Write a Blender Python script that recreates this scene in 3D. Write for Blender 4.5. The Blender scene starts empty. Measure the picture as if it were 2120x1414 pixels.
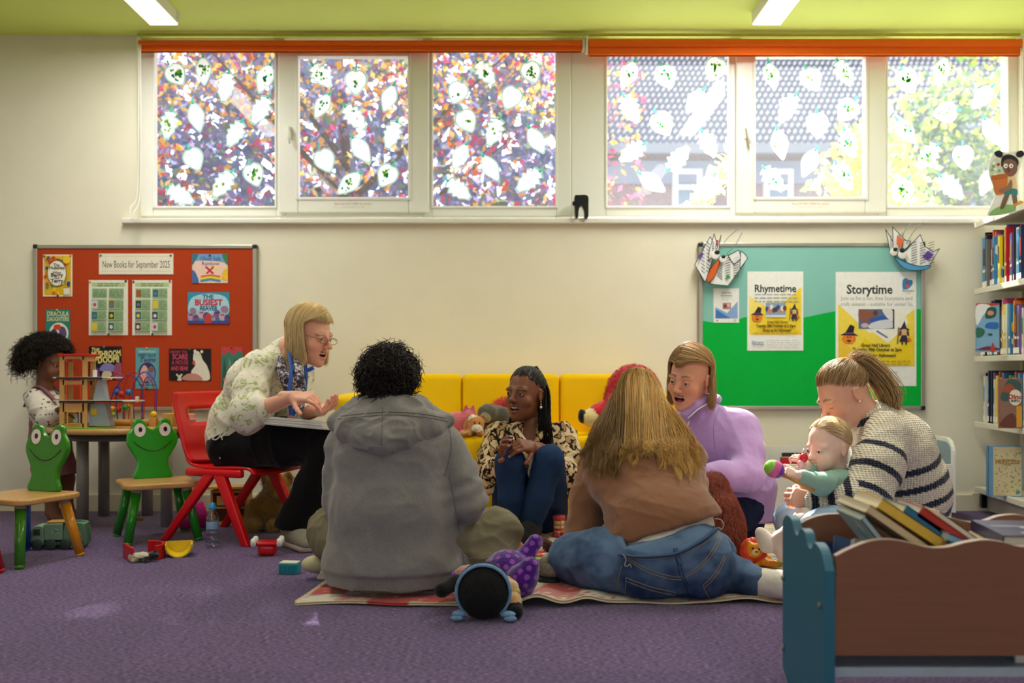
import bpy,bmesh,math,random
import numpy as np
from mathutils import Vector,Matrix,Euler
from mathutils.bvhtree import BVHTree
SC=bpy.context.scene
COL=SC.collection
PI=math.pi
# ---------------------------------------------------------------- camera, sky, sun, exposure
FPX,CX,HY,CH=2061.0,1060.0,770.0,0.75
cam_d=bpy.data.cameras.new('camera');cam=bpy.data.objects.new('camera',cam_d);COL.objects.link(cam)
cam.location=(0,0,CH);cam.rotation_euler=(PI/2,0,0)
cam_d.sensor_width=36.0;cam_d.lens=36.0*FPX/2120.0
cam_d.shift_y=(HY-707.0)/2120.0;cam_d.clip_start=0.05;cam_d.clip_end=200
cam_d.dof.use_dof=True;cam_d.dof.focus_distance=3.7;cam_d.dof.aperture_fstop=2.5
SC.camera=cam
vs=SC.view_settings
SC.display_settings.display_device='sRGB'
vs.view_transform='Standard';vs.look='None';vs.gamma=1.0;vs.exposure=0.28
try:vs.use_curve_mapping=False
except Exception:pass
cy=SC.cycles
cy.max_bounces=7;cy.diffuse_bounces=4;cy.glossy_bounces=2;cy.transmission_bounces=5
cy.transparent_max_bounces=12;cy.caustics_reflective=False;cy.caustics_refractive=False
cy.sample_clamp_indirect=4.0;cy.sample_clamp_direct=0.0;cy.use_denoising=True
cy.use_adaptive_sampling=True;cy.adaptive_threshold=0.015
W=bpy.data.worlds.new('sky');SC.world=W;W.use_nodes=True
nt=W.node_tree;bg=nt.nodes['Background']
sky=nt.nodes.new('ShaderNodeTexSky');sky.sky_type='NISHITA';sky.sun_disc=False
sky.sun_elevation=math.radians(46);sky.sun_rotation=math.radians(8);sky.air_density=1.0;sky.dust_density=2.0
hs=nt.nodes.new('ShaderNodeHueSaturation');hs.inputs['Saturation'].default_value=0.55
nt.links.new(sky.outputs[0],hs.inputs['Color']);nt.links.new(hs.outputs[0],bg.inputs[0])
SKY_STRENGTH=0.40
bg.inputs[1].default_value=SKY_STRENGTH
SUN_STRENGTH,SUN_EL,SUN_AZ=14.0,math.radians(43.8),math.radians(-9.0)
sun_d=bpy.data.lights.new('sun','SUN');sun_d.energy=SUN_STRENGTH;sun_d.angle=math.radians(0.6);sun_d.color=(1,.95,.86)
sun=bpy.data.objects.new('sun',sun_d);COL.objects.link(sun);sun.location=(3,20,20)
sun_dir=Vector((math.sin(SUN_AZ)*math.cos(SUN_EL),math.cos(SUN_AZ)*math.cos(SUN_EL),math.sin(SUN_EL)))
sun.rotation_euler=sun_dir.to_track_quat('Z','Y').to_euler()
LAMP_POWER=24.0
REAR_POWER=8.0
# ---------------------------------------------------------------- helpers
def P(px,py,Y):return Vector(((px-CX)/FPX*Y,Y,CH-(py-HY)/FPX*Y))
def PF(px,py):return P(px,py,CH*FPX/(py-HY))
def lin(c):
 c=c/255.0
 return c/12.92 if c<=.04045 else((c+.055)/1.055)**2.4
def rgb(c):
 if isinstance(c,str):c=tuple(int(c[i:i+2],16)for i in(0,2,4))
 return tuple(lin(x)for x in c)
MATS={}
def mat(key,col=(200,200,200),rough=.6,noise=.06,scale=40,bump=0.0,bscale=None,metal=0.0,sheen=0.0,emit=0.0,spec=.4,attr=False,coat=0.0,stretch=None,trans=0.0,alpha=None):
 if key in MATS:return MATS[key]
 m=bpy.data.materials.new(key);m.use_nodes=True;MATS[key]=m
 n=m.node_tree.nodes;L=m.node_tree.links;b=n['Principled BSDF']
 c=rgb(col)
 b.inputs['Roughness'].default_value=rough;b.inputs['Metallic'].default_value=metal
 b.inputs['Specular IOR Level'].default_value=spec
 if sheen:b.inputs['Sheen Weight'].default_value=sheen;b.inputs['Sheen Roughness'].default_value=.5
 if coat:b.inputs['Coat Weight'].default_value=coat;b.inputs['Coat Roughness'].default_value=.15
 if trans:b.inputs['Transmission Weight'].default_value=trans
 tc=n.new('ShaderNodeTexCoord');mp=n.new('ShaderNodeMapping')
 L.new(tc.outputs['Object'],mp.inputs[0])
 if stretch:mp.inputs['Scale'].default_value=stretch
 nz=n.new('ShaderNodeTexNoise');nz.inputs['Scale'].default_value=scale;nz.inputs['Detail'].default_value=4
 L.new(mp.outputs[0],nz.inputs['Vector'])
 mr=n.new('ShaderNodeMapRange');mr.inputs[1].default_value=.25;mr.inputs[2].default_value=.75
 mr.inputs[3].default_value=1-noise;mr.inputs[4].default_value=1+noise
 L.new(nz.outputs['Fac'],mr.inputs[0])
 mx=n.new('ShaderNodeVectorMath');mx.operation='SCALE'
 if attr:
  at=n.new('ShaderNodeAttribute');at.attribute_name='col';L.new(at.outputs['Color'],mx.inputs[0])
 else:mx.inputs[0].default_value=c
 L.new(mr.outputs[0],mx.inputs['Scale']);L.new(mx.outputs[0],b.inputs['Base Color'])
 if emit:
  b.inputs['Emission Color'].default_value=(*c,1);b.inputs['Emission Strength'].default_value=emit
 if bump:
  bp=n.new('ShaderNodeBump');bp.inputs['Strength'].default_value=1.0;bp.inputs['Distance'].default_value=bump
  if bscale:
   n2=n.new('ShaderNodeTexNoise');n2.inputs['Scale'].default_value=bscale;n2.inputs['Detail'].default_value=3
   L.new(mp.outputs[0],n2.inputs['Vector']);L.new(n2.outputs['Fac'],bp.inputs['Height'])
  else:L.new(nz.outputs['Fac'],bp.inputs['Height'])
  L.new(bp.outputs[0],b.inputs['Normal'])
 return m
def C(hexcol,rough=.55,**k):
 """plain coloured paint / plastic / print ink by hex code"""
 key='paint_%s_%d'%(hexcol,int(rough*100))
 return mat(key,hexcol,rough,noise=k.pop('noise',.04),**k)
def parent_to(o,parent):
 if parent is not None:o.parent=parent
def link(name,me,parent=None,loc=None,rot=None):
 o=bpy.data.objects.new(name,me);COL.objects.link(o)
 if loc is not None:o.location=loc
 if rot is not None:o.rotation_euler=rot
 if parent is not None:o.parent=parent
 return o
def tag(o,label=None,cat=None,group=None,kind=None):
 if label:o['label']=label
 if cat:o['category']=cat
 if group:o['group']=group
 if kind:o['kind']=kind
 return o
def thing(name,label,cat,loc=(0,0,0),rotz=0,group=None):
 o=bpy.data.objects.new(name,None);COL.objects.link(o);o.empty_display_size=.1
 o.location=loc;o.rotation_euler=(0,0,rotz)
 return tag(o,label,cat,group)
def copy_tree(o,parent=None):
 c=o.copy();COL.objects.link(c)
 if parent is not None:c.parent=parent
 for ch in list(o.children):copy_tree(ch,c)
 return c
class MB:
 """collects polygons with a material each, then links them as ONE mesh object"""
 def __init__(s):s.v=[];s.f=[];s.m=[];s.mats=[];s.sm=[]
 def mi(s,m):
  if m not in s.mats:s.mats.append(m)
  return s.mats.index(m)
 def add(s,vs,fs,m,M=None,smooth=False):
  o=len(s.v);k=s.mi(m)
  s.v+=[tuple(M@Vector(p))for p in vs]if M is not None else[tuple(p)for p in vs]
  for f in fs:s.f.append(tuple(o+i for i in f));s.m.append(k);s.sm.append(smooth)
  return s
 def box(s,c,d,m,M=None,bev=0.0,rot=None):
  bm=bmesh.new();bmesh.ops.create_cube(bm,size=1)
  for v in bm.verts:v.co=Vector((v.co.x*d[0],v.co.y*d[1],v.co.z*d[2]))
  if bev:bmesh.ops.bevel(bm,geom=list(bm.edges),offset=bev,segments=2,profile=.5,affect='EDGES')
  T=Matrix.Translation(c)@(Euler(rot).to_matrix().to_4x4()if rot is not None else Matrix())
  if M is not None:T=M@T
  s.bm(bm,m,T,smooth=False);return s
 def bm(s,bm,m,M=None,smooth=True):
  bm.verts.index_update();bm.verts.ensure_lookup_table()
  s.add([v.co.copy()for v in bm.verts],[[v.index for v in f.verts]for f in bm.faces],m,M,smooth);bm.free();return s
 def cyl(s,p0,p1,r0,m,r1=None,seg=20,caps=True,smooth=True):
  return s.tube([p0,p1],[r0,r0 if r1 is None else r1],m,seg,caps,smooth)
 def tube(s,pts,rad,m,seg=8,caps=True,smooth=True,flat=None):
  pts=[Vector(p)for p in pts];n=len(pts)
  if not hasattr(rad,'__len__'):rad=[rad]*n
  vs=[];up=None
  for i,p in enumerate(pts):
   t=(pts[min(i+1,n-1)]-pts[max(i-1,0)])
   t=t.normalized()if t.length>1e-9 else Vector((0,0,1))
   if up is None:
    up=Vector((0,0,1))if abs(t.z)<.9 else Vector((1,0,0))
   a=t.cross(up)
   if a.length<1e-6:a=t.orthogonal()
   a.normalize();b=a.cross(t).normalized();up=b
   for k in range(seg):
    th=2*PI*k/seg
    vs.append(p+(a*math.cos(th)+b*math.sin(th)*(flat or 1))*rad[i])
  fs=[(i*seg+k,i*seg+(k+1)%seg,(i+1)*seg+(k+1)%seg,(i+1)*seg+k)for i in range(n-1)for k in range(seg)]
  s.add(vs,fs,m,None,smooth)
  if caps:
   o=len(s.v)-len(vs);k=s.mi(m)
   s.f.append(tuple(o+i for i in range(seg))[::-1]);s.m.append(k);s.sm.append(False)
   s.f.append(tuple(o+(n-1)*seg+i for i in range(seg)));s.m.append(k);s.sm.append(False)
  return s
 def lathe(s,prof,m,M=None,seg=28,smooth=True):
  n=len(prof)
  vs=[(r*math.cos(2*PI*k/seg),r*math.sin(2*PI*k/seg),z)for r,z in prof for k in range(seg)]
  fs=[(i*seg+k,i*seg+(k+1)%seg,(i+1)*seg+(k+1)%seg,(i+1)*seg+k)for i in range(n-1)for k in range(seg)]
  return s.add(vs,fs,m,M,smooth)
 def ball(s,c,r,m,M=None,seg=20,rings=12):
  bm=bmesh.new();bmesh.ops.create_uvsphere(bm,u_segments=seg,v_segments=rings,radius=1)
  r=(r,r,r)if not hasattr(r,'__len__')else r
  T=Matrix.Translation(c)@Matrix.Diagonal((*r,1))
  return s.bm(bm,m,(M@T)if M is not None else T)
 def prism(s,poly,h,m,M=None,m_side=None,bev=0.0):
  """polygon in the local XY plane, thickness h along +Z"""
  bm=bmesh.new()
  f=bm.faces.new([bm.verts.new((x,y,0))for x,y in poly])
  if f.normal.z<0:f.normal_flip()
  bm.normal_update()
  r=bmesh.ops.extrude_face_region(bm,geom=[f])
  bmesh.ops.translate(bm,verts=[g for g in r['geom']if isinstance(g,bmesh.types.BMVert)],vec=(0,0,h))
  bmesh.ops.recalc_face_normals(bm,faces=bm.faces)
  if bev:
   es=[e for e in bm.edges if abs(e.verts[0].co.z-e.verts[1].co.z)<1e-6]
   bmesh.ops.bevel(bm,geom=es,offset=bev,segments=2,profile=.5,affect='EDGES')
  bmesh.ops.triangulate(bm,faces=[f for f in bm.faces if len(f.verts)>4])
  return s.bm(bm,m,M,smooth=False)
 def build(s,name,parent=None,loc=None,rot=None,world=False,auto=None):
  me=bpy.data.meshes.new(name)
  vs=s.v
  if world and parent is not None:
   Q=parent.matrix_basis.inverted();vs=[tuple(Q@Vector(p))for p in vs]
  me.from_pydata(vs,[],s.f)
  for m in s.mats:me.materials.append(m)
  me.polygons.foreach_set('material_index',s.m);me.polygons.foreach_set('use_smooth',s.sm)
  me.update()
  return link(name,me,parent,loc,rot)
def text_geo(txt,size,bold=0.0,align='CENTER',shear=0.0,space=1.0):
 cu=bpy.data.curves.new('lettering','FONT');cu.body=txt;cu.size=size;cu.align_x=align;cu.align_y='CENTER'
 cu.offset=bold;cu.shear=shear;cu.space_character=space;cu.resolution_u=2;cu.fill_mode='FRONT'
 ob=bpy.data.objects.new('lettering',cu)
 me=ob.to_mesh()
 vs=[tuple(v.co)for v in me.vertices];fs=[tuple(p.vertices)for p in me.polygons]
 ob.to_mesh_clear();bpy.data.objects.remove(ob);bpy.data.curves.remove(cu)
 return vs,fs
def wavy(poly_pts,closed=True,n=6):
 """smooth closed outline through points (Catmull-Rom)"""
 p=[Vector((*q,0))for q in poly_pts];N=len(p);out=[]
 for i in range(N if closed else N-1):
  a,b,c,d=(p[(i-1)%N],p[i],p[(i+1)%N],p[(i+2)%N])if closed else(p[max(i-1,0)],p[i],p[i+1],p[min(i+2,N-1)])
  for k in range(n):
   t=k/n
   q=.5*((2*b)+(c-a)*t+(2*a-5*b+4*c-d)*t*t+(3*b-a-3*c+d)*t**3)
   out.append((q.x,q.y))
 if not closed:out.append((p[-1].x,p[-1].y))
 return out
def spline(pts,n=6):
 p=[Vector(q)for q in pts];N=len(p);out=[]
 for i in range(N-1):
  a,b,c,d=p[max(i-1,0)],p[i],p[i+1],p[min(i+2,N-1)]
  for k in range(n):
   t=k/n
   out.append(.5*((2*b)+(c-a)*t+(2*a-5*b+4*c-d)*t*t+(3*b-a-3*c+d)*t**3))
 out.append(p[-1]);return out
def oval(cx,cy,rx,ry,n=24):return[(cx+rx*math.cos(2*PI*k/n),cy+ry*math.sin(2*PI*k/n))for k in range(n)]
ORD=['highest','second-highest','third-highest','fourth-highest','fifth-highest','sixth-highest','seventh-highest']
NTH=['first','second','third','fourth','fifth','sixth','seventh','eighth','ninth','tenth','eleventh','twelfth','thirteenth','fourteenth','fifteenth','sixteenth','seventeenth','eighteenth','nineteenth','twentieth','twenty-first','twenty-second','twenty-third','twenty-fourth','twenty-fifth','twenty-sixth']
# ---------------------------------------------------------------- the room
YW,YG=5.37,5.46
XL,XR,YR,ZC=-3.6,2.92,-4.5,2.565
def wx(px,Y=YW):return(px-CX)/FPX*Y
def wz(py,Y=YW):return CH-(py-HY)/FPX*Y
M_WALL=mat('wall_paint','EFEAD8',.8,noise=.02,scale=6,bump=.0006,bscale=160)
M_CEIL=mat('lime_ceiling_paint','DEF07E',.75,noise=.02,scale=4)
M_TRIM=mat('white_gloss','EDEBE2',.35,noise=.015)
M_PVC=mat('white_upvc','F1F1EC',.3,noise=.01)
M_BASE=mat('baseboard_paint','E3DABE',.5,noise=.02)
def carpet():
 m=bpy.data.materials.new('purple_carpet');m.use_nodes=True;n=m.node_tree.nodes;L=m.node_tree.links;b=n['Principled BSDF']
 tc=n.new('ShaderNodeTexCoord')
 n1=n.new('ShaderNodeTexNoise');n1.inputs['Scale'].default_value=130;n1.inputs['Detail'].default_value=3
 mp=n.new('ShaderNodeMapping');mp.inputs['Scale'].default_value=(.55,1.6,1);L.new(tc.outputs['Object'],mp.inputs[0]);L.new(mp.outputs[0],n1.inputs['Vector'])
 n2=n.new('ShaderNodeTexNoise');n2.inputs['Scale'].default_value=2.2;n2.inputs['Detail'].default_value=3;L.new(tc.outputs['Object'],n2.inputs['Vector'])
 ck=n.new('ShaderNodeTexChecker');ck.inputs['Scale'].default_value=2.0;L.new(tc.outputs['Object'],ck.inputs['Vector'])
 ck.inputs[1].default_value=(1,1,1,1);ck.inputs[2].default_value=(.9,.9,.93,1)
 cr=n.new('ShaderNodeValToRGB');cr.color_ramp.elements[0].position=.36;cr.color_ramp.elements[1].position=.66
 cr.color_ramp.elements[0].color=(*rgb('34224A'),1);cr.color_ramp.elements[1].color=(*rgb('8E76A6'),1)
 e=cr.color_ramp.elements.new(.5);e.color=(*rgb('5A4072'),1)
 L.new(n1.outputs['Fac'],cr.inputs[0])
 mr=n.new('ShaderNodeMapRange');mr.inputs[3].default_value=.85;mr.inputs[4].default_value=1.15;L.new(n2.outputs['Fac'],mr.inputs[0])
 vm=n.new('ShaderNodeVectorMath');vm.operation='SCALE';L.new(cr.outputs[0],vm.inputs[0]);L.new(mr.outputs[0],vm.inputs['Scale'])
 v2=n.new('ShaderNodeVectorMath');v2.operation='MULTIPLY';L.new(vm.outputs[0],v2.inputs[0]);L.new(ck.outputs['Color'],v2.inputs[1])
 L.new(v2.outputs[0],b.inputs['Base Color']);b.inputs['Roughness'].default_value=.95;b.inputs['Specular IOR Level'].default_value=.1
 b.inputs['Sheen Weight'].default_value=.25
 bp=n.new('ShaderNodeBump');bp.inputs['Distance'].default_value=.004;L.new(n1.outputs['Fac'],bp.inputs['Height']);L.new(bp.outputs[0],b.inputs['Normal'])
 return m
def struct(name,mb,parent=None):
 o=mb.build(name,parent)
 if parent is None:o['kind']='structure'
 return o
struct('floor',MB().box(((XL+XR)/2,(YW+.3+YR)/2,-.05),(XR-XL+.4,YW+.3-YR+.4,.1),carpet()))
struct('ceiling',MB().box(((XL+XR)/2,(YW+.23+YR-.2)/2,ZC+.05),(XR-XL+.4,YW+.23-YR+.2,.1),M_CEIL))
WX0,WX1,WZ0,WZ1=wx(284),wx(2117),wz(452),wz(74)
b=MB()
WT=.24
def wall_piece(b,x0,x1,z0,z1):b.box(((x0+x1)/2,YW+WT/2,(z0+z1)/2),(x1-x0,WT,z1-z0),M_WALL)
wall_piece(b,XL-.15,WX0,0,ZC);wall_piece(b,WX1,XR+.15,0,ZC);wall_piece(b,WX0,WX1,0,WZ0)
if WZ1<ZC-.005:wall_piece(b,WX0,WX1,WZ1,ZC)
struct('wall_back',b)
struct('wall_left',MB().box((XL-.075,(YW+YR)/2,ZC/2),(.15,YW-YR,ZC),M_WALL))
struct('wall_right',MB().box((XR+.075,(YW+YR)/2,ZC/2),(.15,YW-YR,ZC),M_WALL))
b=MB()
RX0,RX1,RZ0,RZ1=-2.6,2.2,.9,2.3
for x0,x1,z0,z1 in((XL,RX0,0,ZC),(RX1,XR,0,ZC),(RX0,RX1,0,RZ0),(RX0,RX1,RZ1,ZC)):
 b.box(((x0+x1)/2,YR-.075,(z0+z1)/2),(x1-x0,.15,z1-z0),M_WALL)
struct('wall_rear',b)
b=MB()
b.box(((XL+wx(2010))/2,YW-.009,wz(1058)/2+.045),(wx(2010)-XL,.018,.09),M_BASE,bev=.003)
b.box(((wx(2010)+XR)/2,YW-.009,.05),(XR-wx(2010),.018,.1),M_BASE,bev=.003)
struct('baseboard_back',b)
# sill board
b=MB();b.box(((wx(250,5.24)+wx(2030,5.24))/2,5.405,wz(456,5.32)),(wx(2030,5.32)-wx(250,5.32),.15,.028),M_TRIM,bev=.006)
struct('trim_1',b)
# ---- windows: outer frame, three lights each; the middle light of each is a hinged sash
GX=lambda px:wx(px,YG);GZ=lambda py:wz(py,YG)
def glass_mat():
 m=bpy.data.materials.new('window_glass');m.use_nodes=True;n=m.node_tree.nodes;L=m.node_tree.links
 n.remove(n['Principled BSDF']);out=n['Material Output']
 t=n.new('ShaderNodeBsdfTransparent');g=n.new('ShaderNodeBsdfGlossy');g.inputs['Roughness'].default_value=.02
 d=n.new('ShaderNodeBsdfTranslucent');d.inputs[0].default_value=(.86,.93,1,1)
 nz=n.new('ShaderNodeTexNoise');nz.inputs['Scale'].default_value=3;tc=n.new('ShaderNodeTexCoord');L.new(tc.outputs['Object'],nz.inputs['Vector'])
 mr=n.new('ShaderNodeMapRange');mr.inputs[3].default_value=.022;mr.inputs[4].default_value=.055;L.new(nz.outputs['Fac'],mr.inputs[0])
 m1=n.new('ShaderNodeMixShader');L.new(mr.outputs[0],m1.inputs[0]);L.new(t.outputs[0],m1.inputs[1]);L.new(d.outputs[0],m1.inputs[2])
 m2=n.new('ShaderNodeMixShader');m2.inputs[0].default_value=.007;L.new(m1.outputs[0],m2.inputs[1]);L.new(g.outputs[0],m2.inputs[2])
 L.new(m2.outputs[0],out.inputs[0]);return m
M_GLASS=glass_mat()
def ring(b,x0,x1,z0,z1,t,y,d,m,bev=.006):
 """a rectangular frame; t = (left, right, bottom, top) member widths"""
 l,r,bo,to=t
 b.box((x0+l/2,y,(z0+z1)/2),(l,d,z1-z0),m,bev=bev);b.box((x1-r/2,y,(z0+z1)/2),(r,d,z1-z0),m,bev=bev)
 b.box(((x0+l+x1-r)/2,y,z0+bo/2),(x1-r-x0-l,d,bo),m,bev=bev);b.box(((x0+l+x1-r)/2,y,z1-to/2),(x1-r-x0-l,d,to),m,bev=bev)
def window(name,ox0,ox1,f1,sash,f2,top,bot):
 fr=MB();z0,z1=GZ(450),GZ(74)
 xs=[GX(ox0),GX(f1[0]),GX(f1[1]),GX(sash[0]),GX(sash[1]),GX(f2[0]),GX(f2[1]),GX(ox1)]
 fr.box(((xs[0]+xs[1])/2,YG,(z0+z1)/2),(xs[1]-xs[0],.07,z1-z0),M_PVC,bev=.006)
 fr.box(((xs[2]+xs[3])/2,YG,(z0+z1)/2),(xs[3]-xs[2],.07,z1-z0),M_PVC,bev=.006)
 fr.box(((xs[4]+xs[5])/2,YG,(z0+z1)/2),(xs[5]-xs[4],.07,z1-z0),M_PVC,bev=.006)
 fr.box(((xs[6]+xs[7])/2,YG,(z0+z1)/2),(xs[7]-xs[6],.07,z1-z0),M_PVC,bev=.006)
 for a,c in((1,2),(3,4),(5,6)):
  zb=GZ(bot);zt=GZ(top)
  fr.box(((xs[a]+xs[c])/2,YG,(z0+zb)/2),(xs[c]-xs[a],.066,zb-z0),M_PVC,bev=.005)
  fr.box(((xs[a]+xs[c])/2,YG,(zt+z1)/2),(xs[c]-xs[a],.066,z1-zt),M_PVC,bev=.005)
 for a,c in((1,2),(5,6)):
  ring(fr,xs[a]-.004,xs[c]+.004,GZ(bot)-.004,GZ(top)+.004,(.012,)*4,YG-.036,.014,M_PVC,.004)
 w=fr.build(name);w['kind']='structure'
 for(a,c)in((f1[0],f1[1]),(f2[0],f2[1])):
  MB().box(((GX(a)+GX(c))/2,YG+.005,(GZ(bot)+GZ(top))/2),(GX(c)-GX(a),.004,GZ(top)-GZ(bot)),M_GLASS).build('pane',w)
 sx0,sx1=GX(sash[0]-12),GX(sash[1]+14);pz0,pz1=GZ(413),GZ(124)
 px0,px1=GX(sash[2]),GX(sash[3])
 sb=MB();ring(sb,sx0,sx1,GZ(444),GZ(106),(px0-sx0,sx1-px1,pz0-GZ(444),GZ(106)-pz1),YG-.03,.06,M_PVC,.008)
 ring(sb,px0-.014,px1+.014,pz0-.014,pz1+.014,(.016,)*4,YG-.062,.012,M_PVC,.004)
 so=sb.build('window_sash',w)
 MB().box(((px0+px1)/2,YG-.02,(pz0+pz1)/2),(px1-px0,.004,pz1-pz0),M_GLASS).build('pane',so)
 hx=GX(sash[2]-18);h=MB()
 h.box((hx,YG-.066,GZ(280)),(.026,.012,.07),M_PVC,bev=.004)
 h.tube([(hx,YG-.068,GZ(272)),(hx,YG-.095,GZ(272)),(hx+.004,YG-.1,GZ(282)),(hx+.012,YG-.1,GZ(306))],[.008,.009,.01,.007],M_PVC,10)
 h.build('window_handle',so)
 nb=MB();nx=(px0+px1)/2+.0;nz=GZ(429)
 for i,(t,cc)in enumerate((('Please DO NOT OPEN this window','B5563F'),('----- ---- -------- --- -----','8B8B86'))):
  vs_,fs_=text_geo(t,.0135);nb.add([(nx+x,YG-.0605,nz+.008-.016*i+y)for x,y,_ in vs_],fs_,C(cc,.5))
 nb.box((nx,YG-.0602,nz),(.21,.0005,.038),C('EFEDE6',.4));nb.build('sash_notice',so)
 return w
W1=window('window_1',290,1182,(322,575),(593,876,622,848),(895,1152),86,432)
W2=window('window_2',1182,2112,(1253,1508),(1531,1813,1558,1784),(1830,2082),86,432)
# white strip on the reveal at the blank end
# ---- roller blinds
def trans_paint(key,col,f=.6):
 m=bpy.data.materials.new(key);m.use_nodes=True;n=m.node_tree.nodes;L=m.node_tree.links
 n.remove(n['Principled BSDF']);out=n['Material Output'];c=(*rgb(col),1)
 t=n.new('ShaderNodeBsdfTranslucent');t.inputs[0].default_value=c;d=n.new('ShaderNodeBsdfDiffuse');d.inputs[0].default_value=c
 mx=n.new('ShaderNodeMixShader');mx.inputs[0].default_value=f;L.new(d.outputs[0],mx.inputs[1]);L.new(t.outputs[0],mx.inputs[2]);L.new(mx.outputs[0],out.inputs[0]);return m
M_BLIND=mat('orange_blind_fabric','F26A10',.8,noise=.03,scale=200)
def blind(px0,px1,pyt,pyb,Y,label):
 x0,x1,zt,zb=wx(px0,Y),wx(px1,Y),wz(pyt,Y),wz(pyb,Y)
 t=thing('roller_blind',label,'blind',((x0+x1)/2,Y,zb));Lx=(x1-x0)/2;H=zt-zb
 prof=[(-.012,0),(.012,0),(.014,H*.48),(.03,H*.52),(.034,H*.75),(.03,H*.95),(-.01,H),(-.034,H*.8),(-.03,H*.5),(-.014,H*.48)]
 b=MB();n=len(prof)
 vs_=[(sx*Lx,-y,z)for sx in(-1,1)for y,z in prof]
 fs_=[(i,(i+1)%n,n+(i+1)%n,n+i)for i in range(n)]+[tuple(range(n))[::-1],tuple(range(n,2*n))]
 b.add(vs_,fs_,M_BLIND).build('blind_roll',t)
 MB().box((0,-.004,.006),(2*Lx,.03,.012),M_BLIND,bev=.004).build('bottom_bar',t)
 for sx in(-1,1):MB().box((sx*(Lx+.008),.01,H*.75),(.012,.07,H*.8+.02),M_PVC,bev=.004).build('bracket',t)
 return t
BL1=blind(291,1204,86,108,5.34,'orange roller blind rolled up above the panes facing the pink shrub')
BL2=blind(1218,2111,83,116,5.32,'orange roller blind rolled up above the panes facing the tiled house')
def cord(t,pts,name='pull_cord'):
 Q=t.matrix_basis.inverted();MB().tube([Q@Vector(p)for p in spline(pts,8)],.0028,M_PVC,6).build(name,t)
cord(BL1,[P(288,92,5.30),P(287,250,5.30),P(284,400,5.29),P(270,430,5.22),P(272,455,5.215),P(278,440,5.22),P(290,400,5.30),P(291,250,5.30),P(291,92,5.3)])
cord(BL2,[P(2114,100,5.28),P(2113,200,5.28),P(2112,330,5.28),P(2116,340,5.28),P(2117,200,5.28),P(2118,100,5.28)])
# pipe along the head of the window
b=MB();b.tube([(wx(285,5.30),5.30,ZC-.02),(wx(2112,5.30),5.30,ZC-.02)],.008,mat('lime_pipe','B7BE3A',.5),8)
tag(b.build('ceiling_pipe'),'thin lime painted pipe running along the ceiling above both blinds','pipe')
# ---- ceiling fittings
M_DIFF=mat('lamp_diffuser','FFF6DC',.5,noise=0,emit=2.2)
M_FIT=mat('fitting_white','E9E6DA',.4,noise=.01)
def ceiling_lamp(x,y0,L,label,power=1.0):
 t=thing('ceiling_light',label,'ceiling light',(x,y0-L/2,ZC))
 MB().box((0,0,-.03),(.148,L,.06),M_FIT,bev=.003).build('housing',t)
 MB().box((0,-.004,-.0635),(.140,L-.012,.008),M_DIFF,bev=.003).build('diffuser',t)
 MB().box((.0745,L/2-.02,-.03),(.002,.04,.055),C('D8D6CC',.4)).build('end_cap',t)
 ld=bpy.data.lights.new('tube_light','AREA');ld.shape='RECTANGLE';ld.size=.13;ld.size_y=L*.95
 ld.energy=LAMP_POWER*power;ld.color=(1,.97,.89)
 lo=link('tube_light',ld,t,(0,0,-.072));return t
for(x,lab)in((wx(341,5.03),'long white ceiling light ending above the orange notice board'),(wx(1586,5.03),'long white ceiling light ending above the tiled-house window')):
 k_=.8 if x<0 else 1.0;ceiling_lamp(x,5.03,1.5,lab,k_)
 ceiling_lamp(x,2.6,1.5,lab.replace('ending','overhead, next along from the one ending').replace('long white ','white '),.42*k_)
 ceiling_lamp(x,.2,1.5,lab.replace('ending','overhead, last in the row ending').replace('long white ','white '),.3*k_)
# added soft fill lamp, set in the opening of the unseen rear wall
ad=bpy.data.lights.new('rear_fill_light','AREA');ad.shape='RECTANGLE';ad.size=RX1-RX0;ad.size_y=RZ1-RZ0
ad.energy=REAR_POWER;ad.color=(1,.95,.88)
ao=link('rear_fill_light',ad,None,((RX0+RX1)/2,YR+.02,(RZ0+RZ1)/2),(PI/2,0,0))
# ---- paper leaves on the panes
def leaf_paper():
 m=bpy.data.materials.new('tracing_paper');m.use_nodes=True;n=m.node_tree.nodes;L=m.node_tree.links
 n.remove(n['Principled BSDF']);out=n['Material Output']
 t=n.new('ShaderNodeBsdfTranslucent');t.inputs[0].default_value=(.93,.97,.95,1);d=n.new('ShaderNodeBsdfDiffuse');d.inputs[0].default_value=(.9,.94,.92,1)
 mx=n.new('ShaderNodeMixShader');mx.inputs[0].default_value=.72;L.new(d.outputs[0],mx.inputs[1]);L.new(t.outputs[0],mx.inputs[2]);L.new(mx.outputs[0],out.inputs[0]);return m
M_LEAF=leaf_paper();M_RIM=trans_paint('mint_crayon','5FCBB0',.45);M_DAB=[trans_paint('green_tissue','3E9A18',.5),trans_paint('teal_tissue','17936A',.5),trans_paint('lime_tissue','8CC63C',.5)]
def leaf_outline(kind):
 if kind=='oval':return wavy([(0,-.5),(.17,-.25),(.27,.0),(.22,.24),(0,.5),(-.22,.24),(-.27,0),(-.17,-.25)],n=5)
 if kind=='round':return wavy([(0,-.47),(.2,-.3),(.38,-.02),(.36,.26),(.17,.43),(0,.40),(-.17,.43),(-.36,.26),(-.38,-.02),(-.2,-.3)],n=4)
 pts=[]
 for k in range(5):
  z=.42-k*.21;w=(.24,.34,.33,.26,.12)[k]
  pts+=[(w,z),(w*.72,z-.11)]
 pts+=[(0,-.53)]
 return wavy(pts+[(-x,y)for x,y in pts[:-1][::-1]]+[(0,.5)],n=3)
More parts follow.
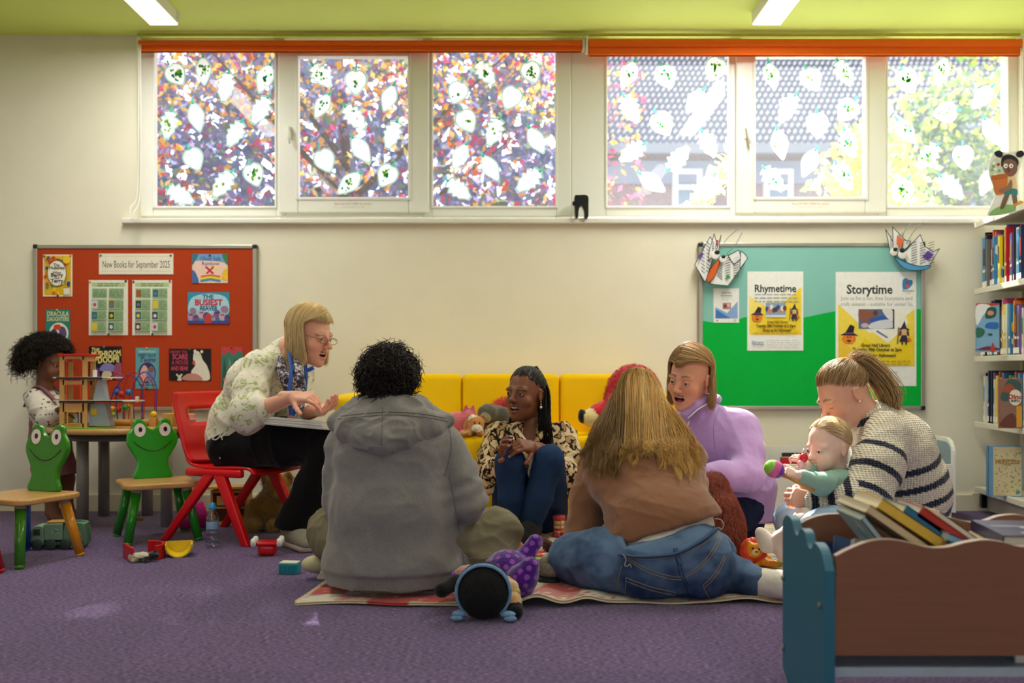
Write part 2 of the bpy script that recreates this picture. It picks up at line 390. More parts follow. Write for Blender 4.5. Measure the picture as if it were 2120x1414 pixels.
LEAVES=[('end pane above the orange notice board',0,[('round',365,155,35,.9),('oval',422,147,3,.5),('oval',548,163,-22,.3),('oak',468,180,-10,0),('oval',407,243,14,0),('oak',350,258,-10,.3),('oak',487,277,-28,0),('oak',540,228,-30,0),('round',402,330,25,0),('round',526,362,20,.7),('oak',462,381,-35,.1),('oak',373,404,60,0)]),('hinged pane facing the pink shrub',1,[('oak',665,157,40,.4),('round',737,171,0,.15),('oval',805,204,-20,0),('oval',667,220,-30,.2),('oak',734,243,42,.1),('oak',812,279,-20,0),('round',673,333,25,0),('oval',748,311,35,0),('oval',723,380,-48,.4),('round',801,364,-30,.3)]),('fixed pane above the yellow sofa',0,[('oak',1005,151,38,.4),('round',1100,150,22,.7),('round',947,192,-22,.1),('round',1058,203,-25,0),('round',966,251,28,.1),('oak',1023,273,-22,.1),('oval',1110,291,30,0),('oval',952,324,-28,0),('oval',1016,349,32,0),('oak',1095,374,-50,0),('oak',949,392,52,0)]),('fixed pane facing the tiled roof',0,[('oval',1301,154,-25,.4),('round',1379,159,22,.4),('round',1480,143,-25,.6),('oak',1305,226,28,0),('oval',1438,210,-35,0),('round',1371,257,30,.2),('oak',1309,315,-55,0),('oak',1404,329,140,0),('oak',1466,298,28,0),('oval',1350,378,55,0),('round',1469,389,-20,0)]),('hinged pane facing the yellow bush',1,[('oval',1597,157,14,.3),('round',1680,165,28,.2),('oak',1747,150,30,.4),('oak',1631,224,-28,0),('round',1692,260,5,0),('round',1753,229,-35,.3),('oval',1614,299,12,.1),('oak',1757,296,20,.4),('oval',1675,338,-25,0),('oak',1600,371,40,.1),('oak',1745,364,30,.5)]),('end pane beside the bookshelf',0,[('round',1878,168,25,.7),('oval',1948,146,-20,.5),('oval',2033,202,-42,0),('round',1956,233,-80,.2),('oval',1875,272,38,.4),('oval',2053,273,30,.1),('oak',1921,324,-38,.3),('round',1994,326,5,.1),('oak',1968,387,45,0),('round',1866,394,-30,.9),('oval',2043,377,-25,0)]),]
KN={'oval':'oval','round':'rounded','oak':'lobed'}
rng=random.Random(4)
for pane,sash,items in LEAVES:
 Yl=(YG-.026)if sash else(YG-.001)
 for kind in('oval','round','oak'):
  row=sorted([i for i in items if i[0]==kind],key=lambda i:i[2])
  for k,(_,px,py,ang,dab)in enumerate(row):
   S=(.168 if kind=='oval' else.15 if kind=='round' else.16)*rng.uniform(.95,1.06)
   out=leaf_outline(kind);b=MB();R=Matrix.Rotation(PI/2,4,'X')
   b.add([(x*S,0,y*S)for x,y in out]+[(0,0,0)],[(i,(i+1)%len(out),len(out))for i in range(len(out))],M_LEAF)
   ca=MB()
   lo=[Vector((x*S*.97,-.0012,y*S*.97))for x,y in out];li=[Vector((x*S*.89,-.0012,y*S*.90))for x,y in out];n=len(out)
   b.add(lo+li,[(i,(i+1)%n,n+(i+1)%n,n+i)for i in range(n)],M_RIM)
   b.add([(-.006,-.001,.42*S),(.006,-.001,.42*S),(.009,-.001,.62*S),(-.003,-.001,.62*S)],[(0,1,2,3)],M_RIM)
   for q in range(int(dab*34)):
    a=rng.uniform(0,2*PI);r=rng.uniform(0,.27)*S
    w=rng.uniform(.004,.011);x,z=r*math.cos(a)*.8,r*math.sin(a)
    mm=rng.choice(M_DAB);t0=rng.uniform(0,PI)
    b.add([(x+w*math.cos(t0+j*PI/2.5)*rng.uniform(.6,1.2),-.0008-.00002*q,z+w*math.sin(t0+j*PI/2.5))for j in range(5)],[(0,1,2,3,4)],mm)
   o=b.build('paper_leaf',None,(wx(px,Yl),Yl-.004,wz(py,Yl)),(0,-math.radians(ang),0))
   rank=ORD[k]+' ' if len(row)>1 else 'only '
   tag(o,'%s %s paper leaf stuck on the %s'%(rank.strip(),KN[kind],pane),'paper leaf','paper leaves stuck on the windows')
# ---------------------------------------------------------------- outside the windows
def leaf_mat(key,col):return trans_paint(key,col,.5)
LM={k:leaf_mat('leaf_'+k,c)for k,c in dict(amber='F2B03C',gold='FFE08A',pink='D0426E',wine='A85878',rust='D9622E',olive='7E8E74',slate='7A86A8',mauve='988CB8',lime='C6D860',lemon='EEE878',green='6E9A50',deep='3E6A4E',pale='E6EEB4').items()}
def leafmass(name,parent,n,sampler,size,mix,seed,kind=None):
 r=np.random.RandomState(seed);p=sampler(r,n);n=len(p)
 u=r.normal(size=(n,3));u/=np.linalg.norm(u,axis=1)[:,None]
 w=np.cross(u,r.normal(size=(n,3)));w/=np.linalg.norm(w,axis=1)[:,None]
 s=size*r.uniform(.6,1.3,(n,1));k=.62
 V=np.stack([p-u*s,p+w*s*k-u*s*.1,p+u*s,p-w*s*k-u*s*.1],1).reshape(-1,3)
 if parent is not None:V=V-np.array(parent.location)
 me=bpy.data.meshes.new(name);me.vertices.add(4*n);me.vertices.foreach_set('co',V.ravel())
 me.loops.add(4*n);me.loops.foreach_set('vertex_index',np.arange(4*n))
 me.polygons.add(n);me.polygons.foreach_set('loop_start',np.arange(n)*4)
 keys=list(mix);wts=np.array([mix[k]for k in keys],float);wts/=wts.sum()
 for k in keys:me.materials.append(LM[k])
 cl=(np.sin(p[:,0]*5+p[:,2]*4)*.5+np.sin(p[:,1]*7-p[:,2]*6)*.5+1)/2
 q=np.clip(cl*.45+r.uniform(size=n)*.55,0,.999)
 q=np.argsort(np.argsort(q))/n
 mi=np.searchsorted(np.cumsum(wts),q);mi=np.clip(mi,0,len(keys)-1)
 me.polygons.foreach_set('material_index',mi.astype(np.int32));me.update(calc_edges=True)
 o=link(name,me,parent)
 return o
def ell_s(c,r3,lump=.25):
 def f(r,n):
  d=r.normal(size=(n,3));d/=np.linalg.norm(d,axis=1)[:,None]
  rad=r.uniform(.35,1,(n,1))**.6*(1+lump*np.sin(d[:,:1]*6+d[:,2:]*5)*np.cos(d[:,1:2]*7))
  return np.array(c)+d*rad*np.array(r3)
 return f
def box_s(lo,hi):
 return lambda r,n:r.uniform(size=(n,3))*(np.array(hi)-np.array(lo))+np.array(lo)
M_BARK=mat('bark','5B4A40',.9,noise=.3,scale=20)
def tree(name,label,cat,base,trunk_h,parts,seed,group=None):
 t=thing(name,label,cat,base,group=group);b=MB();rr=random.Random(seed)
 b.tube(spline([(0,0,0),(.05,0,trunk_h*.5),(-.04,.03,trunk_h)],5),[.07*(1-.05*i)for i in range(11)],M_BARK,8)
 for i in range(7):
  a=rr.uniform(0,2*PI);z=trunk_h*rr.uniform(.3,.95);l=trunk_h*rr.uniform(.25,.5)
  b.tube(spline([(0,0,z),(l*.5*math.cos(a),l*.4*math.sin(a),z+l*.4),(l*math.cos(a),l*.7*math.sin(a),z+l*.8)],4),[.03,.028,.026,.022,.02,.016,.012,.009,.006],M_BARK,6)
 b.build('trunk',t)
 for k,(n,s,size,mix)in enumerate(parts):leafmass('foliage',t,n,s,size,mix,seed+k)
 return t
b=MB();b.box((1,30,-.15),(60,48,.1),mat('bounce_ground','BDB8AE',.9,noise=.08,scale=3));struct('ground_outside',b)  # unseen ground, made pale to bounce sunlight up to the ceiling
tree('autumn_shrub','pink, amber and purple leaved shrub filling the view through the first window','shrub',(-1.3,7.9,-.1),2.8,[(13000,box_s((-4.1,7.4,.7),(.72,8.4,3.35)),.034,dict(slate=3,olive=2,mauve=2.6,wine=1.3,pink=1.3,amber=1.7,gold=1.3,rust=.4)),(1500,box_s((-4.0,7.4,2.7),(.72,7.9,3.4)),.03,dict(amber=2,gold=3,pink=.9,rust=.5)),(420,box_s((.6,7.3,1.2),(1.0,7.8,3.1)),.03,dict(pink=1.5,amber=2,wine=1))],5)
tree('hedge','dense bluish hedge standing behind the autumn shrub','hedge',(-1.8,9.4,-.1),2.6,[(5200,box_s((-5.6,9.1,.5),(.5,9.7,3.95)),.11,dict(slate=3,mauve=2,olive=1))],9)
tree('added_shade_tree','added unseen tree beyond the hedge, blocking sun from the panes over the notice board','tree',(-2.3,13.0,-.1),9.6,[(2600,box_s((-3.7,12.3,8.1),(-.82,13.7,10.9)),.13,dict(deep=2,olive=2,green=1))],61)  # crown out of view, added to keep sun off the carpet and group
tree('yellow_bush','lime and yellow leaved bush outside, in front of the tiled house','bush',(3.15,8.4,-.1),2.0,[(2600,ell_s((3.05,8.4,2.0),(.52,.4,.85)),.05,dict(lemon=3,lime=3,pale=2.4,green=.6)),(1200,ell_s((2.75,8.2,1.55),(.7,.4,.5)),.05,dict(lemon=2,lime=2,pale=1,green=1))],21)
tree('green_tree','tall loose green tree outside the end pane beside the bookshelf','tree',(6.0,13.5,-.1),3.4,[(5200,ell_s((5.9,13.5,2.6),(1.35,.7,2.1),.3),.07,dict(deep=3.2,green=2,slate=2,lime=1.4)),(900,ell_s((6.1,13.2,4.0),(1.4,.5,1.0)),.06,dict(lime=2,lemon=1,green=1))],33)
tree('creeper','pale sunlit climbing plant at the foot of the tiled-roof pane','plant',(1.3,6.3,-.1),1.7,[(230,lambda r,n:np.stack([1.02+.38*(q:=r.uniform(size=n))+r.normal(size=n)*.035,6.2+r.normal(size=n)*.05,1.66+.5*q**1.4+r.normal(size=n)*.045],1),.035,dict(pale=4,lemon=1))],41)
tree('creeper','yellow climbing plant low outside the end pane beside the bookshelf','plant',(2.45,6.3,-.1),1.6,[(420,lambda r,n:np.stack([2.30+.5*(q:=r.uniform(size=n))**1.5,6.2+r.normal(size=n)*.05,1.66+(.1+.62*(1-q)**3)*r.uniform(size=n)],1),.032,dict(pale=3,lemon=2,amber=1))],43)
# the neighbouring house: brick walls, tiled roof, white window
def brick_mat():
 m=bpy.data.materials.new('red_brick');m.use_nodes=True;n=m.node_tree.nodes;L=m.node_tree.links;b=n['Principled BSDF']
 tc=n.new('ShaderNodeTexCoord');mp=n.new('ShaderNodeMapping');mp.inputs['Rotation'].default_value=(PI/2,0,0);L.new(tc.outputs['Object'],mp.inputs[0])
 br=n.new('ShaderNodeTexBrick');br.inputs['Scale'].default_value=4.4;br.inputs['Color1'].default_value=(*rgb('74404A'),1);br.inputs['Color2'].default_value=(*rgb('5C384C'),1);br.inputs['Mortar'].default_value=(*rgb('A89A9A'),1)
 L.new(mp.outputs[0],br.inputs['Vector']);L.new(br.outputs[0],b.inputs['Base Color']);b.inputs['Roughness'].default_value=.9;return m
HYY=22.0
hs_=thing('outside_house','brick house with a grey tiled roof and white window seen through the panes','house',(P(1700,600,HYY).x,HYY,-.1))
hx0,hx1,hze=P(1180,0,HYY).x,P(2300,0,HYY).x,P(0,306,HYY).z
bx=hs_.location
MB().box(((hx0+hx1)/2-bx.x,2.5,hze/2),(hx1-hx0-.3,5,hze),brick_mat()).build('brick_wall',hs_)
b=MB();nr,nc=24,170;vs_=[];M_TILE=mat('roof_tile','626A80',.8,noise=.25,scale=6)
for r in range(nr):
 for k,(t,lift)in enumerate(((r/nr,.07),((r+1)/nr,0))):
  for c in range(nc+1):
   vs_.append((hx0+(hx1-hx0)*c/nc-bx.x,-.35+t*6.0,hze+t*4.9+lift+.035*math.sin(c*PI)+.04*math.cos(c*PI/1.0)*(1)))
fs_=[(k*(nc+1)+c,k*(nc+1)+c+1,(k+1)*(nc+1)+c+1,(k+1)*(nc+1)+c)for k in range(2*nr-1)for c in range(nc)]
b.add(vs_,fs_,M_TILE).build('tiled_roof',hs_)
MB().add([(hx0-bx.x,-.34,hze-.02),(hx1-bx.x,-.34,hze-.02),(hx1-bx.x,5.66,hze+4.85),(hx0-bx.x,5.66,hze+4.85)],[(0,1,2,3)],C('4A4E58')).build('roof_deck',hs_)
MB().box(((hx0+hx1)/2-bx.x,-.42,hze-.01),(hx1-hx0,.14,.20),C('8C92A0')).build('gutter',hs_)
MB().box(((hx0+hx1)/2-bx.x,-.06,hze-.45),(hx1-hx0-.3,.06,.5),C('767E98')).build('fascia_band',hs_)
for(a,c,zt,zb)in((1392,1452,342,436),(1580,1640,342,436)):
 x0,x1,z0,z1=P(a,0,HYY).x-bx.x,P(c,0,HYY).x-bx.x,P(0,zb,HYY).z,P(0,zt,HYY).z
 wb=MB();ring(wb,x0,x1,z0-.6,z1,(.11,)*4,-.05,.12,C('EEF0F4'),.01);wb.box(((x0+x1)/2,-.05,(z0+z1)/2+.1),(x1-x0-.2,.1,.1),C('EEF0F4'));wo=wb.build('window',hs_)
 MB().box(((x0+x1)/2,-.02,(z0+z1)/2-.3),(x1-x0-.1,.02,z1-z0+.5),mat('dark_glass','55708C',.1,spec=.6)).build('pane',wo)
# ---------------------------------------------------------------- notice boards and what is pinned on them
class Flat:
 """a sheet on the wall drawn in photo-pixel coordinates of its plane"""
 def __init__(s,Y):s.Y=Y;s.b=MB();s.k=0;s.bb=None
 def pt(s,x,y,lift):return(wx(x,s.Y),s.Y-lift,wz(y,s.Y))
 def poly(s,pts,col,lift=None,rough=.5):
  s.k+=1;l=.0012+.00012*s.k if lift is None else lift
  m=C(col,rough)if isinstance(col,str)else col
  if s.bb:x0,y0,x1,y1=s.bb;pts=[(min(max(x,x0),x1),min(max(y,y0),y1))for x,y in pts]
  s.b.add([s.pt(x,y,l)for x,y in pts],[tuple(range(len(pts)))],m);return s
 def rect(s,x0,y0,x1,y1,col,**k):return s.poly([(x0,y0),(x1,y0),(x1,y1),(x0,y1)],col,**k)
 def oval(s,cx,cy,rx,ry,col,n=20):return s.poly(oval(cx,cy,rx,ry,n),col)
 def blob(s,pts,col):return s.poly(wavy(pts,n=4),col)
 def sheet(s,x0,y0,x1,y1,col,rough=.45):
  s.bb=(x0,y0,x1,y1);a,c=s.pt(x0,y0,0),s.pt(x1,y1,0)
  s.b.box(((a[0]+c[0])/2,s.Y-.0006,(a[2]+c[2])/2),(abs(c[0]-a[0]),.0012,abs(a[2]-c[2])),C(col,rough));return s
 def text(s,cx,cy,h,txt,col,bold=0.0,align='CENTER',w=None,ang=0,shear=0.0):
  s.k+=1;l=.0012+.00012*s.k
  sc=s.Y/FPX;vs_,fs_=text_geo(txt,h*1.38,bold*h,align,shear)
  if not vs_:return s
  f=1.0
  if w:
   xs=[v[0]for v in vs_];f=w/max(1e-6,max(xs)-min(xs))
  ca,sa=math.cos(ang),math.sin(ang)
  s.b.add([s.pt(cx+(x*f)*ca+y*sa,cy-y*ca+(x*f)*sa,l)for x,y,_ in vs_],fs_,C(col,.5));return s
 def lines(s,x0,x1,y0,y1,n,col,h=1.6,rr=random.Random(1)):
  for i in range(n):
   y=y0+(y1-y0)*i/max(1,n-1);x=x0
   while x<x1-3:
    w=rr.uniform(5,14);s.rect(x,y-h/2,min(x+w,x1),y+h/2,col);x+=w+2.5
  return s
 def pin(s,x,y,col):
  c=s.pt(x,y,.004);s.b.ball(c,(.006,.005,.006),C(col,.3),seg=10,rings=6);return s
 def done(s,name,label,cat='poster',group=None):
  xs=[v[0]for v in s.b.v];zs=[v[2]for v in s.b.v];o0=Vector(((min(xs)+max(xs))/2,s.Y,(min(zs)+max(zs))/2))
  s.b.v=[(v[0]-o0.x,v[1]-o0.y,v[2]-o0.z)for v in s.b.v]
  return tag(s.b.build(name,None,o0),label,cat,group)
M_ALU=mat('aluminium','B9B7AE',.35,metal=.7,noise=.02)
def board(px0,py0,px1,py1,Y,label,fill):
 x0,x1,z0,z1=wx(px0,Y),wx(px1,Y),wz(py1,Y),wz(py0,Y)
 t=thing('notice_board',label,'notice board',((x0+x1)/2,YW,z0));hx,H=(x1-x0)/2,z1-z0;d=YW-Y
 fill(t,x0,x1,z0,z1,Y,d)
 b=MB();ring(b,-hx,hx,0,H,(.02,)*4,-d/2-.003,d+.006,M_ALU,.003);b.build('frame',t)
 for sx in(-1,1):
  for z in(0,H):
   MB().box((sx*(hx-.009),-d/2-.004,z+(.009 if z==0 else-.009)),(.024,d+.012,.024),C('20211F',.4),bev=.006).build('corner_cap',t)
 return t
YB=5.345
M_FELT=mat('orange_felt','B43A06',.95,noise=.05,scale=220,sheen=.2)
board(70,507,531,850,YB,'orange felt notice board with book covers pinned on it',lambda t,x0,x1,z0,z1,Y,d:MB().box((0,-d/2,(z1-z0)/2),(x1-x0-.02,d,z1-z0-.02),M_FELT).build('felt_panel',t))
def green_fill(t,x0,x1,z0,z1,Y,d):
 hx,H=(x1-x0)/2,z1-z0
 MB().box((0,-d/2,H/2),(x1-x0-.02,d,H-.02),mat('teal_paper','86C4BC',.7,noise=.03,scale=8,bump=.0012,bscale=9)).build('backing_paper',t)
 top=spline([(wx(p,Y),0,wz(q,Y))for p,q in((1452,664),(1500,668),(1560,654),(1640,660),(1720,646),(1800,632),(1860,638),(1908,640))],6)
 pts=[(p.x-(x0+x1)/2,p.z-z0)for p in top];n=len(pts)
 vs_=[(x,-d-.0015,z)for x,z in pts]+[(x,-d-.0015,.012)for x,z in pts]
 MB().add(vs_,[(i,i+1,n+i+1,n+i)for i in range(n-1)],mat('green_paper','0CB444',.7,spec=.1,noise=.03,scale=8,bump=.001,bscale=9)).build('green_paper_hill',t)
board(1447,503,1914,848,YB,'notice board backed with teal paper above a green paper hill',green_fill)
YP=YB-.002
F=lambda:Flat(YP)
# -- orange board
f=F();f.sheet(205,525,359,568,'F1EBDA').text(282,548,15,'New Books for September 2025','3E3C3A',w=139).rect(211,530,353,531,'D8CDB4').rect(211,561,353,562,'D8CDB4').pin(209,529,'2E8B57').pin(354,529,'2E6B57')
f.done('heading_sign','wide white heading sign reading new books for September 2025','sign')
f=F();f.sheet(89,527,150,614,'EFE6CC').rect(92,530,147,611,'E5B71E');r=random.Random(2)
for i in range(46):
 x,y=r.uniform(95,144),r.uniform(533,608);c=r.choice(['2F6FB5','D8432B','2E9A5A','F3D02E','E88A1C','1F4E8C']);a=r.uniform(0,6)
 f.poly([(x+r.uniform(2,5)*math.cos(a+k*1.26),y+r.uniform(2,6)*math.sin(a+k*1.26))for k in range(5)],c)
f.oval(119,566,20,27,'222222').oval(119,566,19,26,'F6F1E4').text(118,549,6,'The','1C1C1C',.03).text(119,555,7,'Hubbles','1C1C1C',.04).text(119,565,5,'When','1C1C1C',.03).text(119,570,8,'Berry','1C1C1C',.04).text(119,576,5,'Got','1C1C1C',.02).text(119,582,8,'Terry','1C1C1C',.04)
f.oval(139,538,8,8,'F2D22C').text(110,537,6,'Liz Pichon','B3261E',.03).rect(133,597,146,610,'E9E6DC').pin(92,530,'2E8B57').pin(147,529,'E0A020').pin(120,612,'222222')
f.done('book_poster','poster of coloured doodles around a white oval, top corner of the orange board')
f=F();f.sheet(95,641,145,722,'12837C').text(120,650,10,'DRACULA','E6D9A6',.03,w=45).text(120,661,9,'DAUGHTERS','E6D9A6',.03,w=45).oval(122,690,20,22,'EFE3D4')
f.blob([(104,690),(112,680),(120,690),(118,704),(108,700)],'4A3A78').blob([(122,678),(134,678),(138,694),(128,704)],'58507E').blob([(112,674),(124,672),(126,682),(114,682)],'D9432F').blob([(116,698),(130,698),(126,708),(118,708)],'F5EFE6').lines(122,142,718,719,1,'E6E0C0',2).pin(119,642,'E7C51F')
f.done('book_poster','teal Dracula story poster partly behind the curly haired toddler')
for k,(x0,x1)in enumerate(((184,265),(274,356))):
 f=F();f.sheet(x0,580,x1,694,'F0ECE0').rect(x0+6,585,x1-6,594,'B9CFA0').lines(x0+18,x1-18,587.5,591.5,2,'5B6B57',1.4)
 for rr_ in range(4):
  y=597+rr_*23
  for cc in range(2):
   xx=x0+7+cc*35;f.rect(xx,y,xx+31,y+20,'9DBE92')
   if k==0 and rr_==0:f.lines(xx+2,xx+29,y+3,y+17,7,'6C8468',.9);continue
   f.rect(xx+1,y+3,xx+12,y+18,['2B3F66','6B2F66','D7CFEA','8C6A2B','2C6E70','2F3B22','E3C628','3D5C7C'][(rr_*2+cc+k*3)%8]).oval(xx+6.5,y+11,3.4,4,['E9D9BE','C24A4A','6678B0','E7C33A'][(rr_+cc+k)%4],10).lines(xx+14,xx+30,y+3,y+17,7,'6E8C68',.8)
 f.pin(x0+3,583,'E7C51F' if k==0 else '8E2330').pin(x1-4,582,'22252A' if k==0 else 'B52A2A').pin(x1-40,692,'2E5A3A')
 f.done('book_list',['printed list of new books with two text boxes, under the heading sign','printed list of new books with a red pin, beside the other list'][k],'notice')
f=F();f.sheet(398,526,472,586,'6FA3D6').blob([(399,545),(430,540),(471,548),(471,586),(399,586)],'F2CFC2').text(436,536,9,'Oliver Sails','3D4F98',.01,w=42).text(436,546,8,'Rainbow','3D4F98',.01,w=36)
for k,c in enumerate(('E2523B','F0A02B','F4E04A','58B368','4C86C9')):f.poly([(416-k*.3,571+k*2.6),(436,568+k*2.4),(456+k*.3,571+k*2.6),(456,574+k*2.6),(436,571+k*2.4),(416,574+k*2.6)],c)
f.poly([(424,553),(428,551),(444,566),(440,568)],'C8372B').poly([(441,551),(444,553),(430,567),(426,566)],'C8372B').blob([(398,526),(410,527),(404,540),(399,548)],'2F7C8E').blob([(472,526),(460,527),(466,542),(472,548)],'3C7D4C').blob([(398,560),(406,566),(412,586),(398,586)],'3F6FB0').blob([(472,556),(462,562),(460,578),(472,578)],'F2C230').oval(448,553,4,4,'F6E27A').pin(435,529,'2B3C7A')
f.done('book_poster','pastel rainbow and deckchair poster, top corner opposite the doodle poster')
f=F();f.sheet(389,605,475,670,'2F93B8').blob([(396,618),(430,608),(468,616),(472,650),(430,660),(392,650)],'A9D8EA').text(431,615,9,'THE','1D5C8C',.05).text(432,627,12.5,'BUSIEST','C82342',.06,w=57).text(432,639,9.5,'BEAVER','1D5C8C',.05,w=37)
for i in range(8):
 x=395+i*11;y=655+5*math.sin(i*2.1);f.oval(x,y,7.5,9,['B896B4','7C5A94','C9A9BE','5A4A8C'][i%4],14).oval(x-2,y-3,1.5,1.8,'2A2340',8).oval(x+2,y-3,1.5,1.8,'2A2340',8)
f.rect(389,664,475,670,'3F4C9C').blob([(426,652),(436,650),(438,668),(424,668)],'C4413E').oval(465,640,8,7,'9C7CA0',12).oval(400,643,7,6,'9C7CA0',12)
f.done('book_poster','blue busiest beaver poster below the rainbow poster')
f=F();f.sheet(184,717,252,786,'1E1B24').text(198,724,6.5,'THE','EDE08A',.05,ang=.1).text(220,733,12.5,'MUSHROOM','EDE08A',.05,w=60,ang=-.06).text(196,744,8,'OF','EDE08A',.05).text(225,745,13,'DOOM!','EDE08A',.06,w=44,ang=-.06)
f.blob([(206,766),(214,754),(228,752),(240,760),(240,768),(222,770)],'8C86C8').blob([(190,760),(204,764),(206,786),(186,786)],'7A3F8C').blob([(238,756),(251,752),(251,786),(236,780)],'A0527C').blob([(214,770),(230,770),(232,786),(212,786)],'D8C9A8').blob([(186,752),(196,750),(194,764)],'B0432E').pin(216,719,'2E8B57')
f.done('book_poster','dark mushroom story poster behind the wooden toy garage')
f=F();f.sheet(281,720,329,805,'5FA8B4').text(305,728,4.4,"FRANCINE PASCAL'S",'D5E6E4',.02,w=36).text(305,736,6.5,'SWEET VALLEY','233C74',.04,w=38).text(305,745,10,'Twins','5B3B8C',.04,shear=.3).oval(305,772,18,22,'3C3468').blob([(290,772),(298,756),(306,764),(304,788),(294,788)],'D9A9B4').blob([(304,770),(314,758),(321,772),(316,790),(306,790)],'6C8AC0').oval(299,764,5,6,'E7B99A',12).oval(313,766,5,6,'8C5A4C',12).lines(288,322,797,799,1,'233C74',2).pin(304,721,'E7B01F').pin(304,803,'2E5A3A')
f.done('book_poster','pale blue twins poster above the bead maze')
f=F();f.sheet(350,722,437,788,'17161B').text(370,729,6,'HOW TO','C03A62',.03).text(373,739,11,'SCARE','D2486E',.04,w=32).text(373,751,9,'A MOUSE','C03A62',.03,w=35).text(372,763,9,'AND BEAR','D2486E',.03,w=36)
f.blob([(402,730),(410,727),(416,734),(420,745),(430,760),(434,786),(404,787),(396,770),(404,757),(400,745)],'E6E2D6').oval(404,727,3,3.4,'E6E2D6',10).oval(418,728,3,3.4,'E6E2D6',10).blob([(378,786),(386,775),(402,773),(414,778),(418,788)],'C98C88').oval(372,780,4,4,'D9D4C8',10).oval(367,776,2.2,2.4,'D9D4C8',8).oval(376,776,2.2,2.4,'D9D4C8',8).oval(372,786,5,3,'D9D4C8',10).blob([(398,752),(403,746),(405,756)],'D0574A').oval(406,733,.9,.9,'17161B',6).oval(413,734,.9,.9,'17161B',6).pin(393,723,'2E7B3A')
f.done('book_poster','black poster of a white bear, above the small wooden blocks')
f=F();f.sheet(458,718,503,804,'3F7A70').blob([(458,718),(503,718),(503,730),(492,726),(484,736),(474,727),(464,735),(458,728)],'C84048')
for k in range(4):f.blob([(460+k*11,800),(464+k*11,742),(469+k*11,772),(468+k*11,802)],['2A5A50','5AA08C','23463E','7CB8A0'][k])
f.blob([(474,760),(481,756),(484,768),(476,772)],'B0392E').oval(466,786,4,5,'C85A6A',10).pin(480,719,'C02A2A')
f.done('book_poster','green forest poster half behind the floral blouse')
# -- green board
f=F();f.sheet(1477,597,1530,668,'EDEFEF').text(1504,606,4.2,'Saturday','70757A',.02).text(1504,612,4.2,'Storytime','70757A',.02).lines(1494,1514,617,621,2,'B5BABE',1).poly([(1481,659),(1481,636),(1505,648),(1527,624),(1527,659)],'86A9DC').poly([(1481,659),(1481,640),(1512,659)],'3B74C4').rect(1496,627,1513,640,'B4848C').oval(1501,634,4,4,'7A3E4C',10).oval(1508,632,3.5,4,'D9B9A0',10).oval(1485,664,1.6,1.6,'C03A3A',8).rect(1519,661,1524,666,'C5CBD0')
f.done('event_notice','small white and blue notice under the paper butterfly with an orange body','notice')
def pumpkin(f,x,y,s):
 f.oval(x,y+6*s,11*s,8*s,'E0701E',16).oval(x-5*s,y+6*s,4*s,7.6*s,'EC8A2E',12).oval(x+5*s,y+6*s,4*s,7.6*s,'EC8A2E',12).poly([(x-14*s,y),(x+15*s,y+1*s),(x+7*s,y-4*s),(x-6*s,y-4*s)],'2A2030').poly([(x-7*s,y-2*s),(x+7*s,y-2*s),(x+9*s,y-14*s),(x+2*s,y-17*s)],'2A2030').rect(x-6*s,y-4*s,x+7*s,y-2*s,'7A3E8C').poly([(x-4*s,y+4*s),(x-1*s,y+4*s),(x-2.5*s,y+1.5*s)],'3A1E14').poly([(x+1*s,y+4*s),(x+4*s,y+4*s),(x+2.5*s,y+1.5*s)],'3A1E14').poly([(x-5*s,y+8*s),(x+5*s,y+8*s),(x,y+11*s)],'3A1E14')
def witch(f,x,y,s):
 f.poly([(x-11*s,y-4*s),(x+11*s,y-3*s),(x+4*s,y-8*s),(x+1*s,y-20*s),(x-5*s,y-8*s)],'35284A').oval(x,y+1*s,7*s,6*s,'D8B48C',14).blob([(x-8*s,y-2*s),(x-9*s,y+7*s),(x-5*s,y+5*s),(x-5*s,y-2*s)],'6C3A20').blob([(x+8*s,y-2*s),(x+9*s,y+7*s),(x+5*s,y+5*s),(x+5*s,y-2*s)],'6C3A20').poly([(x-9*s,y+18*s),(x-4*s,y+6*s),(x+4*s,y+6*s),(x+9*s,y+18*s)],'35284A').rect(x-5*s,y+18*s,x-2*s,y+23*s,'2A2030').rect(x+2*s,y+18*s,x+5*s,y+23*s,'2A2030').oval(x+9*s,y+14*s,3.6*s,3.2*s,'E0701E',10).poly([(x-13*s,y+22*s),(x-11*s,y+22*s),(x-9*s,y-8*s),(x-11*s,y-8*s)],'7A5A34')
f=F();f.sheet(1547,562,1663,726,'F2F3F2').text(1605,598,15.5,'Rhymetime','2E3336',.035,w=86).poly([(1551,693),(1551,612),(1600,645),(1659,594),(1659,693)],'F5D93A').poly([(1551,612),(1580,632),(1551,655)],'F9E476').poly([(1560,693),(1605,655),(1659,690),(1659,693)],'F0CB10').poly([(1575,628),(1600,645),(1640,611),(1634,600)],'F4F0DA')
f.lines(1562,1653,610,624,3,'A9B0B0',2.6).rect(1585,627,1626,657,'8CA4C8')
for i in range(9):f.oval(1588+i*4.5,640+4*math.sin(i*2.3),4,5.5,['36508C','C88A6A','E9E4E0','7A3E3A','40424C'][i%5],10)
f.rect(1585,652,1626,657,'D9DDE2');pumpkin(f,1567,652,1.0);witch(f,1644,645,.85)
f.text(1609,667,5.4,'Great Hall Library','4A4420',.03,w=44).text(1606,675,6.2,'Tuesday 28th October at 2.30pm','3A3418',.04,w=82).text(1608,684,6,'Dress up for Halloween!','3A3418',.04,w=58).lines(1558,1652,690,691,1,'B0A23A',1.6).text(1568,709,7,'library','7E98B8',.02).rect(1558,713,1581,714.5,'7E98B8').lines(1586,1655,705,719,4,'C9CDCF',1.2)
f.done('event_poster','white and yellow rhymetime poster, smaller of the two Halloween posters','poster')
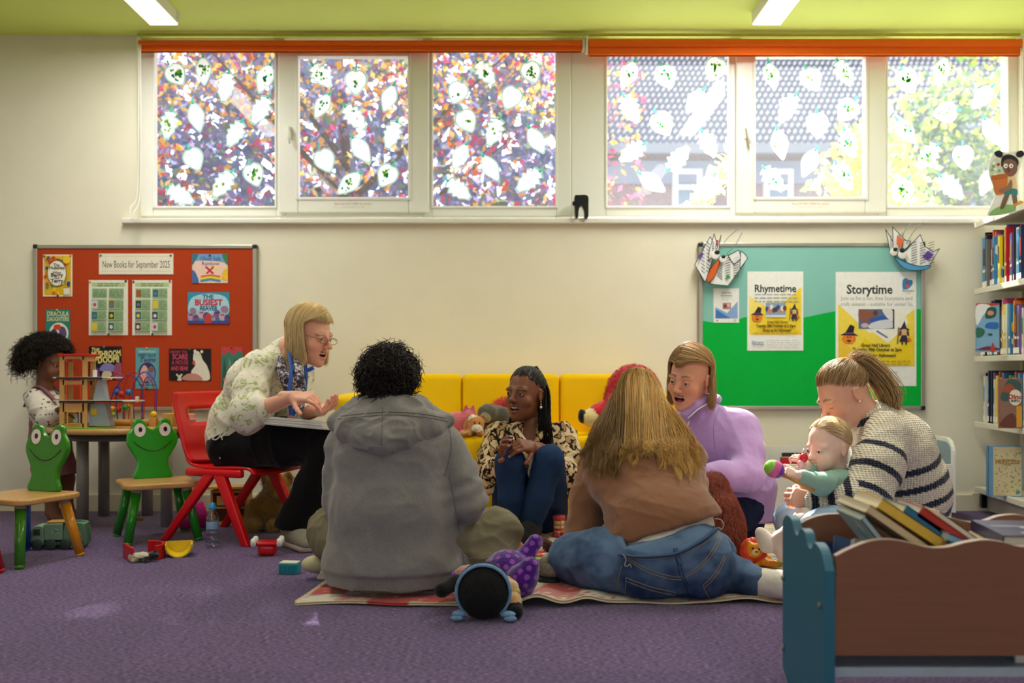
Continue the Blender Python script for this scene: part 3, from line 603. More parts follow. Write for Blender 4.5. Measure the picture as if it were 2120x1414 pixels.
f=F();f.sheet(1730,563,1897,799,'F2F3F2').text(1800,600,19,'Storytime','2E3336',.035,w=95)
f.blob([(1869,580),(1876,576),(1882,580),(1888,580),(1889,588),(1880,598),(1869,598)],'2E86BC').oval(1878,585,4.5,4.5,'7A5AA0',12).oval(1879,592,4,3.2,'D8584A',12).text(1880,602,5,'Bookstart','8A8F94',.03,w=24).text(1880,607,2.6,'Library','A0A4A8',.02)
f.text(1815,618,8,'Join us for a fun, free Storytime and','9EA4A6',.0,w=148).text(1815,630,8,'craft session - suitable for under 5s.','9EA4A6',0,w=150).poly([(1735,758),(1735,629),(1800,690),(1860,665),(1893,640),(1893,758)],'F5DC50').poly([(1780,668),(1838,710),(1860,690),(1880,668),(1870,640),(1790,640)],'F3F2E8').poly([(1790,700),(1840,735),(1893,690),(1893,758),(1745,758)],'F2D31E').poly([(1735,758),(1735,690),(1790,758)],'EFC83C')
f.rect(1777,640,1851,681,'5C6C98').blob([(1779,642),(1800,642),(1812,656),(1800,668),(1779,662)],'8C5A4A').blob([(1800,660),(1830,654),(1836,664),(1806,668)],'2F5CB4').blob([(1806,668),(1840,662),(1849,678),(1800,680)],'D6DCE8').blob([(1826,641),(1846,641),(1850,664),(1838,660)],'E4E2E4').oval(1812,648,5,6,'6A3A30',12).oval(1790,674,8,5,'C9B4C4',12).rect(1848,641,1851,681,'2E3350').poly([(1813,686),(1816,684),(1838,698),(1836,700)],'5A74B8')
pumpkin(f,1757,694,1.3);witch(f,1871,687,1.15)
f.text(1812,715,6.5,'Great Hall Library','4A4420',.04,w=60).text(1815,724,7,'Thursday 30th October at 2pm','3A3418',.04,w=102).text(1815,736,6.6,'Dress up for Halloween!','3A3418',.04,w=78).lines(1748,1884,748,754,2,'A89A40',2.2).lines(1830,1858,770,771,2,'B5BABE',1.2).lines(1800,1860,789,790,2,'B5BABE',1.2)
f.done('event_poster','tall white and yellow storytime poster, larger of the two Halloween posters','poster')
# -- two butterflies cut from card, wings like open books
def butterfly(cx,cy,ang,lab,bodycol,left,right,feel,eyes,extra,Y=5.315):
 t=thing('paper_butterfly',lab,'butterfly cut-out',(wx(cx,Y),Y,wz(cy,Y)))
 def sh(name,pts,col,y0,smooth=True,edge=True,n=4):
  q=wavy(pts,n=n)if smooth else pts
  f=MB();sc=Y/FPX
  pp=[((x-cx)*sc,-(y-cy)*sc)for x,y in q]
  f.prism(pp,.0015,C(col,.25),Matrix.Translation((0,-y0,0))@Matrix.Rotation(PI/2,4,'X'))
  if edge:
   for k in range(len(pp)):
    a,c=pp[k],pp[(k+1)%len(pp)]
    f.cyl((a[0],-y0-.002,a[1]),(c[0],-y0-.002,c[1]),.0018,C('24262A',.5),seg=5,caps=False)
  return f,sc
 for k,(pts,col)in enumerate(left+right):
  f,sc=sh('wing',pts,col,.002+.003*k,smooth=False)
  if col=='ECEFF0':
   xs=[p[0]for p in pts];ys=[p[1]for p in pts];mx_,my_=sum(xs)/len(xs),sum(ys)/len(ys)
   for r in range(9):
    for c in range(3):
     x=mx_+(c-1)*(max(xs)-min(xs))*.23;y=my_+(r-4)*(max(ys)-min(ys))*.078
     if not(min(xs)+8<x<max(xs)-8):continue
     w=(max(xs)-min(xs))*.075;s_=.35 if x>cx else-.9
     f.cyl(((x-w-cx)*sc,-.006-.003*k,-(y+w*s_-cy)*sc),((x+w-cx)*sc,-.006-.003*k,-(y-w*s_-cy)*sc),.0013,C('24262A',.5),seg=4,caps=False)
  f.build('wing',t)
 f,sc=sh('body',bodycol[0],bodycol[1],.024,n=4)
 f.build('insect_body',t)
 for(ex,ey,er,px,py)in eyes:
  b=MB();b.ball(((ex-cx)*sc,-.03,-(ey-cy)*sc),(er*sc,.003,er*sc),C('ECE7E2',.3));b.ball(((px-cx)*sc,-.0335,-(py-cy)*sc),(er*sc*.62,.002,er*sc*.5),C('17181A',.3));b.build('eye',t)
 for pts in feel:
  MB().tube([((x-cx)*sc,-.012-.004*i,-(y-cy)*sc)for i,(x,y)in enumerate(wavy(pts,False,5))],.0022,C('9A9FA4',.3),5).build('feeler',t)
 for pts,col in extra:
  MB().prism([((x-cx)*sc,-(y-cy)*sc)for x,y in pts],.001,C(col,.3),Matrix.Translation((0,-.021,0))@Matrix.Rotation(PI/2,4,'X')).build('colour_patch',t)
butterfly(1490,540,0,'paper butterfly with an orange body on the corner of the teal board',([(1483,540),(1488,543),(1478,572),(1465,585),(1461,578),(1470,556)],'D8622A'),[([(1470,490),(1482,510),(1477,530),(1460,585),(1438,548)],'ECEFF0'),([(1478,484),(1488,520),(1478,530),(1466,540),(1468,520)],'ECEFF0'),([(1492,487),(1487,520),(1478,535)],'E4E8EA')],[([(1483,545),(1505,528),(1530,530),(1541,545),(1506,592),(1468,588)],'ECEFF0'),([(1506,530),(1528,518),(1534,535),(1518,548)],'E4E8EA'),([(1532,520),(1540,526),(1546,535),(1530,558)],'E4E8EA')],[[(1491,517),(1503,495),(1525,476)],[(1504,525),(1520,508),(1532,484)]],[(1478,529,9,1482,524),(1494,538,7,1495,533)],[([(1451,524),(1455,526),(1448,540),(1445,536)],'6B3FA0'),([(1482,498),(1486,498),(1483,510),(1480,508)],'B0264E'),([(1504,568),(1511,576),(1500,579)],'2E9A5A')])
butterfly(1888,516,0,'paper butterfly with a blue striped body on the corner above the storytime poster',([(1848,532),(1856,536),(1874,545),(1900,552),(1921,550),(1915,558),(1885,561),(1862,552)],'4E9ACF'),[([(1833,475),(1848,500),(1852,524),(1842,520)],'ECEFF0'),([(1847,470),(1866,490),(1878,502),(1864,522),(1848,518)],'ECEFF0'),([(1868,497),(1884,500),(1878,512),(1866,520)],'E4E8EA')],[([(1866,528),(1903,486),(1912,510),(1930,522),(1943,515),(1921,553),(1880,552)],'ECEFF0')],[[(1864,500),(1868,480),(1878,466)],[(1875,505),(1886,482),(1902,463)]],[(1846,523,8,1849,518),(1864,528,9.5,1863,520)],[([(1854,488),(1868,497),(1862,514),(1853,506)],'DE6A2E'),([(1917,520),(1929,528),(1918,540),(1907,532)],'5F3FA0')])
# -- black holder on the sill
t=thing('tape_holder','glossy black plastic holder standing on the white window sill','holder',(wx(1203,5.33),5.33,wz(449,5.32)));t.location.z=wz(456,5.32)+.014
b=MB();M_BLK=mat('black_plastic','17181A',.2)
pr=wavy([(-.036,.112),(-.012,.118),(.034,.114),(.038,.06),(.036,0),(.018,0),(.014,.035),(.0,.062),(-.014,.04),(-.018,0),(-.032,0),(-.036,.05)],n=4)
b.prism(pr,.06,M_BLK,Matrix.Translation((0,.03,0))@Matrix.Rotation(PI/2,4,'X'),bev=.004);b.build('holder_body',t)
MB().box((-.041,-.01,.075),(.012,.02,.022),M_BLK,bev=.003).build('side_clip',t)
# ---------------------------------------------------------------- furniture
M_VINYL=mat('yellow_vinyl','FBCB00',.45,noise=.03,scale=8,bump=.0008,bscale=220,spec=.15)
sx0,sx1=wx(690,4.75),wx(1412,4.75);scx=(sx0+sx1)/2
SY0,SY1=4.74,5.33
t=thing('sofa','bright yellow vinyl sofa against the wall, heaped with soft toys','sofa',(scx,(SY0+SY1)/2,0))
def soft(d,m,bev=.03,seg=4):
 b=MB();bm=bmesh.new();bmesh.ops.create_cube(bm,size=1)
 for v in bm.verts:v.co=Vector((v.co.x*d[0],v.co.y*d[1],v.co.z*d[2]))
 bmesh.ops.bevel(bm,geom=list(bm.edges),offset=bev,segments=seg,profile=.5,affect='EDGES');return bm
hw=(sx1-sx0)/2;aw=.155
MB().bm(soft((hw*2-.02,SY1-SY0-.03,.20),M_VINYL),M_VINYL,Matrix.Translation((0,.01,.14))).build('base',t)
cut=[-hw+aw,wx(955,5.1)-scx,wx(1160,5.1)-scx,hw-aw]
for i in range(3):
 w=cut[i+1]-cut[i];c=(cut[i]+cut[i+1])/2
 MB().bm(soft((w-.002,SY1-SY0-.17,.20),M_VINYL,.035),M_VINYL,Matrix.Translation((c,-.075,.342))).build('seat_cushion',t)
 MB().bm(soft((w-.002,.19,.62),M_VINYL,.03),M_VINYL,Matrix.Translation((c,.2,.43))).build('backrest',t)
for s_ in(-1,1):MB().bm(soft((aw,SY1-SY0,.56),M_VINYL,.045),M_VINYL,Matrix.Translation((s_*(hw-aw/2),0,.365))).build('arm',t)
for sx in(-1,1):
 for sy in(-1,1):MB().cyl((sx*(hw-.1),sy*.22,0),(sx*(hw-.1),sy*.22,.06),.022,M_BLK).build('foot',t)
# ---- round play table
M_BEECH=mat('beech_laminate','C99A5E',.4,noise=.12,scale=14,stretch=(1,8,1),coat=.2)
M_BEECH_E=mat('beech_edge','B98548',.45,noise=.12,scale=20)
M_GREYLEG=mat('grey_metal_leg','8C8984',.4,metal=.1,noise=.02)
TX,TY,TZ=wx(258,4.97),4.97,.482
t=thing('round_table','round beech play table on grey legs below the orange notice board','table',(TX,TY,0))
MB().lathe([(0,TZ-.026),(.355,TZ-.026),(.36,TZ-.02),(.36,TZ-.004),(.356,TZ),(0,TZ)],M_BEECH,seg=64).build('tabletop',t)
MB().lathe([(.30,TZ-.06),(.30,TZ-.027),(.285,TZ-.027),(.285,TZ-.06),(.30,TZ-.06)],C('4A4744',.5),seg=40).build('apron',t)
for(px,py)in((171,1090),(345,1090),(215,1068),(305,1067)):
 q=PF(px,py)-Vector((TX,TY,0));MB().cyl((q.x,q.y,0),(q.x,q.y,TZ-.027),.028,M_GREYLEG,seg=20).build('leg',t)
# ---- frog chairs
M_SEATW=mat('chair_seat_wood','CB995A',.38,noise=.10,scale=10,stretch=(1,9,1),coat=.3)
FROG=wavy([(-.078,0),(-.072,.05),(-.07,.085),(-.09,.12),(-.112,.165),(-.108,.205),(-.088,.235),(-.082,.262),(-.06,.275),(-.034,.262),(-.022,.238),(0,.226),(.022,.238),(.034,.262),(.06,.275),(.082,.262),(.088,.235),(.108,.205),(.112,.165),(.09,.12),(.07,.085),(.072,.05),(.078,0)],n=4)
def frog_chair(label,x,y,face,green,legs,seat_h=.262,eye='F1E6E2'):
 """face = direction the chair faces, as an angle of its -Y axis"""
 t=thing('frog_chair',label,'chair',(x,y,0),face)
 m=mat('frog_paint_'+green,green,.25,noise=.05,scale=12,coat=.4)
 b=MB();sq=wavy([(-.15,-.15),(0,-.158),(.15,-.15),(.158,0),(.148,.145),(0,.15),(-.148,.145),(-.158,0)],n=5)
 b.prism(sq,.024,M_SEATW,Matrix.Translation((0,0,seat_h-.024)),bev=.007);b.build('seat',t)
 bk=MB();T=Matrix.Translation((0,.118,seat_h-.002))@Matrix.Rotation(math.radians(-6),4,'X')@Matrix.Rotation(PI/2,4,'X')
 bk.prism(FROG,.026,m,T,bev=.008);bo=bk.build('backrest',t)
 for s_ in(-1,1):
  e=MB();e.prism(oval(s_*.055,.222,.025,.031),.0015,C(eye,.4),T@Matrix.Translation((0,0,.026)))
  e.prism(oval(s_*.055+.002,.224,.0085,.011),.001,C('111113',.3),T@Matrix.Translation((0,0,.0276)));e.build('eye',bo)
 MB().tube([T@Vector((x_,.125+.045*(x_/.085)**2,.0268))for x_ in[(-.085+.17*k/14)for k in range(15)]],.0018,C('111113',.3),5).build('smile',bo)
 for(sx,sy),c in zip(((-1,-1),(1,-1),(1,1),(-1,1)),legs):
  l=MB();top=Vector((sx*.105,sy*.105,seat_h-.026));ft=Vector((sx*.15,sy*.15,0))
  l.cyl(ft.lerp(top,.05),ft.lerp(top,.93),.0185,mat('leg_paint_'+c,c,.25,noise=.03,coat=.3),.0215,seg=18)
  l.cyl(ft,ft.lerp(top,.05),.015,mat('leg_paint_'+c,c,.25),.0185,seg=18);l.cyl(ft.lerp(top,.93),top,.0215,C('9A938A',.4),seg=18)
  l.build('leg',t)
 return t
frog_chair('green frog-faced chair with green legs, drawn up to the round table',-1.60,4.49,math.radians(30),'1F9A14',('23861A',)*4)
frog_chair('green frog-faced chair with green, blue and orange legs in front of the toddler',-1.955,3.98,math.radians(-22),'2E8408',('5EA02A','3E7F1E','E2931A','1D4FA0'))
t=frog_chair('red painted chair of which only the edge and a leg show beside the colourful-legged frog chair',-2.04,3.74,math.radians(60),'C81E1E',('B81818',)*4,.30)
t['label']='red painted child chair, mostly cut off beside the frog chair with mixed legs';t.name='child_chair'
t.location=(-2.115,3.66,0)
# ---- red plastic chair under the librarian
M_RED=mat('red_polypropylene','DE0C1C',.28,noise=.03,scale=6,bump=.0003,bscale=300,spec=.5)
RC=thing('plastic_chair','red one-piece plastic school chair with the grey-blonde woman sitting on it','chair',(-1.235,4.535,0),math.radians(-22+90))
RC['label']='red moulded plastic school chair with the woman in the floral blouse on it'
# local: faces -Y
def shell(prof,halfw,thick,m,hole=None):
 """prof: list of (y,z,halfwidth factor); makes a curved shell with thickness"""
 b=MB();n=len(prof);nu=13;V=[];
 for side in(0,1):
  for i,(y,z,w)in enumerate(prof):
   j0,j1=max(i-1,0),min(i+1,n-1);ty,tz=prof[j1][0]-prof[j0][0],prof[j1][1]-prof[j0][1];l=math.hypot(ty,tz);ny,nz_=-tz/l,ty/l
   for k in range(nu):
    u=-1+2*k/(nu-1);cup=.018*u*u
    V.append((u*halfw*w,y+(ny*(cup*-1+side*thick)),z+nz_*(cup*-1+side*thick)))
 F=[]
 ok=lambda i,k:not(hole and hole[0]<=i<hole[1]and hole[2]<=k<hole[3])
 idx=lambda s,i,k:s*n*nu+i*nu+k
 for i in range(n-1):
  for k in range(nu-1):
   if ok(i,k):
    F.append((idx(0,i,k),idx(0,i,k+1),idx(0,i+1,k+1),idx(0,i+1,k)));F.append((idx(1,i,k),idx(1,i+1,k),idx(1,i+1,k+1),idx(1,i,k+1)))
    for(a,c,di,dk)in(((i,k),(i,k+1),-1,0),((i+1,k+1),(i+1,k),1,0),((i+1,k),(i,k),0,-1),((i,k+1),(i+1,k+1),0,1)):
     ii,kk=i+di,k+dk
     if not(0<=ii<n-1 and 0<=kk<nu-1)or not ok(ii,kk):F.append((idx(0,*a),idx(1,*a),idx(1,*c),idx(0,*c)))
 b.add(V,F,m,smooth=True);return b
SH=.325
bp_=spline([(0,.30,.66),(0,.295,.60),(0,.27,.52),(0,.245,.44),(0,.225,.385),(0,.19,.345)],4)
shell([(p.y-.06,p.z,.93+.07*min(1,(.68-p.z)*6))for p in bp_],.19,.012,M_RED,hole=(5,8,3,9)).build('backrest',RC)
sp_=spline([(0,.15,.345),(0,.11,.325),(0,0,.318),(0,-.12,.322),(0,-.18,.318),(0,-.2,.300)],4)
shell([(p.y,p.z,1)for p in[Vector((0,.165,.385)),Vector((0,.158,.362))]+sp_],.19,.012,M_RED).build('seat',RC)
for sx in(-1,1):
 for(fy,ty)in((.255,.02),(-.185,-.03)):
  b=MB();ft=Vector((sx*.205,fy,0));tp=Vector((sx*.185,ty,SH-.022))
  d=(tp-ft)
  for(u0,u1,w0,w1)in((0,1,.019,.030),):
   q=[ft+Vector((0,s1*w0,0))for s1 in(-1,1)]+[tp+Vector((0,s1*w1,0))for s1 in(1,-1)]
   poly=[(p.y,p.z)for p in q]
   x0=ft.x
   V=[(ft.x-.016,q[0].y,q[0].z),(ft.x-.016,q[1].y,q[1].z),(tp.x-.016,q[2].y,q[2].z),(tp.x-.016,q[3].y,q[3].z)]
   V+=[(x+.032,y,z)for x,y,z in V]
   bm=bmesh.new();vv=[bm.verts.new(v)for v in V]
   for f in((0,3,2,1),(4,5,6,7),(0,1,5,4),(1,2,6,5),(2,3,7,6),(3,0,4,7)):bm.faces.new([vv[i]for i in f])
   bmesh.ops.recalc_face_normals(bm,faces=bm.faces);bmesh.ops.bevel(bm,geom=list(bm.edges),offset=.006,segments=3,profile=.5,affect='EDGES');b.bm(bm,M_RED)
  b.build('leg',RC)
 MB().bm(soft((.034,.30,.034),M_RED,.01,3),M_RED,Matrix.Translation((sx*.185,.0,SH-.018))).build('side_rail',RC)
# ---- bookshelf along the side wall, running towards the viewer
M_SHELF=mat('cream_shelf','DDD8C8',.45,noise=.02)
BS=thing('bookcase','cream metal library bookcase full of picture books by the last window','bookcase',(2.47,5.30,0),-.0957)
DEP,LEN=.27,1.15
SHZ=[1.54,1.187,.83,.483,.14]
for i,z in enumerate(SHZ):
 b=MB();b.box((DEP/2,-LEN/2,z-.006),(DEP,LEN,.012),M_SHELF,bev=.002);b.box((-.002,-LEN/2,z-.012),(.016,LEN,.03),M_SHELF,bev=.003)
 if i==0:
  for k in range(3):b.box((-.012,-.2-.33*k,z-.012),(.004,.14,.026),C('F4F3EE',.15),bev=.001)
 b.build('shelf',BS)
MB().box((DEP+.01,-LEN/2,.78),(.012,LEN,1.52),M_SHELF).build('back_panel',BS)
for y in(-.0,-.98):MB().box((DEP-.02,y,.76),(.04,.03,1.5),M_SHELF,bev=.003).build('upright',BS)
b=MB();b.box((DEP/2+.02,-LEN/2,.07),(DEP-.05,LEN-.06,.1),M_SHELF);b.build('plinth',BS)
for y in(-.02,-LEN+.1):MB().box((.03,y,.075),(.03,.035,.09),M_BLK,bev=.004).build('foot_cap',BS)
TBS=BS.matrix_basis.copy()
M_PAGE=mat('book_pages','E9E2CF',.8,noise=.06,scale=90,stretch=(1,60,1))
def book_mb(w,h,d,cover,spine=None,label=True,deco=None,rr=random):
 """w thickness (local X... along the shelf), h height, d depth; spine at -depth side. local: x depth(0 spine..d), y thickness, z up"""
 b=MB();m=C(cover,.35);s=C(spine,.35)if spine else m;e=.0025
 b.box((d/2,-w/2+e/2,h/2),(d,e,h),m);b.box((d/2,w/2-e/2,h/2),(d,e,h),m);b.box((e/2,0,h/2),(e,w,h),s,bev=min(.001,w*.1))
 b.box((d/2,0,h/2),(d-.008,w-2*e,h-.008),M_PAGE)
 if label:b.box((-.0006,0,.024),(.0012,w*.94,.028),C('F3F1EA',.4))
 if w>.011 and deco:
  b.box((-.0005,0,h*.62),(.001,w*.55,h*.34),C(deco,.35));b.box((-.0005,0,h*.35),(.001,w*.7,h*.05),C('F3E9D2',.4))
 return b
def cover_art(b,w,h,d,cols,rr,side=-1):
 y=side*(w/2+.0006)
 for k in range(9):
  x,z,rx,rz=rr.uniform(.15,.85)*d,rr.uniform(.1,.9)*h,rr.uniform(.06,.2)*d,rr.uniform(.05,.14)*h
  pts=[(min(max(x+rx*math.cos(a),.006),d-.004),min(max(z+rz*math.sin(a),.006),h-.006))for a in[2*PI*j/12 for j in range(12)]]
  if side>0:pts=pts[::-1]
  b.add([(p,y+side*.00005*k,q)for p,q in pts],[tuple(range(12))],C(rr.choice(cols),.35))
PAL={'red':('B8202E','C23A34'),'navy':('22305E','1F2A4C'),'blue':('2E7FB8','3C8FC4'),'teal':('23828C','2C6E70'),'yellow':('E5CF2A','E9DA58'),'green':('3D8A3E','6A9A2E'),'purple':('6B4A94','7C5A9C'),'white':('E6E4DE','D9DCE0'),'orange':('DC7A24','E08A2E'),'black':('26252A','303038'),'pink':('C85A86','D27A98'),'brown':('6E4632','5C3C30'),'grey':('8A8C90','75777C')}
def shelf_row(zi,shelfname,seq,seed,h0,h1,start=.012):
 rr=random.Random(seed);y=start;cnt={};tot={}
 while sum(q[1]+.002 for q in seq)>.74:seq=seq[:-1]
 for c,*_ in seq:tot[c]=tot.get(c,0)+1
 for c,w,*o in seq:
  h=rr.uniform(h0,h1)if not o else o[0];d=rr.uniform(.19,.24)
  if not o and rr.random()<.3:h*=.88
  b=book_mb(w,h,d,rr.choice(PAL[c]),rr.choice(PAL[c]),True,rr.choice(['E9D24A','C23A34','3C8FC4','F0EDE2','2C2C34','3D8A3E']))
  cover_art(b,w,h,d,['E9D24A','C23A34','3C8FC4','F0EDE2','2C2C34','8CBF5A'],rr,-1)
  lean=rr.uniform(-.03,.05)*(1 if w<.02 else.4)
  bo=b.build('book',None);loc=TBS@Vector((rr.uniform(.012,.04),-(y+w/2),SHZ[zi]+.0005))
  bo.location=loc;bo.rotation_euler=(max(0,lean)*.0,0,-.0957)
  i=cnt.get(c,0);cnt[c]=i+1
  lab=('%s %s-spined book on the %s shelf, counting from the wall'%(NTH[i],c,shelfname))if tot[c]>1 else 'only %s-spined book on the %s shelf of the bookcase'%(c,shelfname)
  tag(bo,lab,'book','books on the %s shelf of the bookcase'%shelfname)
  y+=w+rr.uniform(.0008,.003)
rs=lambda s:[(x.split(':')[0],float(x.split(':')[1])/1000)for x in s.split()]
shelf_row(1,'top book',[('blue',.05,.27)]+rs('navy:10 pink:9 black:14 grey:9 green:15 black:9 orange:14 red:12 pink:20 blue:24 grey:9 purple:28 yellow:20 black:12 yellow:22 purple:16 red:11 red:15 navy:22 blue:14 purple:18 grey:20 black:9 white:30 blue:26 red:14 navy:20 yellow:22 black:10 teal:24 white:20 red:20 blue:18 green:20 orange:18 navy:22'),3,.245,.30)
shelf_row(2,'middle book',[('brown',.016,.24),('white',.03,.27)]+rs('navy:26 black:12 red:18 green:22 teal:30 navy:12 brown:34 black:16 teal:18 yellow:34 pink:14 yellow:30 white:22 green:14 blue:24 red:22 orange:18 navy:30 purple:24 white:16 teal:26 yellow:24 grey:18 black:16 red:24 blue:26 green:20 orange:24'),5,.24,.29)
shelf_row(3,'lower book',rs('green:15 black:9 grey:14 white:16 navy:14 grey:12 white:22 navy:14 teal:20 black:10 teal:14 purple:16 white:12 yellow:16 orange:14 red:16 brown:16 yellow:15 blue:20 red:18 navy:22 teal:18 green:24 pink:16 white:20 orange:18 black:20 blue:24 red:22 purple:18 yellow:20 grey:18 green:22 navy:20'),8,.235,.275)
# books standing with the cover to the room
def facing_book(px,py_top,py_bot,Y,wpx,label,bg,draw,turn=0.0,thick=.02,spinecol=None,base_z=None):
 h=(py_bot-py_top)/FPX*Y;w=wpx/FPX*Y;p=P(px,py_bot,Y)
 if base_z is not None:p.z=base_z
 b=MB();m=C(bg,.4);e=.002
 b.box((0,-thick/2+e/2,h/2),(w,e,h),m);b.box((0,thick/2-e/2,h/2),(w,e,h),m);b.box((-w/2+e/2,0,h/2),(e,thick,h),C(spinecol or bg,.4));b.box((0,0,h/2),(w-.006,thick-2*e,h-.008),M_PAGE)
 draw(b,w,h,-thick/2-.0006)
 return tag(b.build('book',None,p,(0,0,turn)),label,'book')
def flat(b,pts,y,col,k=0):b.add([(x,y-.0001*k,z)for x,z in pts],[tuple(range(len(pts)))],C(col,.4))
def btxt(b,x,z,h,s,col,y,bold=.03,k=12):
 v,f=text_geo(s,h*1.38,bold*h);b.add([(x+a,y-.0001*k,z+c)for a,c,_ in v],f,C(col,.4))
def d_lake(b,w,h,y):
 flat(b,[(-w/2,h*.9),(w/2,h*.97),(w/2,h),(-w/2,h)],y,'C94A32',1);flat(b,wavy([(-w*.48,h*.55),(-w*.2,h*.75),(w*.1,h*.95),(-w*.48,h*.95)]),y,'E9EEF0',2);flat(b,wavy([(-.1*w,h*.7),(.3*w,h*.72),(.35*w,h*.9),(0,h*.9)]),y,'2F5E4A',3);flat(b,oval(.12*w,h*.8,w*.14,h*.05),y,'D89A8A',4)
 flat(b,wavy([(-w*.48,h*.3),(-w*.2,h*.34),(-.15*w,h*.46),(-w*.48,h*.5)]),y,'2F6E5A',5);flat(b,wavy([(-.1*w,h*.5),(.4*w,h*.48),(.42*w,h*.6),(0,h*.6)]),y,'2E6FC4',6);flat(b,wavy([(-w*.49,0.01),(w*.49,.01),(w*.45,h*.08),(0,h*.12),(-w*.45,h*.06)]),y,'7A2E40',7);flat(b,wavy([(.1*w,h*.02),(.3*w,h*.02),(.22*w,h*.2)]),y,'C93A32',8);flat(b,oval(.1*w,h*.36,w*.1,h*.025),y,'2A4A5C',9)
facing_book(2044,628,729,4.86,46,'blue lake picture book facing out at the wall end of the middle book shelf','7FB2D8',d_lake,-.12,.012)
def d_princess(b,w,h,y):
 rr=random.Random(6)
 flat(b,[(-w*.36,.004),(w*.48,.004),(w*.48,h-.004),(-w*.36,h-.004)],y,'D9CDA0',1)
 for i in range(90):
  x,z=rr.uniform(-w*.33,w*.45),rr.uniform(.02,h-.015)
  if abs(z-h*.68)<h*.09 and-.25*w<x<.38*w:continue
  flat(b,[(x+.004*math.cos(k*2.1+i),z+.005*math.sin(k*2.1+i))for k in range(3)],y,rr.choice(['6E7A5C','9A8A5A','8C6A5A','5C7A80']),2)
 btxt(b,.05*w,h*.73,.009,'A Necklace for','8C6A3A',y,.02);btxt(b,.05*w,h*.68,.019,'PRINCESS','A8823A',y,.05);btxt(b,.05*w,h*.63,.009,'Stories','8C6A3A',y,.02);flat(b,wavy([(w*.3,h*.05),(w*.42,h*.06),(w*.38,h*.13),(w*.33,h*.12)]),y,'4E9AA8',4)
facing_book(2079,903,1007,4.88,67,'gold and blue princess story book standing on the bottom shelf','6FA0C4',d_princess,-.1,.03,'4E86B4',SHZ[4]+.001)
def d_dino(b,w,h,y):
 flat(b,wavy([(-w*.45,h*.6),(-.1*w,h*.97),(w*.45,h*.9),(w*.3,h*.6),(0,h*.55)]),y,'3A5A54',1);flat(b,wavy([(-w*.4,h*.75),(-.1*w,h*.9),(.2*w,h*.8),(.0,h*.72)]),y,'A0523A',2);flat(b,oval(.2*w,h*.62,w*.28,h*.16),y,'ECE3D0',3);btxt(b,.2*w,h*.63,.022,'Dino','A8362A',y,.05);btxt(b,.2*w,h*.55,.012,'INFO','2A2A2A',y,.05);flat(b,wavy([(-w*.45,.01),(.3*w,.01),(.1*w,h*.3),(-w*.3,h*.2)]),y,'6E3A2C',4);flat(b,[(.25*w,0.006),(w*.49,.006),(w*.49,h*.45),(.25*w,h*.45)],y,'D99A2A',5)
facing_book(2091,764,867,4.70,44,'dinosaur book with its cover turned out on the lower book shelf','8C6A5A',d_dino,-.2,.02,'B0504A',SHZ[3]+.001)
# ---- kinder boxes behind the striped jumper
M_KB=mat('white_laminate','ECEAE2',.4,noise=.015);M_KG=mat('blue_grey_panel','8DA4AE',.55,noise=.03)
def kinder_box(px0,px1,Y,depth,label,books,seed):
 x0,x1=P(px0,0,Y).x,P(px1,0,Y).x;t=thing('book_browser',label,'book box',((x0+x1)/2,Y+depth/2,0));hx=(x1-x0)/2
 z0,zt=.05,.42
 side=[(-depth/2,z0),(depth/2,z0),(depth/2,zt-.02),(depth/2-.06,zt)]+[(-depth/2+.085-.085*math.sin(a),zt-.085+.085*math.cos(a))for a in[k*PI/2/6 for k in range(7)]]
 for sx in(-1,1):
  b=MB();T=Matrix.Translation((sx*hx-.009,0,0))@Matrix.Rotation(PI/2,4,'Z')@Matrix.Rotation(PI/2,4,'X')
  b.prism(side,.018,M_KB,T,bev=.002)
  so=b.build('side_panel',t)
  ins=[(max(-depth/2+.02,min(depth/2-.02,y)),max(z0+.03,min(zt-.02,z-.02)))for y,z in side]
  for ss in(-1,1):MB().prism(ins,.002,M_KG,Matrix.Translation((sx*hx+(-.011 if ss<0 else.009),0,0))@Matrix.Rotation(PI/2,4,'Z')@Matrix.Rotation(PI/2,4,'X')).build('colour_inlay',so)
 MB().box((0,-depth/2+.012,(z0+.29)/2),(2*hx-.02,.018,.29-z0),M_KB,bev=.002).build('front_panel',t)
 MB().box((0,depth/2-.012,.2),(2*hx-.02,.018,.32),M_KB).build('back_panel',t)
 MB().box((0,0,z0+.01),(2*hx-.02,depth-.03,.018),M_KB).build('base',t)
 for sx in(-1,1):
  for sy in(-1,1):MB().cyl((sx*(hx-.04),sy*(depth/2-.05),.0),(sx*(hx-.04),sy*(depth/2-.05),z0),.02,M_BLK).build('caster',t)
 rr=random.Random(seed)
 for k,(c,lab)in enumerate(books):
  h=.26+rr.uniform(-.02,.02);w=.024;yy=-depth/2+.05+k*.042
  b=MB();b.box((0,0,h/2),(min(2*hx-.08,.2),w,h),C(c,.4),bev=.002);b.box((0,0,h/2+.002),(min(2*hx-.08,.2)-.006,w-.006,h),M_PAGE)
  for q in range(3):b.box((rr.uniform(-.06,.06),-w/2-.0006,h*rr.uniform(.72,.95)),(.06,.0012,.018),C(rr.choice(['E9D24A','F0EDE2','2C3A6C','C23A34']),.4))
  tag(b.build('book',None,(t.location.x+rr.uniform(-.02,.02),t.location.y+yy,z0+.021),(-.12,0,0)),lab,'book','books in the white browser boxes')
 return t
kinder_box(1582,1762,4.95,.30,'white book browser box with grey side panels behind the baby',[('C2202A','red book at the front of the browser box behind the baby'),('2A2A30','dark book second from the front of the browser box behind the baby'),('D8DCDC','pale book third from the front of the browser box behind the baby')],3)
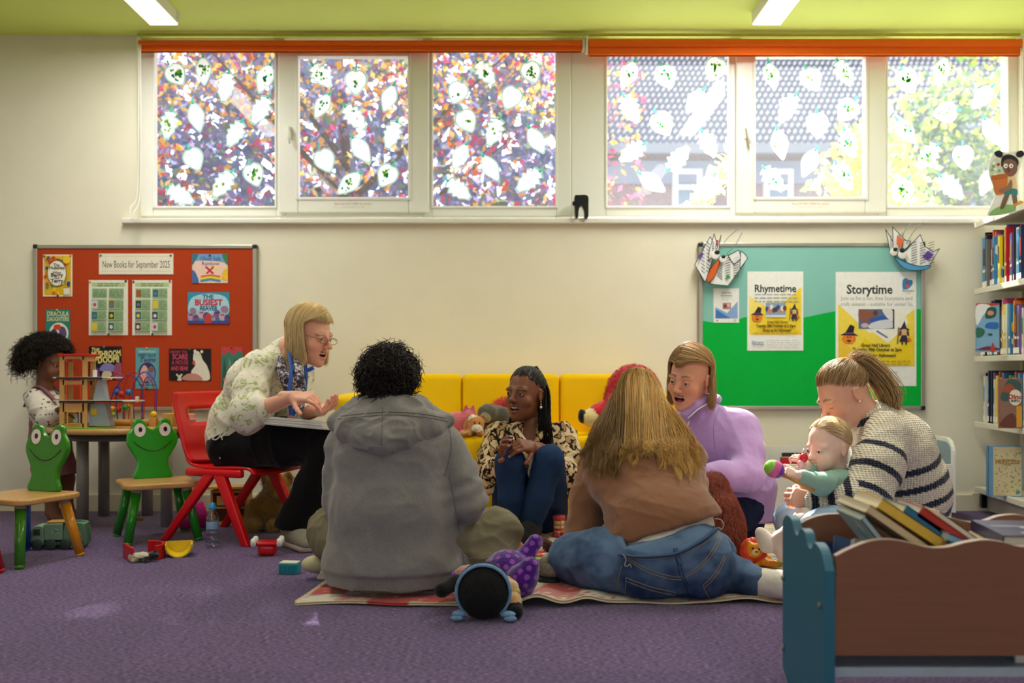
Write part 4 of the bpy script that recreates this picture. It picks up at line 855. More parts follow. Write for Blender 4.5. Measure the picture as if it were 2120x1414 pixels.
kinder_box(1800,1976,4.95,.30,'white book browser box with grey side panels behind the striped jumper',[('3A5A8C','blue book at the front of the browser box behind the striped jumper'),('C24A34','red book behind the blue one in the browser box behind the striped jumper'),('6A8CA0','grey-blue book at the back of the browser box behind the striped jumper')],4)
# ---- wave-topped book trough in front
M_TEAL=mat('teal_panel','2C6C86',.5,noise=.04,scale=5);M_TEALE=mat('teal_panel_edge','0F4A70',.4,noise=.02);M_WALN=mat('brown_wood_laminate','8A5A42',.5,noise=.09,scale=5,stretch=(1,1,22));M_WEDGE=mat('pale_wood_edge','C9B0A4',.5)
BN,BF,BXL,BXR=2.1,2.43,.66,1.86
BT=thing('book_trough','low book trough with teal scalloped end panel and brown wavy sides','book box',((BXL+BXR)/2,(BN+BF)/2,0));bl=BT.location
def zt(py,Y):return CH-(py-HY)/FPX*Y
end=[(BF,.0),(BF,.40)]
end=wavy([(BF,.385),(BF-.03,.405),(BF-.075,.402),(BF-.10,.378),(BF-.125,.372),(BF-.15,.392),(BF-.185,.388),(BF-.205,.365),(BF-.23,.360),(BF-.255,.378),(BF-.30,.366),(BN,.33)],False,5)
end=[(y-bl.y,z)for y,z in end]+[(BN-bl.y,.02),(BN-bl.y+.05,.0),(BF-bl.y-.05,0),(BF-bl.y,.03)]
for x in(BXL,BXR):
 b=MB();T=Matrix.Translation((x-bl.x,0,0))@Matrix.Rotation(PI/2,4,'Z')@Matrix.Rotation(PI/2,4,'X');b.prism(end,.022,M_TEAL,T,bev=.0015)
 eo=b.build('end_panel',BT)
 for(yy,zz)in((BF-.012,.25),(BN+.03,.25),(BF-.012,.08)):MB().ball((x-bl.x-.002,yy-bl.y,zz),(.004,.007,.007),mat('screw_steel','9A958C',.3,metal=.8),seg=12,rings=8).build('bolt',eo)
def wave_panel(Y,name,pys,zb):
 pts=[(P(px,py,Y).x,P(px,py,Y).z)for px,py in pys];top=wavy(pts,False,8);b=MB()
 poly=[(x-bl.x,z)for x,z in top]+[(BXR-bl.x,zb),(BXL+.022-bl.x,zb)]
 b.prism(poly,.018,M_WALN,Matrix.Translation((0,Y+.018-bl.y,0))@Matrix.Rotation(PI/2,4,'X'))
 po=b.build(name,BT);e=MB();n=len(top)
 V=[(x-bl.x,Y-bl.y-.0005,z+.001)for x,z in top]+[(x-bl.x,Y+.0185-bl.y,z+.001)for x,z in top]
 e.add(V,[(i,i+1,n+i+1,n+i)for i in range(n-1)],M_WEDGE).build('edge_band',po)
wave_panel(BN+.005,'front_panel',[(1731,1152),(1760,1137),(1800,1122),(1840,1118),(1880,1124),(1920,1134),(1960,1134),(2000,1124),(2040,1119),(2080,1124),(2120,1133),(2200,1124),(2300,1120),(2420,1128),(2520,1130),(2640,1128),(2860,1128)],.15)
wave_panel(BF-.023,'back_panel',[(1640,1098),(1670,1078),(1710,1066),(1760,1067),(1810,1079),(1850,1086),(1890,1078),(1930,1066),(1970,1073),(2010,1082),(2040,1079),(2070,1069),(2110,1067),(2160,1078),(2240,1072),(2400,1078),(2620,1076)],.15)
MB().box((0,0,.158),(BXR-BXL-.03,BF-BN-.04,.016),M_WALN).build('trough_floor',BT)
MB().box((0,0,.108),(BXR-BXL-.03,BF-BN-.06,.02),mat('pale_blue_shelf','B9C6D6',.5)).build('lower_shelf',BT)
def loose_book(x,y,z,w,h,th,rx,ry,rz,col,label,art,seed):
 """a book lying or leaning; local: w along x, h along z, th along y, corner at base centre"""
 b=MB();m=C(col,.35);e=.0025
 b.box((0,-th/2+e/2,h/2),(w,e,h),m);b.box((0,th/2-e/2,h/2),(w,e,h),m);b.box((-w/2+e/2,0,h/2),(e,th,h),m);b.box((0,0,h/2),(w-.006,th-2*e,h-.008),M_PAGE)
 rr=random.Random(seed)
 for s_ in(-1,1):
  for k in range(7):
   cx_,cz,a,c=rr.uniform(-.3,.3)*w,rr.uniform(.15,.85)*h,rr.uniform(.08,.18)*w,rr.uniform(.05,.12)*h
   pts=oval(cx_,cz,a,c,10);pts=pts if s_<0 else pts[::-1]
   b.add([(p,s_*(th/2+.0006+.00005*k),q)for p,q in pts],[tuple(range(10))],C(rr.choice(art),.35))
 return tag(b.build('book',None,(x,y,z),(rx,ry,rz)),label,'book','books in the wavy trough')
zf=.168
def troughbook(px,Yd,w,h,th,rx,ry,rz,col,label,art,seed,dz=0):loose_book(P(px,0,Yd).x,Yd,zf+dz,w,h,th,rx,ry,rz,col,label,art,seed)
R_=math.radians
troughbook(1762,2.30,.16,.19,.012,R_(-24),R_(4),R_(8),'3A3C78','dark blue book lowest beside the teal end panel of the trough',['C9CCE4','5A5CA0','E8E2DC'],1)
troughbook(1790,2.26,.17,.20,.012,R_(-26),R_(16),R_(6),'6C82B4','pale blue book behind the dark blue one in the trough',['E8EAF2','3E5694','C9B4A4'],2)
troughbook(1765,2.20,.15,.165,.012,R_(-20),R_(10),R_(2),'3E9AB0','turquoise book tucked against the front wave of the trough',['8CD0DA','2A6E80'],3)
def lean_book(p0,p1,Y0,w,th,col,label,art,seed):
 """a book leaning over: its long edge runs from the upper to the lower point, its width goes back into the trough"""
 o=loose_book(0,0,0,w,(P(*p0,Y0)-P(*p1,Y0)).length,th,0,0,0,col,label,art,seed);a_=(P(*p0,Y0)-P(*p1,Y0)).normalized();b_=Vector((0,1,0));n_=a_.cross(b_)
 M=Matrix((b_,n_,a_)).transposed().to_4x4();M.translation=P(*p1,Y0)+b_*(w/2);o.matrix_basis=M
lean_book((1787,1072),(1872,1178),2.17,.17,.014,'B9D3DA','light blue book leaning under the wide cream book in the trough',['7FB2C4','E4EEF0'],5)
lean_book((1797,1053),(1950,1158),2.15,.20,.020,'D9BE96','wide cream book leaning highest out of the trough',['D87A3A','C8483A','E2C88C','E8A03A'],6)
lean_book((1822,1042),(1980,1146),2.20,.17,.026,'D6B04A','yellow edged board book leaning behind the wide cream book in the trough',['E8D23A','8CA83A','E4D6B0'],7)
lean_book((1872,1056),(1996,1140),2.22,.15,.026,'2E6E9C','blue board book leaning against the yellow edged one in the trough',['C9DCE8','274A70'],8)
lean_book((1905,1058),(2010,1132),2.22,.15,.026,'B8362E','red board book leaning behind the blue board book in the trough',['E0D4BC','8C2420'],9)
lean_book((1938,1070),(2020,1128),2.23,.15,.030,'E2D8C4','cream board book last of the leaning stack in the trough',['C9B890','E8E0D0'],11)
lean_book((1962,1112),(2060,1150),2.18,.18,.018,'8CC0E4','sky blue book lying low between the leaning stack and the flat books',['E4EEF4','6A9AC0'],10)
troughbook(1815,2.26,.16,.19,.02,R_(-24),R_(20),R_(10),'D8D4CC','white covered book slanting beside the light blue book in the trough',['E0A83A','8CA0C4','C8C4BC'],4)
for k,(c,lab)in enumerate((('D9DBE0','pale grey book lying lowest of the flat pile in the trough'),('E9E6DC','white book lying second in the flat pile in the trough'),('C9B48C','tan book lying third in the flat pile in the trough'),('2E2A5C','navy book lying on top of the flat pile in the trough'))):
 loose_book(1.16+.03*(k%2),2.16,.29+.026*k+.013,.24,.19,.024,R_(-88),0,R_(4-3*k),c,lab,['C9CCD4','8C8AA0'],20+k)
loose_book(1.2,2.16,.169,.22,.17,.12,R_(-90),0,0,'7A8CA0','thick grey book under the flat pile in the trough',['C9CCD4'],30)
# ---------------------------------------------------------------- soft-body modeller: smooth unions of tapered limbs, meshed by surface nets
def V3(*a):return np.array(a[0]if len(a)==1 else a,float)
def hash3(i,j,k):
 h=(i*374761393+j*668265263+k*2147483647)&0xffffffff
 h=((h^(h>>13))*1274126177)&0xffffffff
 return((h^(h>>16))&0xffff)/65535.0
def vnoise(p):
 """value noise in 3-D, -1..1"""
 q=np.floor(p).astype(np.int64);f=p-q;f=f*f*(3-2*f);o=0
 for a in(0,1):
  for b in(0,1):
   for c in(0,1):
    w=(f[:,0]if a else 1-f[:,0])*(f[:,1]if b else 1-f[:,1])*(f[:,2]if c else 1-f[:,2])
    o=o+w*hash3(q[:,0]+a,q[:,1]+b,q[:,2]+c)
 return o*2-1
def fbm(p,oct=3):
 s,a=0,1.0
 for _ in range(oct):s=s+a*vnoise(p);p=p*2.03+11.7;a*=.5
 return s
def frame(fwd,up=(0,0,1)):
 """rotation whose columns are right, forward, up"""
 f=V3(fwd);f/=np.linalg.norm(f);r=np.cross(f,V3(up));r/=np.linalg.norm(r);u=np.cross(r,f)
 return np.stack([r,f,u],1)
class SDF:
 def __init__(s):s.p=[]
 def _add(s,fn,lo,hi,k,neg,c):s.p.append((fn,np.array(lo),np.array(hi),k,neg,c));return s
 def cap(s,p0,p1,r0,r1=None,k=.02,neg=False,c=None):
  p0,p1=V3(p0),V3(p1);r1=r0 if r1 is None else r1;d=p1-p0;L2=max(d@d,1e-12);m=max(r0,r1)
  def fn(X):
   t=np.clip(((X-p0)@d)/L2,0,1);return np.linalg.norm(X-p0-t[:,None]*d,axis=1)-(r0+t*(r1-r0))
  return s._add(fn,np.minimum(p0,p1)-m,np.maximum(p0,p1)+m,k,neg,c)
 def chain(s,pts,rad,k=.02,c=None):
  for i in range(len(pts)-1):s.cap(pts[i],pts[i+1],rad[i],rad[i+1],k,False,c)
  return s
 def ell(s,ctr,r,R=None,k=.02,neg=False,c=None):
  ctr=V3(ctr);r=V3(r)if hasattr(r,'__len__')else V3(r,r,r);R=np.eye(3)if R is None else R
  def fn(X):
   q=(X-ctr)@R;k0=np.linalg.norm(q/r,axis=1);k1=np.linalg.norm(q/r**2,axis=1)
   return k0*(k0-1)/np.maximum(k1,1e-9)
  ext=np.abs(R)@r
  return s._add(fn,ctr-ext,ctr+ext,k,neg,c)
 def ecap(s,p0,p1,a,b,side,k=.03,neg=False,c=None):
  """limb with an elliptic section: a = half widths along `side` at each end, b = half depths"""
  p0,p1=V3(p0),V3(p1);d=p1-p0;L=np.linalg.norm(d);z=d/L;x=V3(side);x=x-z*(x@z);x/=np.linalg.norm(x);y=np.cross(z,x)
  m=max(*a,*b)
  def fn(X):
   q=X-p0;t=q@z;tt=np.clip(t/L,0,1);A=a[0]+tt*(a[1]-a[0]);B=b[0]+tt*(b[1]-b[0]);E=np.minimum(A,B)
   ex=np.maximum(np.maximum(-t,t-L),0)
   return(np.sqrt(((q@x)/A)**2+((q@y)/B)**2+(ex/E)**2)-1)*E
  return s._add(fn,np.minimum(p0,p1)-m,np.maximum(p0,p1)+m,k,neg,c)
 def box(s,ctr,h,r=.01,R=None,k=.005,neg=False,c=None):
  ctr,h=V3(ctr),V3(h);R=np.eye(3)if R is None else R
  def fn(X):
   q=np.abs((X-ctr)@R)-(h-r);return np.linalg.norm(np.maximum(q,0),axis=1)+np.minimum(q.max(1),0)-r
  ext=np.abs(R)@h
  return s._add(fn,ctr-ext,ctr+ext,k,neg,c)
 def near(s,X,only=None):
  """index of the primitive each point lies nearest to"""
  D=np.stack([p[0](X)if not p[4]else np.full(len(X),9.)for p in s.p],1)
  return D.argmin(1)
 def eval(s,X):
  D=np.full(len(X),.3)
  for fn,lo,hi,k,neg,c in s.p:
   d=fn(X)
   if neg:h=np.maximum(k-np.abs(D+d),0)/k;D=np.maximum(D,-d)+h*h*k/4
   else:h=np.maximum(k-np.abs(D-d),0)/k;D=np.minimum(D,d)-h*h*k/4
  return D
 def mesh(s,res=.008,floor=None,clip=None,smooth=1):
  pos=[p for p in s.p if not p[4]]
  lo=np.min([p[1]for p in pos],0)-3*res-.01;hi=np.max([p[2]for p in pos],0)+3*res+.01
  n=np.ceil((hi-lo)/res).astype(int)+1;ax=[lo[i]+res*np.arange(n[i])for i in range(3)]
  D=np.full(n,.1,np.float32)
  for fn,l,h,k,neg,c in s.p:
   m=k+2.5*res+.004;i0=np.clip(np.floor((l-m-lo)/res).astype(int),0,n);i1=np.clip(np.ceil((h+m-lo)/res).astype(int)+1,0,n)
   if(i1<=i0).any():continue
   sl=tuple(slice(a,b)for a,b in zip(i0,i1));G=np.stack(np.meshgrid(*[ax[i][sl[i]]for i in range(3)],indexing='ij'),-1).reshape(-1,3)
   d=fn(G).reshape(D[sl].shape);q=D[sl]
   if neg:hh=np.maximum(k-np.abs(q+d),0)/k;D[sl]=np.maximum(q,-d)+hh*hh*k/4
   else:hh=np.maximum(k-np.abs(q-d),0)/k;D[sl]=np.minimum(q,d)-hh*hh*k/4
  if floor is not None:
   zz=(floor-ax[2])[None,None,:];D=np.maximum(D,zz.astype(np.float32))
  if clip is not None:
   G=np.stack(np.meshgrid(*ax,indexing='ij'),-1).reshape(-1,3);D=np.maximum(D,clip(G).reshape(D.shape).astype(np.float32))
  S=D<0
  cs=tuple(x-1 for x in D.shape);acc=np.zeros(cs+(3,),np.float32);cnt=np.zeros(cs,np.float32)
  for a in range(3):
   for b in(0,1):
    for c in(0,1):
     o=[0,0,0];o[(a+1)%3]=b;o[(a+2)%3]=c;o2=list(o);o2[a]=1
     A=D[o[0]:o[0]+cs[0],o[1]:o[1]+cs[1],o[2]:o[2]+cs[2]];B=D[o2[0]:o2[0]+cs[0],o2[1]:o2[1]+cs[1],o2[2]:o2[2]+cs[2]]
     x=(A<0)!=(B<0);t=np.where(x,A/np.where(x,A-B,1),0)
     acc[...,a]+=np.where(x,t+0,0)
     for ax_ in range(3):
      if ax_!=a:acc[...,ax_]+=x*o[ax_]
     cnt+=x
  has=cnt>0;ids=np.full(cs,-1,np.int64);ids[has]=np.arange(has.sum())
  V=(np.argwhere(has)+acc[has]/cnt[has][:,None])*res+lo
  F=[]
  for a in range(3):
   b,c=(a+1)%3,(a+2)%3
   A=np.take(S,range(S.shape[a]-1),a);B=np.take(S,range(1,S.shape[a]),a);ch=np.argwhere(A!=B)
   ok=(ch[:,b]>0)&(ch[:,c]>0)&(ch[:,b]<S.shape[b]-1)&(ch[:,c]<S.shape[c]-1);ch=ch[ok]
   eb,ec=np.eye(3,dtype=int)[b],np.eye(3,dtype=int)[c]
   q=[ids[tuple((ch-x).T)]for x in(eb+ec,ec,0*eb,eb)];Q=np.stack(q,1)
   ins=S[tuple(ch.T)];Q[~ins]=Q[~ins][:,::-1];F.append(Q)
  F=np.concatenate(F);F=F[(F>=0).all(1)]
  E=np.concatenate([F[:,[i,(i+1)%4]]for i in range(4)])
  for _ in range(smooth):
   s_=np.zeros_like(V);ct=np.zeros(len(V))
   np.add.at(s_,E[:,0],V[E[:,1]]);np.add.at(ct,E[:,0],1);np.add.at(s_,E[:,1],V[E[:,0]]);np.add.at(ct,E[:,1],1)
   V=V*.4+.6*s_/ct[:,None]
  return V,F
def vnormals(V,F):
 a,b,c,d=(V[F[:,i]]for i in range(4));n=np.cross(c-a,d-b);N=np.zeros_like(V)
 for i in range(4):np.add.at(N,F[:,i],n)
 return N/np.maximum(np.linalg.norm(N,axis=1),1e-12)[:,None]
def wmat(o):
 M=o.matrix_basis.copy()
 while o.parent is not None:o=o.parent;M=o.matrix_basis@M
 return M
def np_mesh(name,V,F,mats,parent=None,col=None,mi=None,smooth=True,world=True,loc=None,kind=None):
 """mesh object from arrays; V in world coordinates when world"""
 V=np.asarray(V,float)
 if parent is not None and world:
  Q=np.array(wmat(parent).inverted());V=V@Q[:3,:3].T+Q[:3,3]
 me=bpy.data.meshes.new(name);n,k=F.shape
 me.vertices.add(len(V));me.vertices.foreach_set('co',V.ravel())
 me.loops.add(n*k);me.loops.foreach_set('vertex_index',F.ravel().astype(np.int32))
 me.polygons.add(n);me.polygons.foreach_set('loop_start',(np.arange(n)*k).astype(np.int32))
 for m in(mats if isinstance(mats,(list,tuple))else[mats]):me.materials.append(m)
 if mi is not None:me.polygons.foreach_set('material_index',np.asarray(mi,np.int32))
 me.polygons.foreach_set('use_smooth',np.full(n,smooth));me.update(calc_edges=True)
 if col is not None:
  at=me.attributes.new('col','FLOAT_COLOR','POINT');at.data.foreach_set('color',np.concatenate([col,np.ones((len(V),1))],1).ravel())
 o=link(name,me,parent,loc)
 if kind:o['kind']=kind
 return o
class Bag:
 """collects array meshes (quads) with vertex colours into one"""
 def __init__(s):s.V,s.F,s.C,s.n=[],[],[],0
 def add(s,V,F,col):
  V=np.asarray(V,float);col=np.asarray(col,float)
  if col.ndim==1:col=np.tile(col,(len(V),1))
  s.V.append(V);s.F.append(np.asarray(F)+s.n);s.C.append(col);s.n+=len(V);return s
 def get(s):return np.concatenate(s.V),np.concatenate(s.F),np.concatenate(s.C)
 def build(s,name,m,parent,**k):
  V,F,c=s.get();return np_mesh(name,V,F,m,parent,c,**k)
def ball_np(c,r,R=None,nu=20,nv=12):
 th=np.linspace(0,PI,nv+1);ph=np.linspace(0,2*PI,nu,endpoint=False);T,Q=np.meshgrid(th,ph,indexing='ij')
 v=np.stack([np.sin(T)*np.cos(Q),np.cos(T),np.sin(T)*np.sin(Q)],-1).reshape(-1,3)*(V3(r)if hasattr(r,'__len__')else r)
 if R is not None:v=v@R.T
 i,j=np.meshgrid(np.arange(nv),np.arange(nu),indexing='ij');a=i*nu+j;b=i*nu+(j+1)%nu
 return v+V3(c),np.stack([a,b,b+nu,a+nu],-1).reshape(-1,4)[:,::-1]
def strands(paths,rad,seg=3,tip=.25):
 """paths (N,K,3) -> thin tapering tubes; returns V,F and the strand number of each vertex"""
 N,K,_=paths.shape;t=np.gradient(paths,axis=1);t/=np.maximum(np.linalg.norm(t,axis=2,keepdims=True),1e-9)
 ref=np.concatenate([np.eye(3),np.array([[.577,.577,.577],[.577,-.577,.577],[.707,0,-.707]])]);ref=ref[np.abs(t@ref.T).max(1).argmin(1)][:,None,:];a=np.cross(t,ref);a/=np.maximum(np.linalg.norm(a,axis=2,keepdims=True),1e-9);b=np.cross(t,a)
 rad=np.broadcast_to(np.asarray(rad,float).reshape(-1,1),(N,1));tp=np.linspace(0,1,K);prof=(np.where(tp<.6,1,1-(1-tip)*(tp-.6)/.4)*np.minimum(1,.5+tp*9))[None,:]
 R=(rad*prof)[...,None,None];th=np.arange(seg)*2*PI/seg
 V=paths[:,:,None,:]+R*(a[:,:,None,:]*np.cos(th)[None,None,:,None]+b[:,:,None,:]*np.sin(th)[None,None,:,None])
 n,k,s_=np.meshgrid(np.arange(N),np.arange(K-1),np.arange(seg),indexing='ij');base=(n*K+k)*seg;s2=(s_+1)%seg
 F=np.stack([base+s_,base+s2,base+seg+s2,base+seg+s_],-1).reshape(-1,4)
 return V.reshape(-1,3),F,np.repeat(np.arange(N),K*seg)
def fur(V,F,n,length,rad,seed,col,jit=.5,down=.3,mask=None):
 r=np.random.RandomState(seed);f=F if mask is None else F[mask(V[F].mean(1))];N=vnormals(V,F)
 a=V[f];ar=np.linalg.norm(np.cross(a[:,2]-a[:,0],a[:,3]-a[:,1]),axis=1);i=r.choice(len(f),n,p=ar/ar.sum())
 w=r.dirichlet((1,1,1,1),n);p=(a[i]*w[...,None]).sum(1);nn=N[f[i]].mean(1)
 d=nn+r.normal(size=(n,3))*jit+V3(0,0,-down);d/=np.linalg.norm(d,axis=1)[:,None];L=length*r.uniform(.6,1.3,(n,1))
 paths=np.stack([p-nn*.002,p+d*L*.5,p+d*L*.95+V3(0,0,-1)*L*down],1)
 SV,SF,sid=strands(paths,np.full(n,rad),3,.3)
 cc=np.clip(V3(col)*(1+.28*r.uniform(-1,1,(n,1))),0,1);return SV,SF,cc[sid]
# ---------------------------------------------------------------- blanket and toys
LIN=lambda h:V3(rgb(h))
M_VC=mat('vertex_cloth',rough=.85,noise=.06,scale=160,bump=.0015,bscale=260,attr=True,sheen=.2,spec=.15)
M_PLUSH=mat('plush',rough=.95,noise=.12,scale=120,bump=.004,bscale=180,attr=True,sheen=.5,spec=.1)
M_PLAST=mat('toy_plastic',rough=.28,noise=.02,attr=True,spec=.5)
# blanket: a patchwork quilt rumpled on the carpet
BQ=[V3(-.71,3.17,0),V3(.98,3.20,0),V3(1.36,4.86,0),V3(-.50,4.62,0)]
NU,NV=150,140
u,v=np.meshgrid(np.linspace(0,1,NU),np.linspace(0,1,NV),indexing='ij');u,v=u.ravel(),v.ravel()
Pq=(BQ[0]*((1-u)*(1-v))[:,None]+BQ[1]*(u*(1-v))[:,None]+BQ[2]*(u*v)[:,None]+BQ[3]*((1-u)*v)[:,None])
cr=.05;du=np.minimum(u,1-u)*1.7;dv=np.minimum(v,1-v)*1.5
Pq[:,1]+=.012*np.sin(u*23)*np.exp(-v*14)+.02*np.sin(u*9+1)*np.exp(-v*10)
corner=(du<cr)&(dv<cr);rr_=np.hypot(cr-du,cr-dv)
Pq[:,0]+=np.where(corner&(u<.5),np.maximum(rr_-cr,0)*1.0,0)
z=.013+.004*fbm(Pq*6,2)+.0025*np.sin(u*64)*np.sin(v*60)
z+=.030*np.exp(-((u-.465)/.035)**2)*np.exp(-v*6)+.018*np.exp(-((u-.56)/.03)**2)*np.exp(-v*9)+.012*np.exp(-((u-.87)/.04)**2)*np.exp(-v*10)
Pq[:,2]=np.maximum(z,.008)
ci,cj=np.floor(u*13).astype(int),np.floor(v*11).astype(int);hh=hash3(ci+3,cj*7+1,ci*0)
pal=np.array([LIN(c)for c in('E9E0CC','EDE6D8','E3D6C0','D98C86','EBE2D2','E8D9C4','C9504A','E9DCCB')]);kk=(hh*7.99).astype(int)
cq=pal[kk];fl=fbm(np.stack([u*95,v*85,kk*3.1],1),2);dot=fl>.42
acc_=np.array([LIN(c)for c in('C77A70','D9A08C','9AA8B8','F1DDD4','C98A6A','A9B48C','E39A8A','BC5A5A')])[kk];cq=np.where(dot[:,None],acc_,cq)
edge=(u<.012)|(u>.988)|(v<.010);cq=np.where(edge[:,None],LIN('D9C6A4'),cq)
red=(np.abs(u-.185)<.04)&(v<.05);cq=np.where(red[:,None],LIN('C2403C'),cq)
bot=Pq.copy();bot[:,2]-=.007;bot[:,2]=np.maximum(bot[:,2]*.9,.0015)
i,j=np.meshgrid(np.arange(NU-1),np.arange(NV-1),indexing='ij');a=(i*NV+j).ravel();Ft=np.stack([a,a+NV,a+NV+1,a+1],1)
n0=NU*NV;Fb=Ft[:,::-1]+n0
bd=np.concatenate([np.arange(NU)*NV,(NU-1)*NV+np.arange(1,NV),(np.arange(NU-1)[::-1])*NV+NV-1,np.arange(1,NV-1)[::-1]]);b2=np.roll(bd,-1)
Fs=np.stack([b2,bd,bd+n0,b2+n0],1)[:,::-1]
BL_T=lambda x,y:.018
tag(np_mesh('blanket',np.concatenate([Pq,bot]),np.concatenate([Ft,Fb,Fs]),M_VC,None,np.concatenate([cq,cq*.95])),'cream patchwork quilt spread under the group on the purple carpet','blanket')
BZ=.018
def plush(name,label,cat,loc,build,res=.006,m=None,furspec=None,floor=None,extra=None,disp=.002):
 """a soft toy: body from an SDF with coloured regions"""
 s=SDF();build(s);V,F=s.mesh(res,floor=floor);c=np.array([LIN(p[5]or 'FFFFFF')for p in s.p])[s.near(V)]
 N=vnormals(V,F);V=V+N*(disp*fbm(V*55,2))[:,None]
 t=thing(name,label,cat,loc)
 np_mesh('toy_body',V,F,m or M_PLUSH,t,c)
 if furspec:
  n,L,r,col,dn,mask=furspec;SV,SF,cc=fur(V,F,n,L,r,3,col,.45,dn,mask);np_mesh('fur',SV,SF,M_PLUSH,t,cc)
 if extra:
  for nm,pieces in extra:
   bg_=Bag()
   for q,r,col in pieces:bg_.add(*ball_np(q,r),LIN(col))
   bg_.build(nm,M_PLAST,t)
 return t
# ---- soft toys on the sofa (seat top at z .442)
SZ=.442
def b_pig(s):
 c=P(945,880,4.9);c.z=SZ+.058
 s.ell(c,(.058,.05,.056),c='D8707A').ell(c+Vector((.06,-.02,.02)),(.042,.04,.042),c='D8707A',k=.02).cap(c+Vector((.045,-.02,.055)),c+Vector((.05,-.025,.085)),.016,.006,c='C2586A').cap(c+Vector((.078,-.02,.05)),c+Vector((.085,-.025,.085)),.016,.006,c='C2586A')
 s.cap(c+Vector((.09,-.04,.01)),c+Vector((.105,-.05,.008)),.018,.016,c='E08C90')
 for q in(-.03,.03):s.cap(c+Vector((q,-.03,-.03)),c+Vector((q,-.05,-.05)),.016,.014,c='C8646C')
plush('toy_pig','pink pig soft toy on the sofa beside the grey hood','soft toy',(wx(945,4.9),4.9,SZ),b_pig,floor=SZ)
def b_tiger(s):
 c=P(980,885,4.82);c.z=SZ+.045
 s.ell(c+Vector((0,.02,0)),(.05,.04,.044),c='B9722E').ell(c+Vector((.018,-.025,.01)),(.036,.034,.034),c='C4803A').ell(c+Vector((.02,-.055,-.008)),(.022,.018,.017),c='EFE2CC').ell(c+Vector((-.0,-.02,.04)),(.02,.012,.014),c='EADBC0')
 for q in(-.012,.045):s.ell(c+Vector((q,-.015,.043)),(.013,.009,.013),c='8C5220')
 for q in(-.05,-.015,.04):s.cap(c+Vector((q,-.02,-.03)),c+Vector((q-.005,-.06,-.034)),.014,.013,c='C4803A')
plush('toy_tiger','small orange and white tiger soft toy at the front of the sofa seat','soft toy',(wx(980,4.82),4.82,SZ),b_tiger,res=.004,floor=SZ,extra=[('toy_eyes',[(V3(P(980,885,4.82))+V3(.008+q,-.062,SZ+.065-P(980,885,4.82).z),.0045,'151515')for q in(0,.024)])])
def b_gor(s):
 c=P(1022,880,4.98);c.z=SZ+.075
 s.ell(c,(.075,.06,.07),c='55524A').ell(c+Vector((-.03,-.05,.03)),(.05,.04,.045),c='5C584E').ell(c+Vector((-.038,-.078,.012)),(.026,.016,.032),c='A39C84',k=.008).cap(c+Vector((.05,-.02,.03)),c+Vector((.09,-.05,-.04)),.03,.026,c='55524A').ell(c+Vector((-.02,-.02,-.05)),(.09,.06,.03),c='4E4B44')
plush('toy_gorilla','dark grey gorilla soft toy slumped behind the tiger on the sofa','soft toy',(wx(1022,4.98),4.98,SZ),b_gor,floor=SZ)
def b_redbird(s):
 c=P(1045,848,5.05)
 s.ell(c,(.055,.04,.05),c='E02A3C').cap(c,c+Vector((.04,0,-.12)),.045,.05,c='D0223A').ell(c+Vector((-.03,-.01,.01)),(.03,.02,.02),c='F06050')
rb=plush('feather_toy','fluffy red soft toy sticking up behind the gorilla on the sofa','soft toy',(wx(1045,5.05),5.05,SZ),b_redbird,floor=SZ,furspec=(2600,.022,.0009,LIN('E8303F'),.1,None))
def b_mint(s):
 c=P(862,868,4.95);c.z=SZ+.10
 s.ell(c,(.08,.06,.06),c='8FD0A8').ell(c+Vector((-.03,-.02,.02)),(.06,.05,.05),c='B8D8E0').ell(c+Vector((0,0,-.06)),(.09,.06,.05),c='7CC09A')
plush('toy_bundle','mint green soft toy on the sofa behind the hooded man','soft toy',(wx(862,4.95),4.95,SZ),b_mint,floor=SZ)
RDC=P(1313,825,4.93)
def b_dog(s):
 c=RDC;o=lambda x,y,z:c+Vector((x,y,z))
 s.ell(o(0,.03,0),(.142,.085,.168),c='C8102C').ell(o(0,.0,-.2),(.12,.1,.17),c='B80E28',k=.06)
 s.cap(o(-.09,-.05,-.05),o(-.18,-.08,-.075),.072,.055,c='C8102C',k=.05).cap(o(-.19,-.085,-.085),o(-.225,-.10,-.092),.05,.043,c='E6D49A',k=.015).ell(o(-.268,-.11,-.082),(.02,.024,.036),c='15130F',k=.008)
 s.cap(o(-.11,-.08,-.13),o(-.19,-.1,-.155),.03,.026,c='A80C26',k=.02).cap(o(.11,-.03,-.02),o(.15,-.06,-.14),.03,.035,c='C77058',k=.02)
dog=plush('toy_dog','big red furry dog soft toy with a cream muzzle and black nose on the sofa','soft toy',(RDC.x,RDC.y,SZ),b_dog,res=.008,floor=SZ,furspec=(9000,.012,.0008,LIN('D01430'),.15,lambda p:(p[:,0]>RDC.x-.16)&(p[:,2]>SZ+.03)))
# ---- orang-utan toy in front of the lilac jumper
OC=P(1492,1075,3.98)
def b_orang(s):
 o=lambda px,py,Y:P(px,py,Y)
 s.cap(o(1468,1010,4.02),o(1492,1085,3.98),.07,.085,c='8C3414').cap(o(1495,1050,3.95),o(1515,1120,3.9),.055,.05,c='8C3414').ell(Vector((o(1505,0,3.86).x,3.86,BZ+.03)),(.04,.04,.03),c='B07050')
 s.cap(o(1470,1090,4.02),Vector((o(1465,0,4.0).x,4.0,BZ+.06)),.07,.07,c='8C3414')
plush('toy_orangutan','shaggy rust-brown ape soft toy leaning against the lilac jumper','soft toy',(OC.x,OC.y,BZ),b_orang,res=.008,floor=BZ,furspec=(16000,.02,.0007,LIN('A03C16'),.6,None))
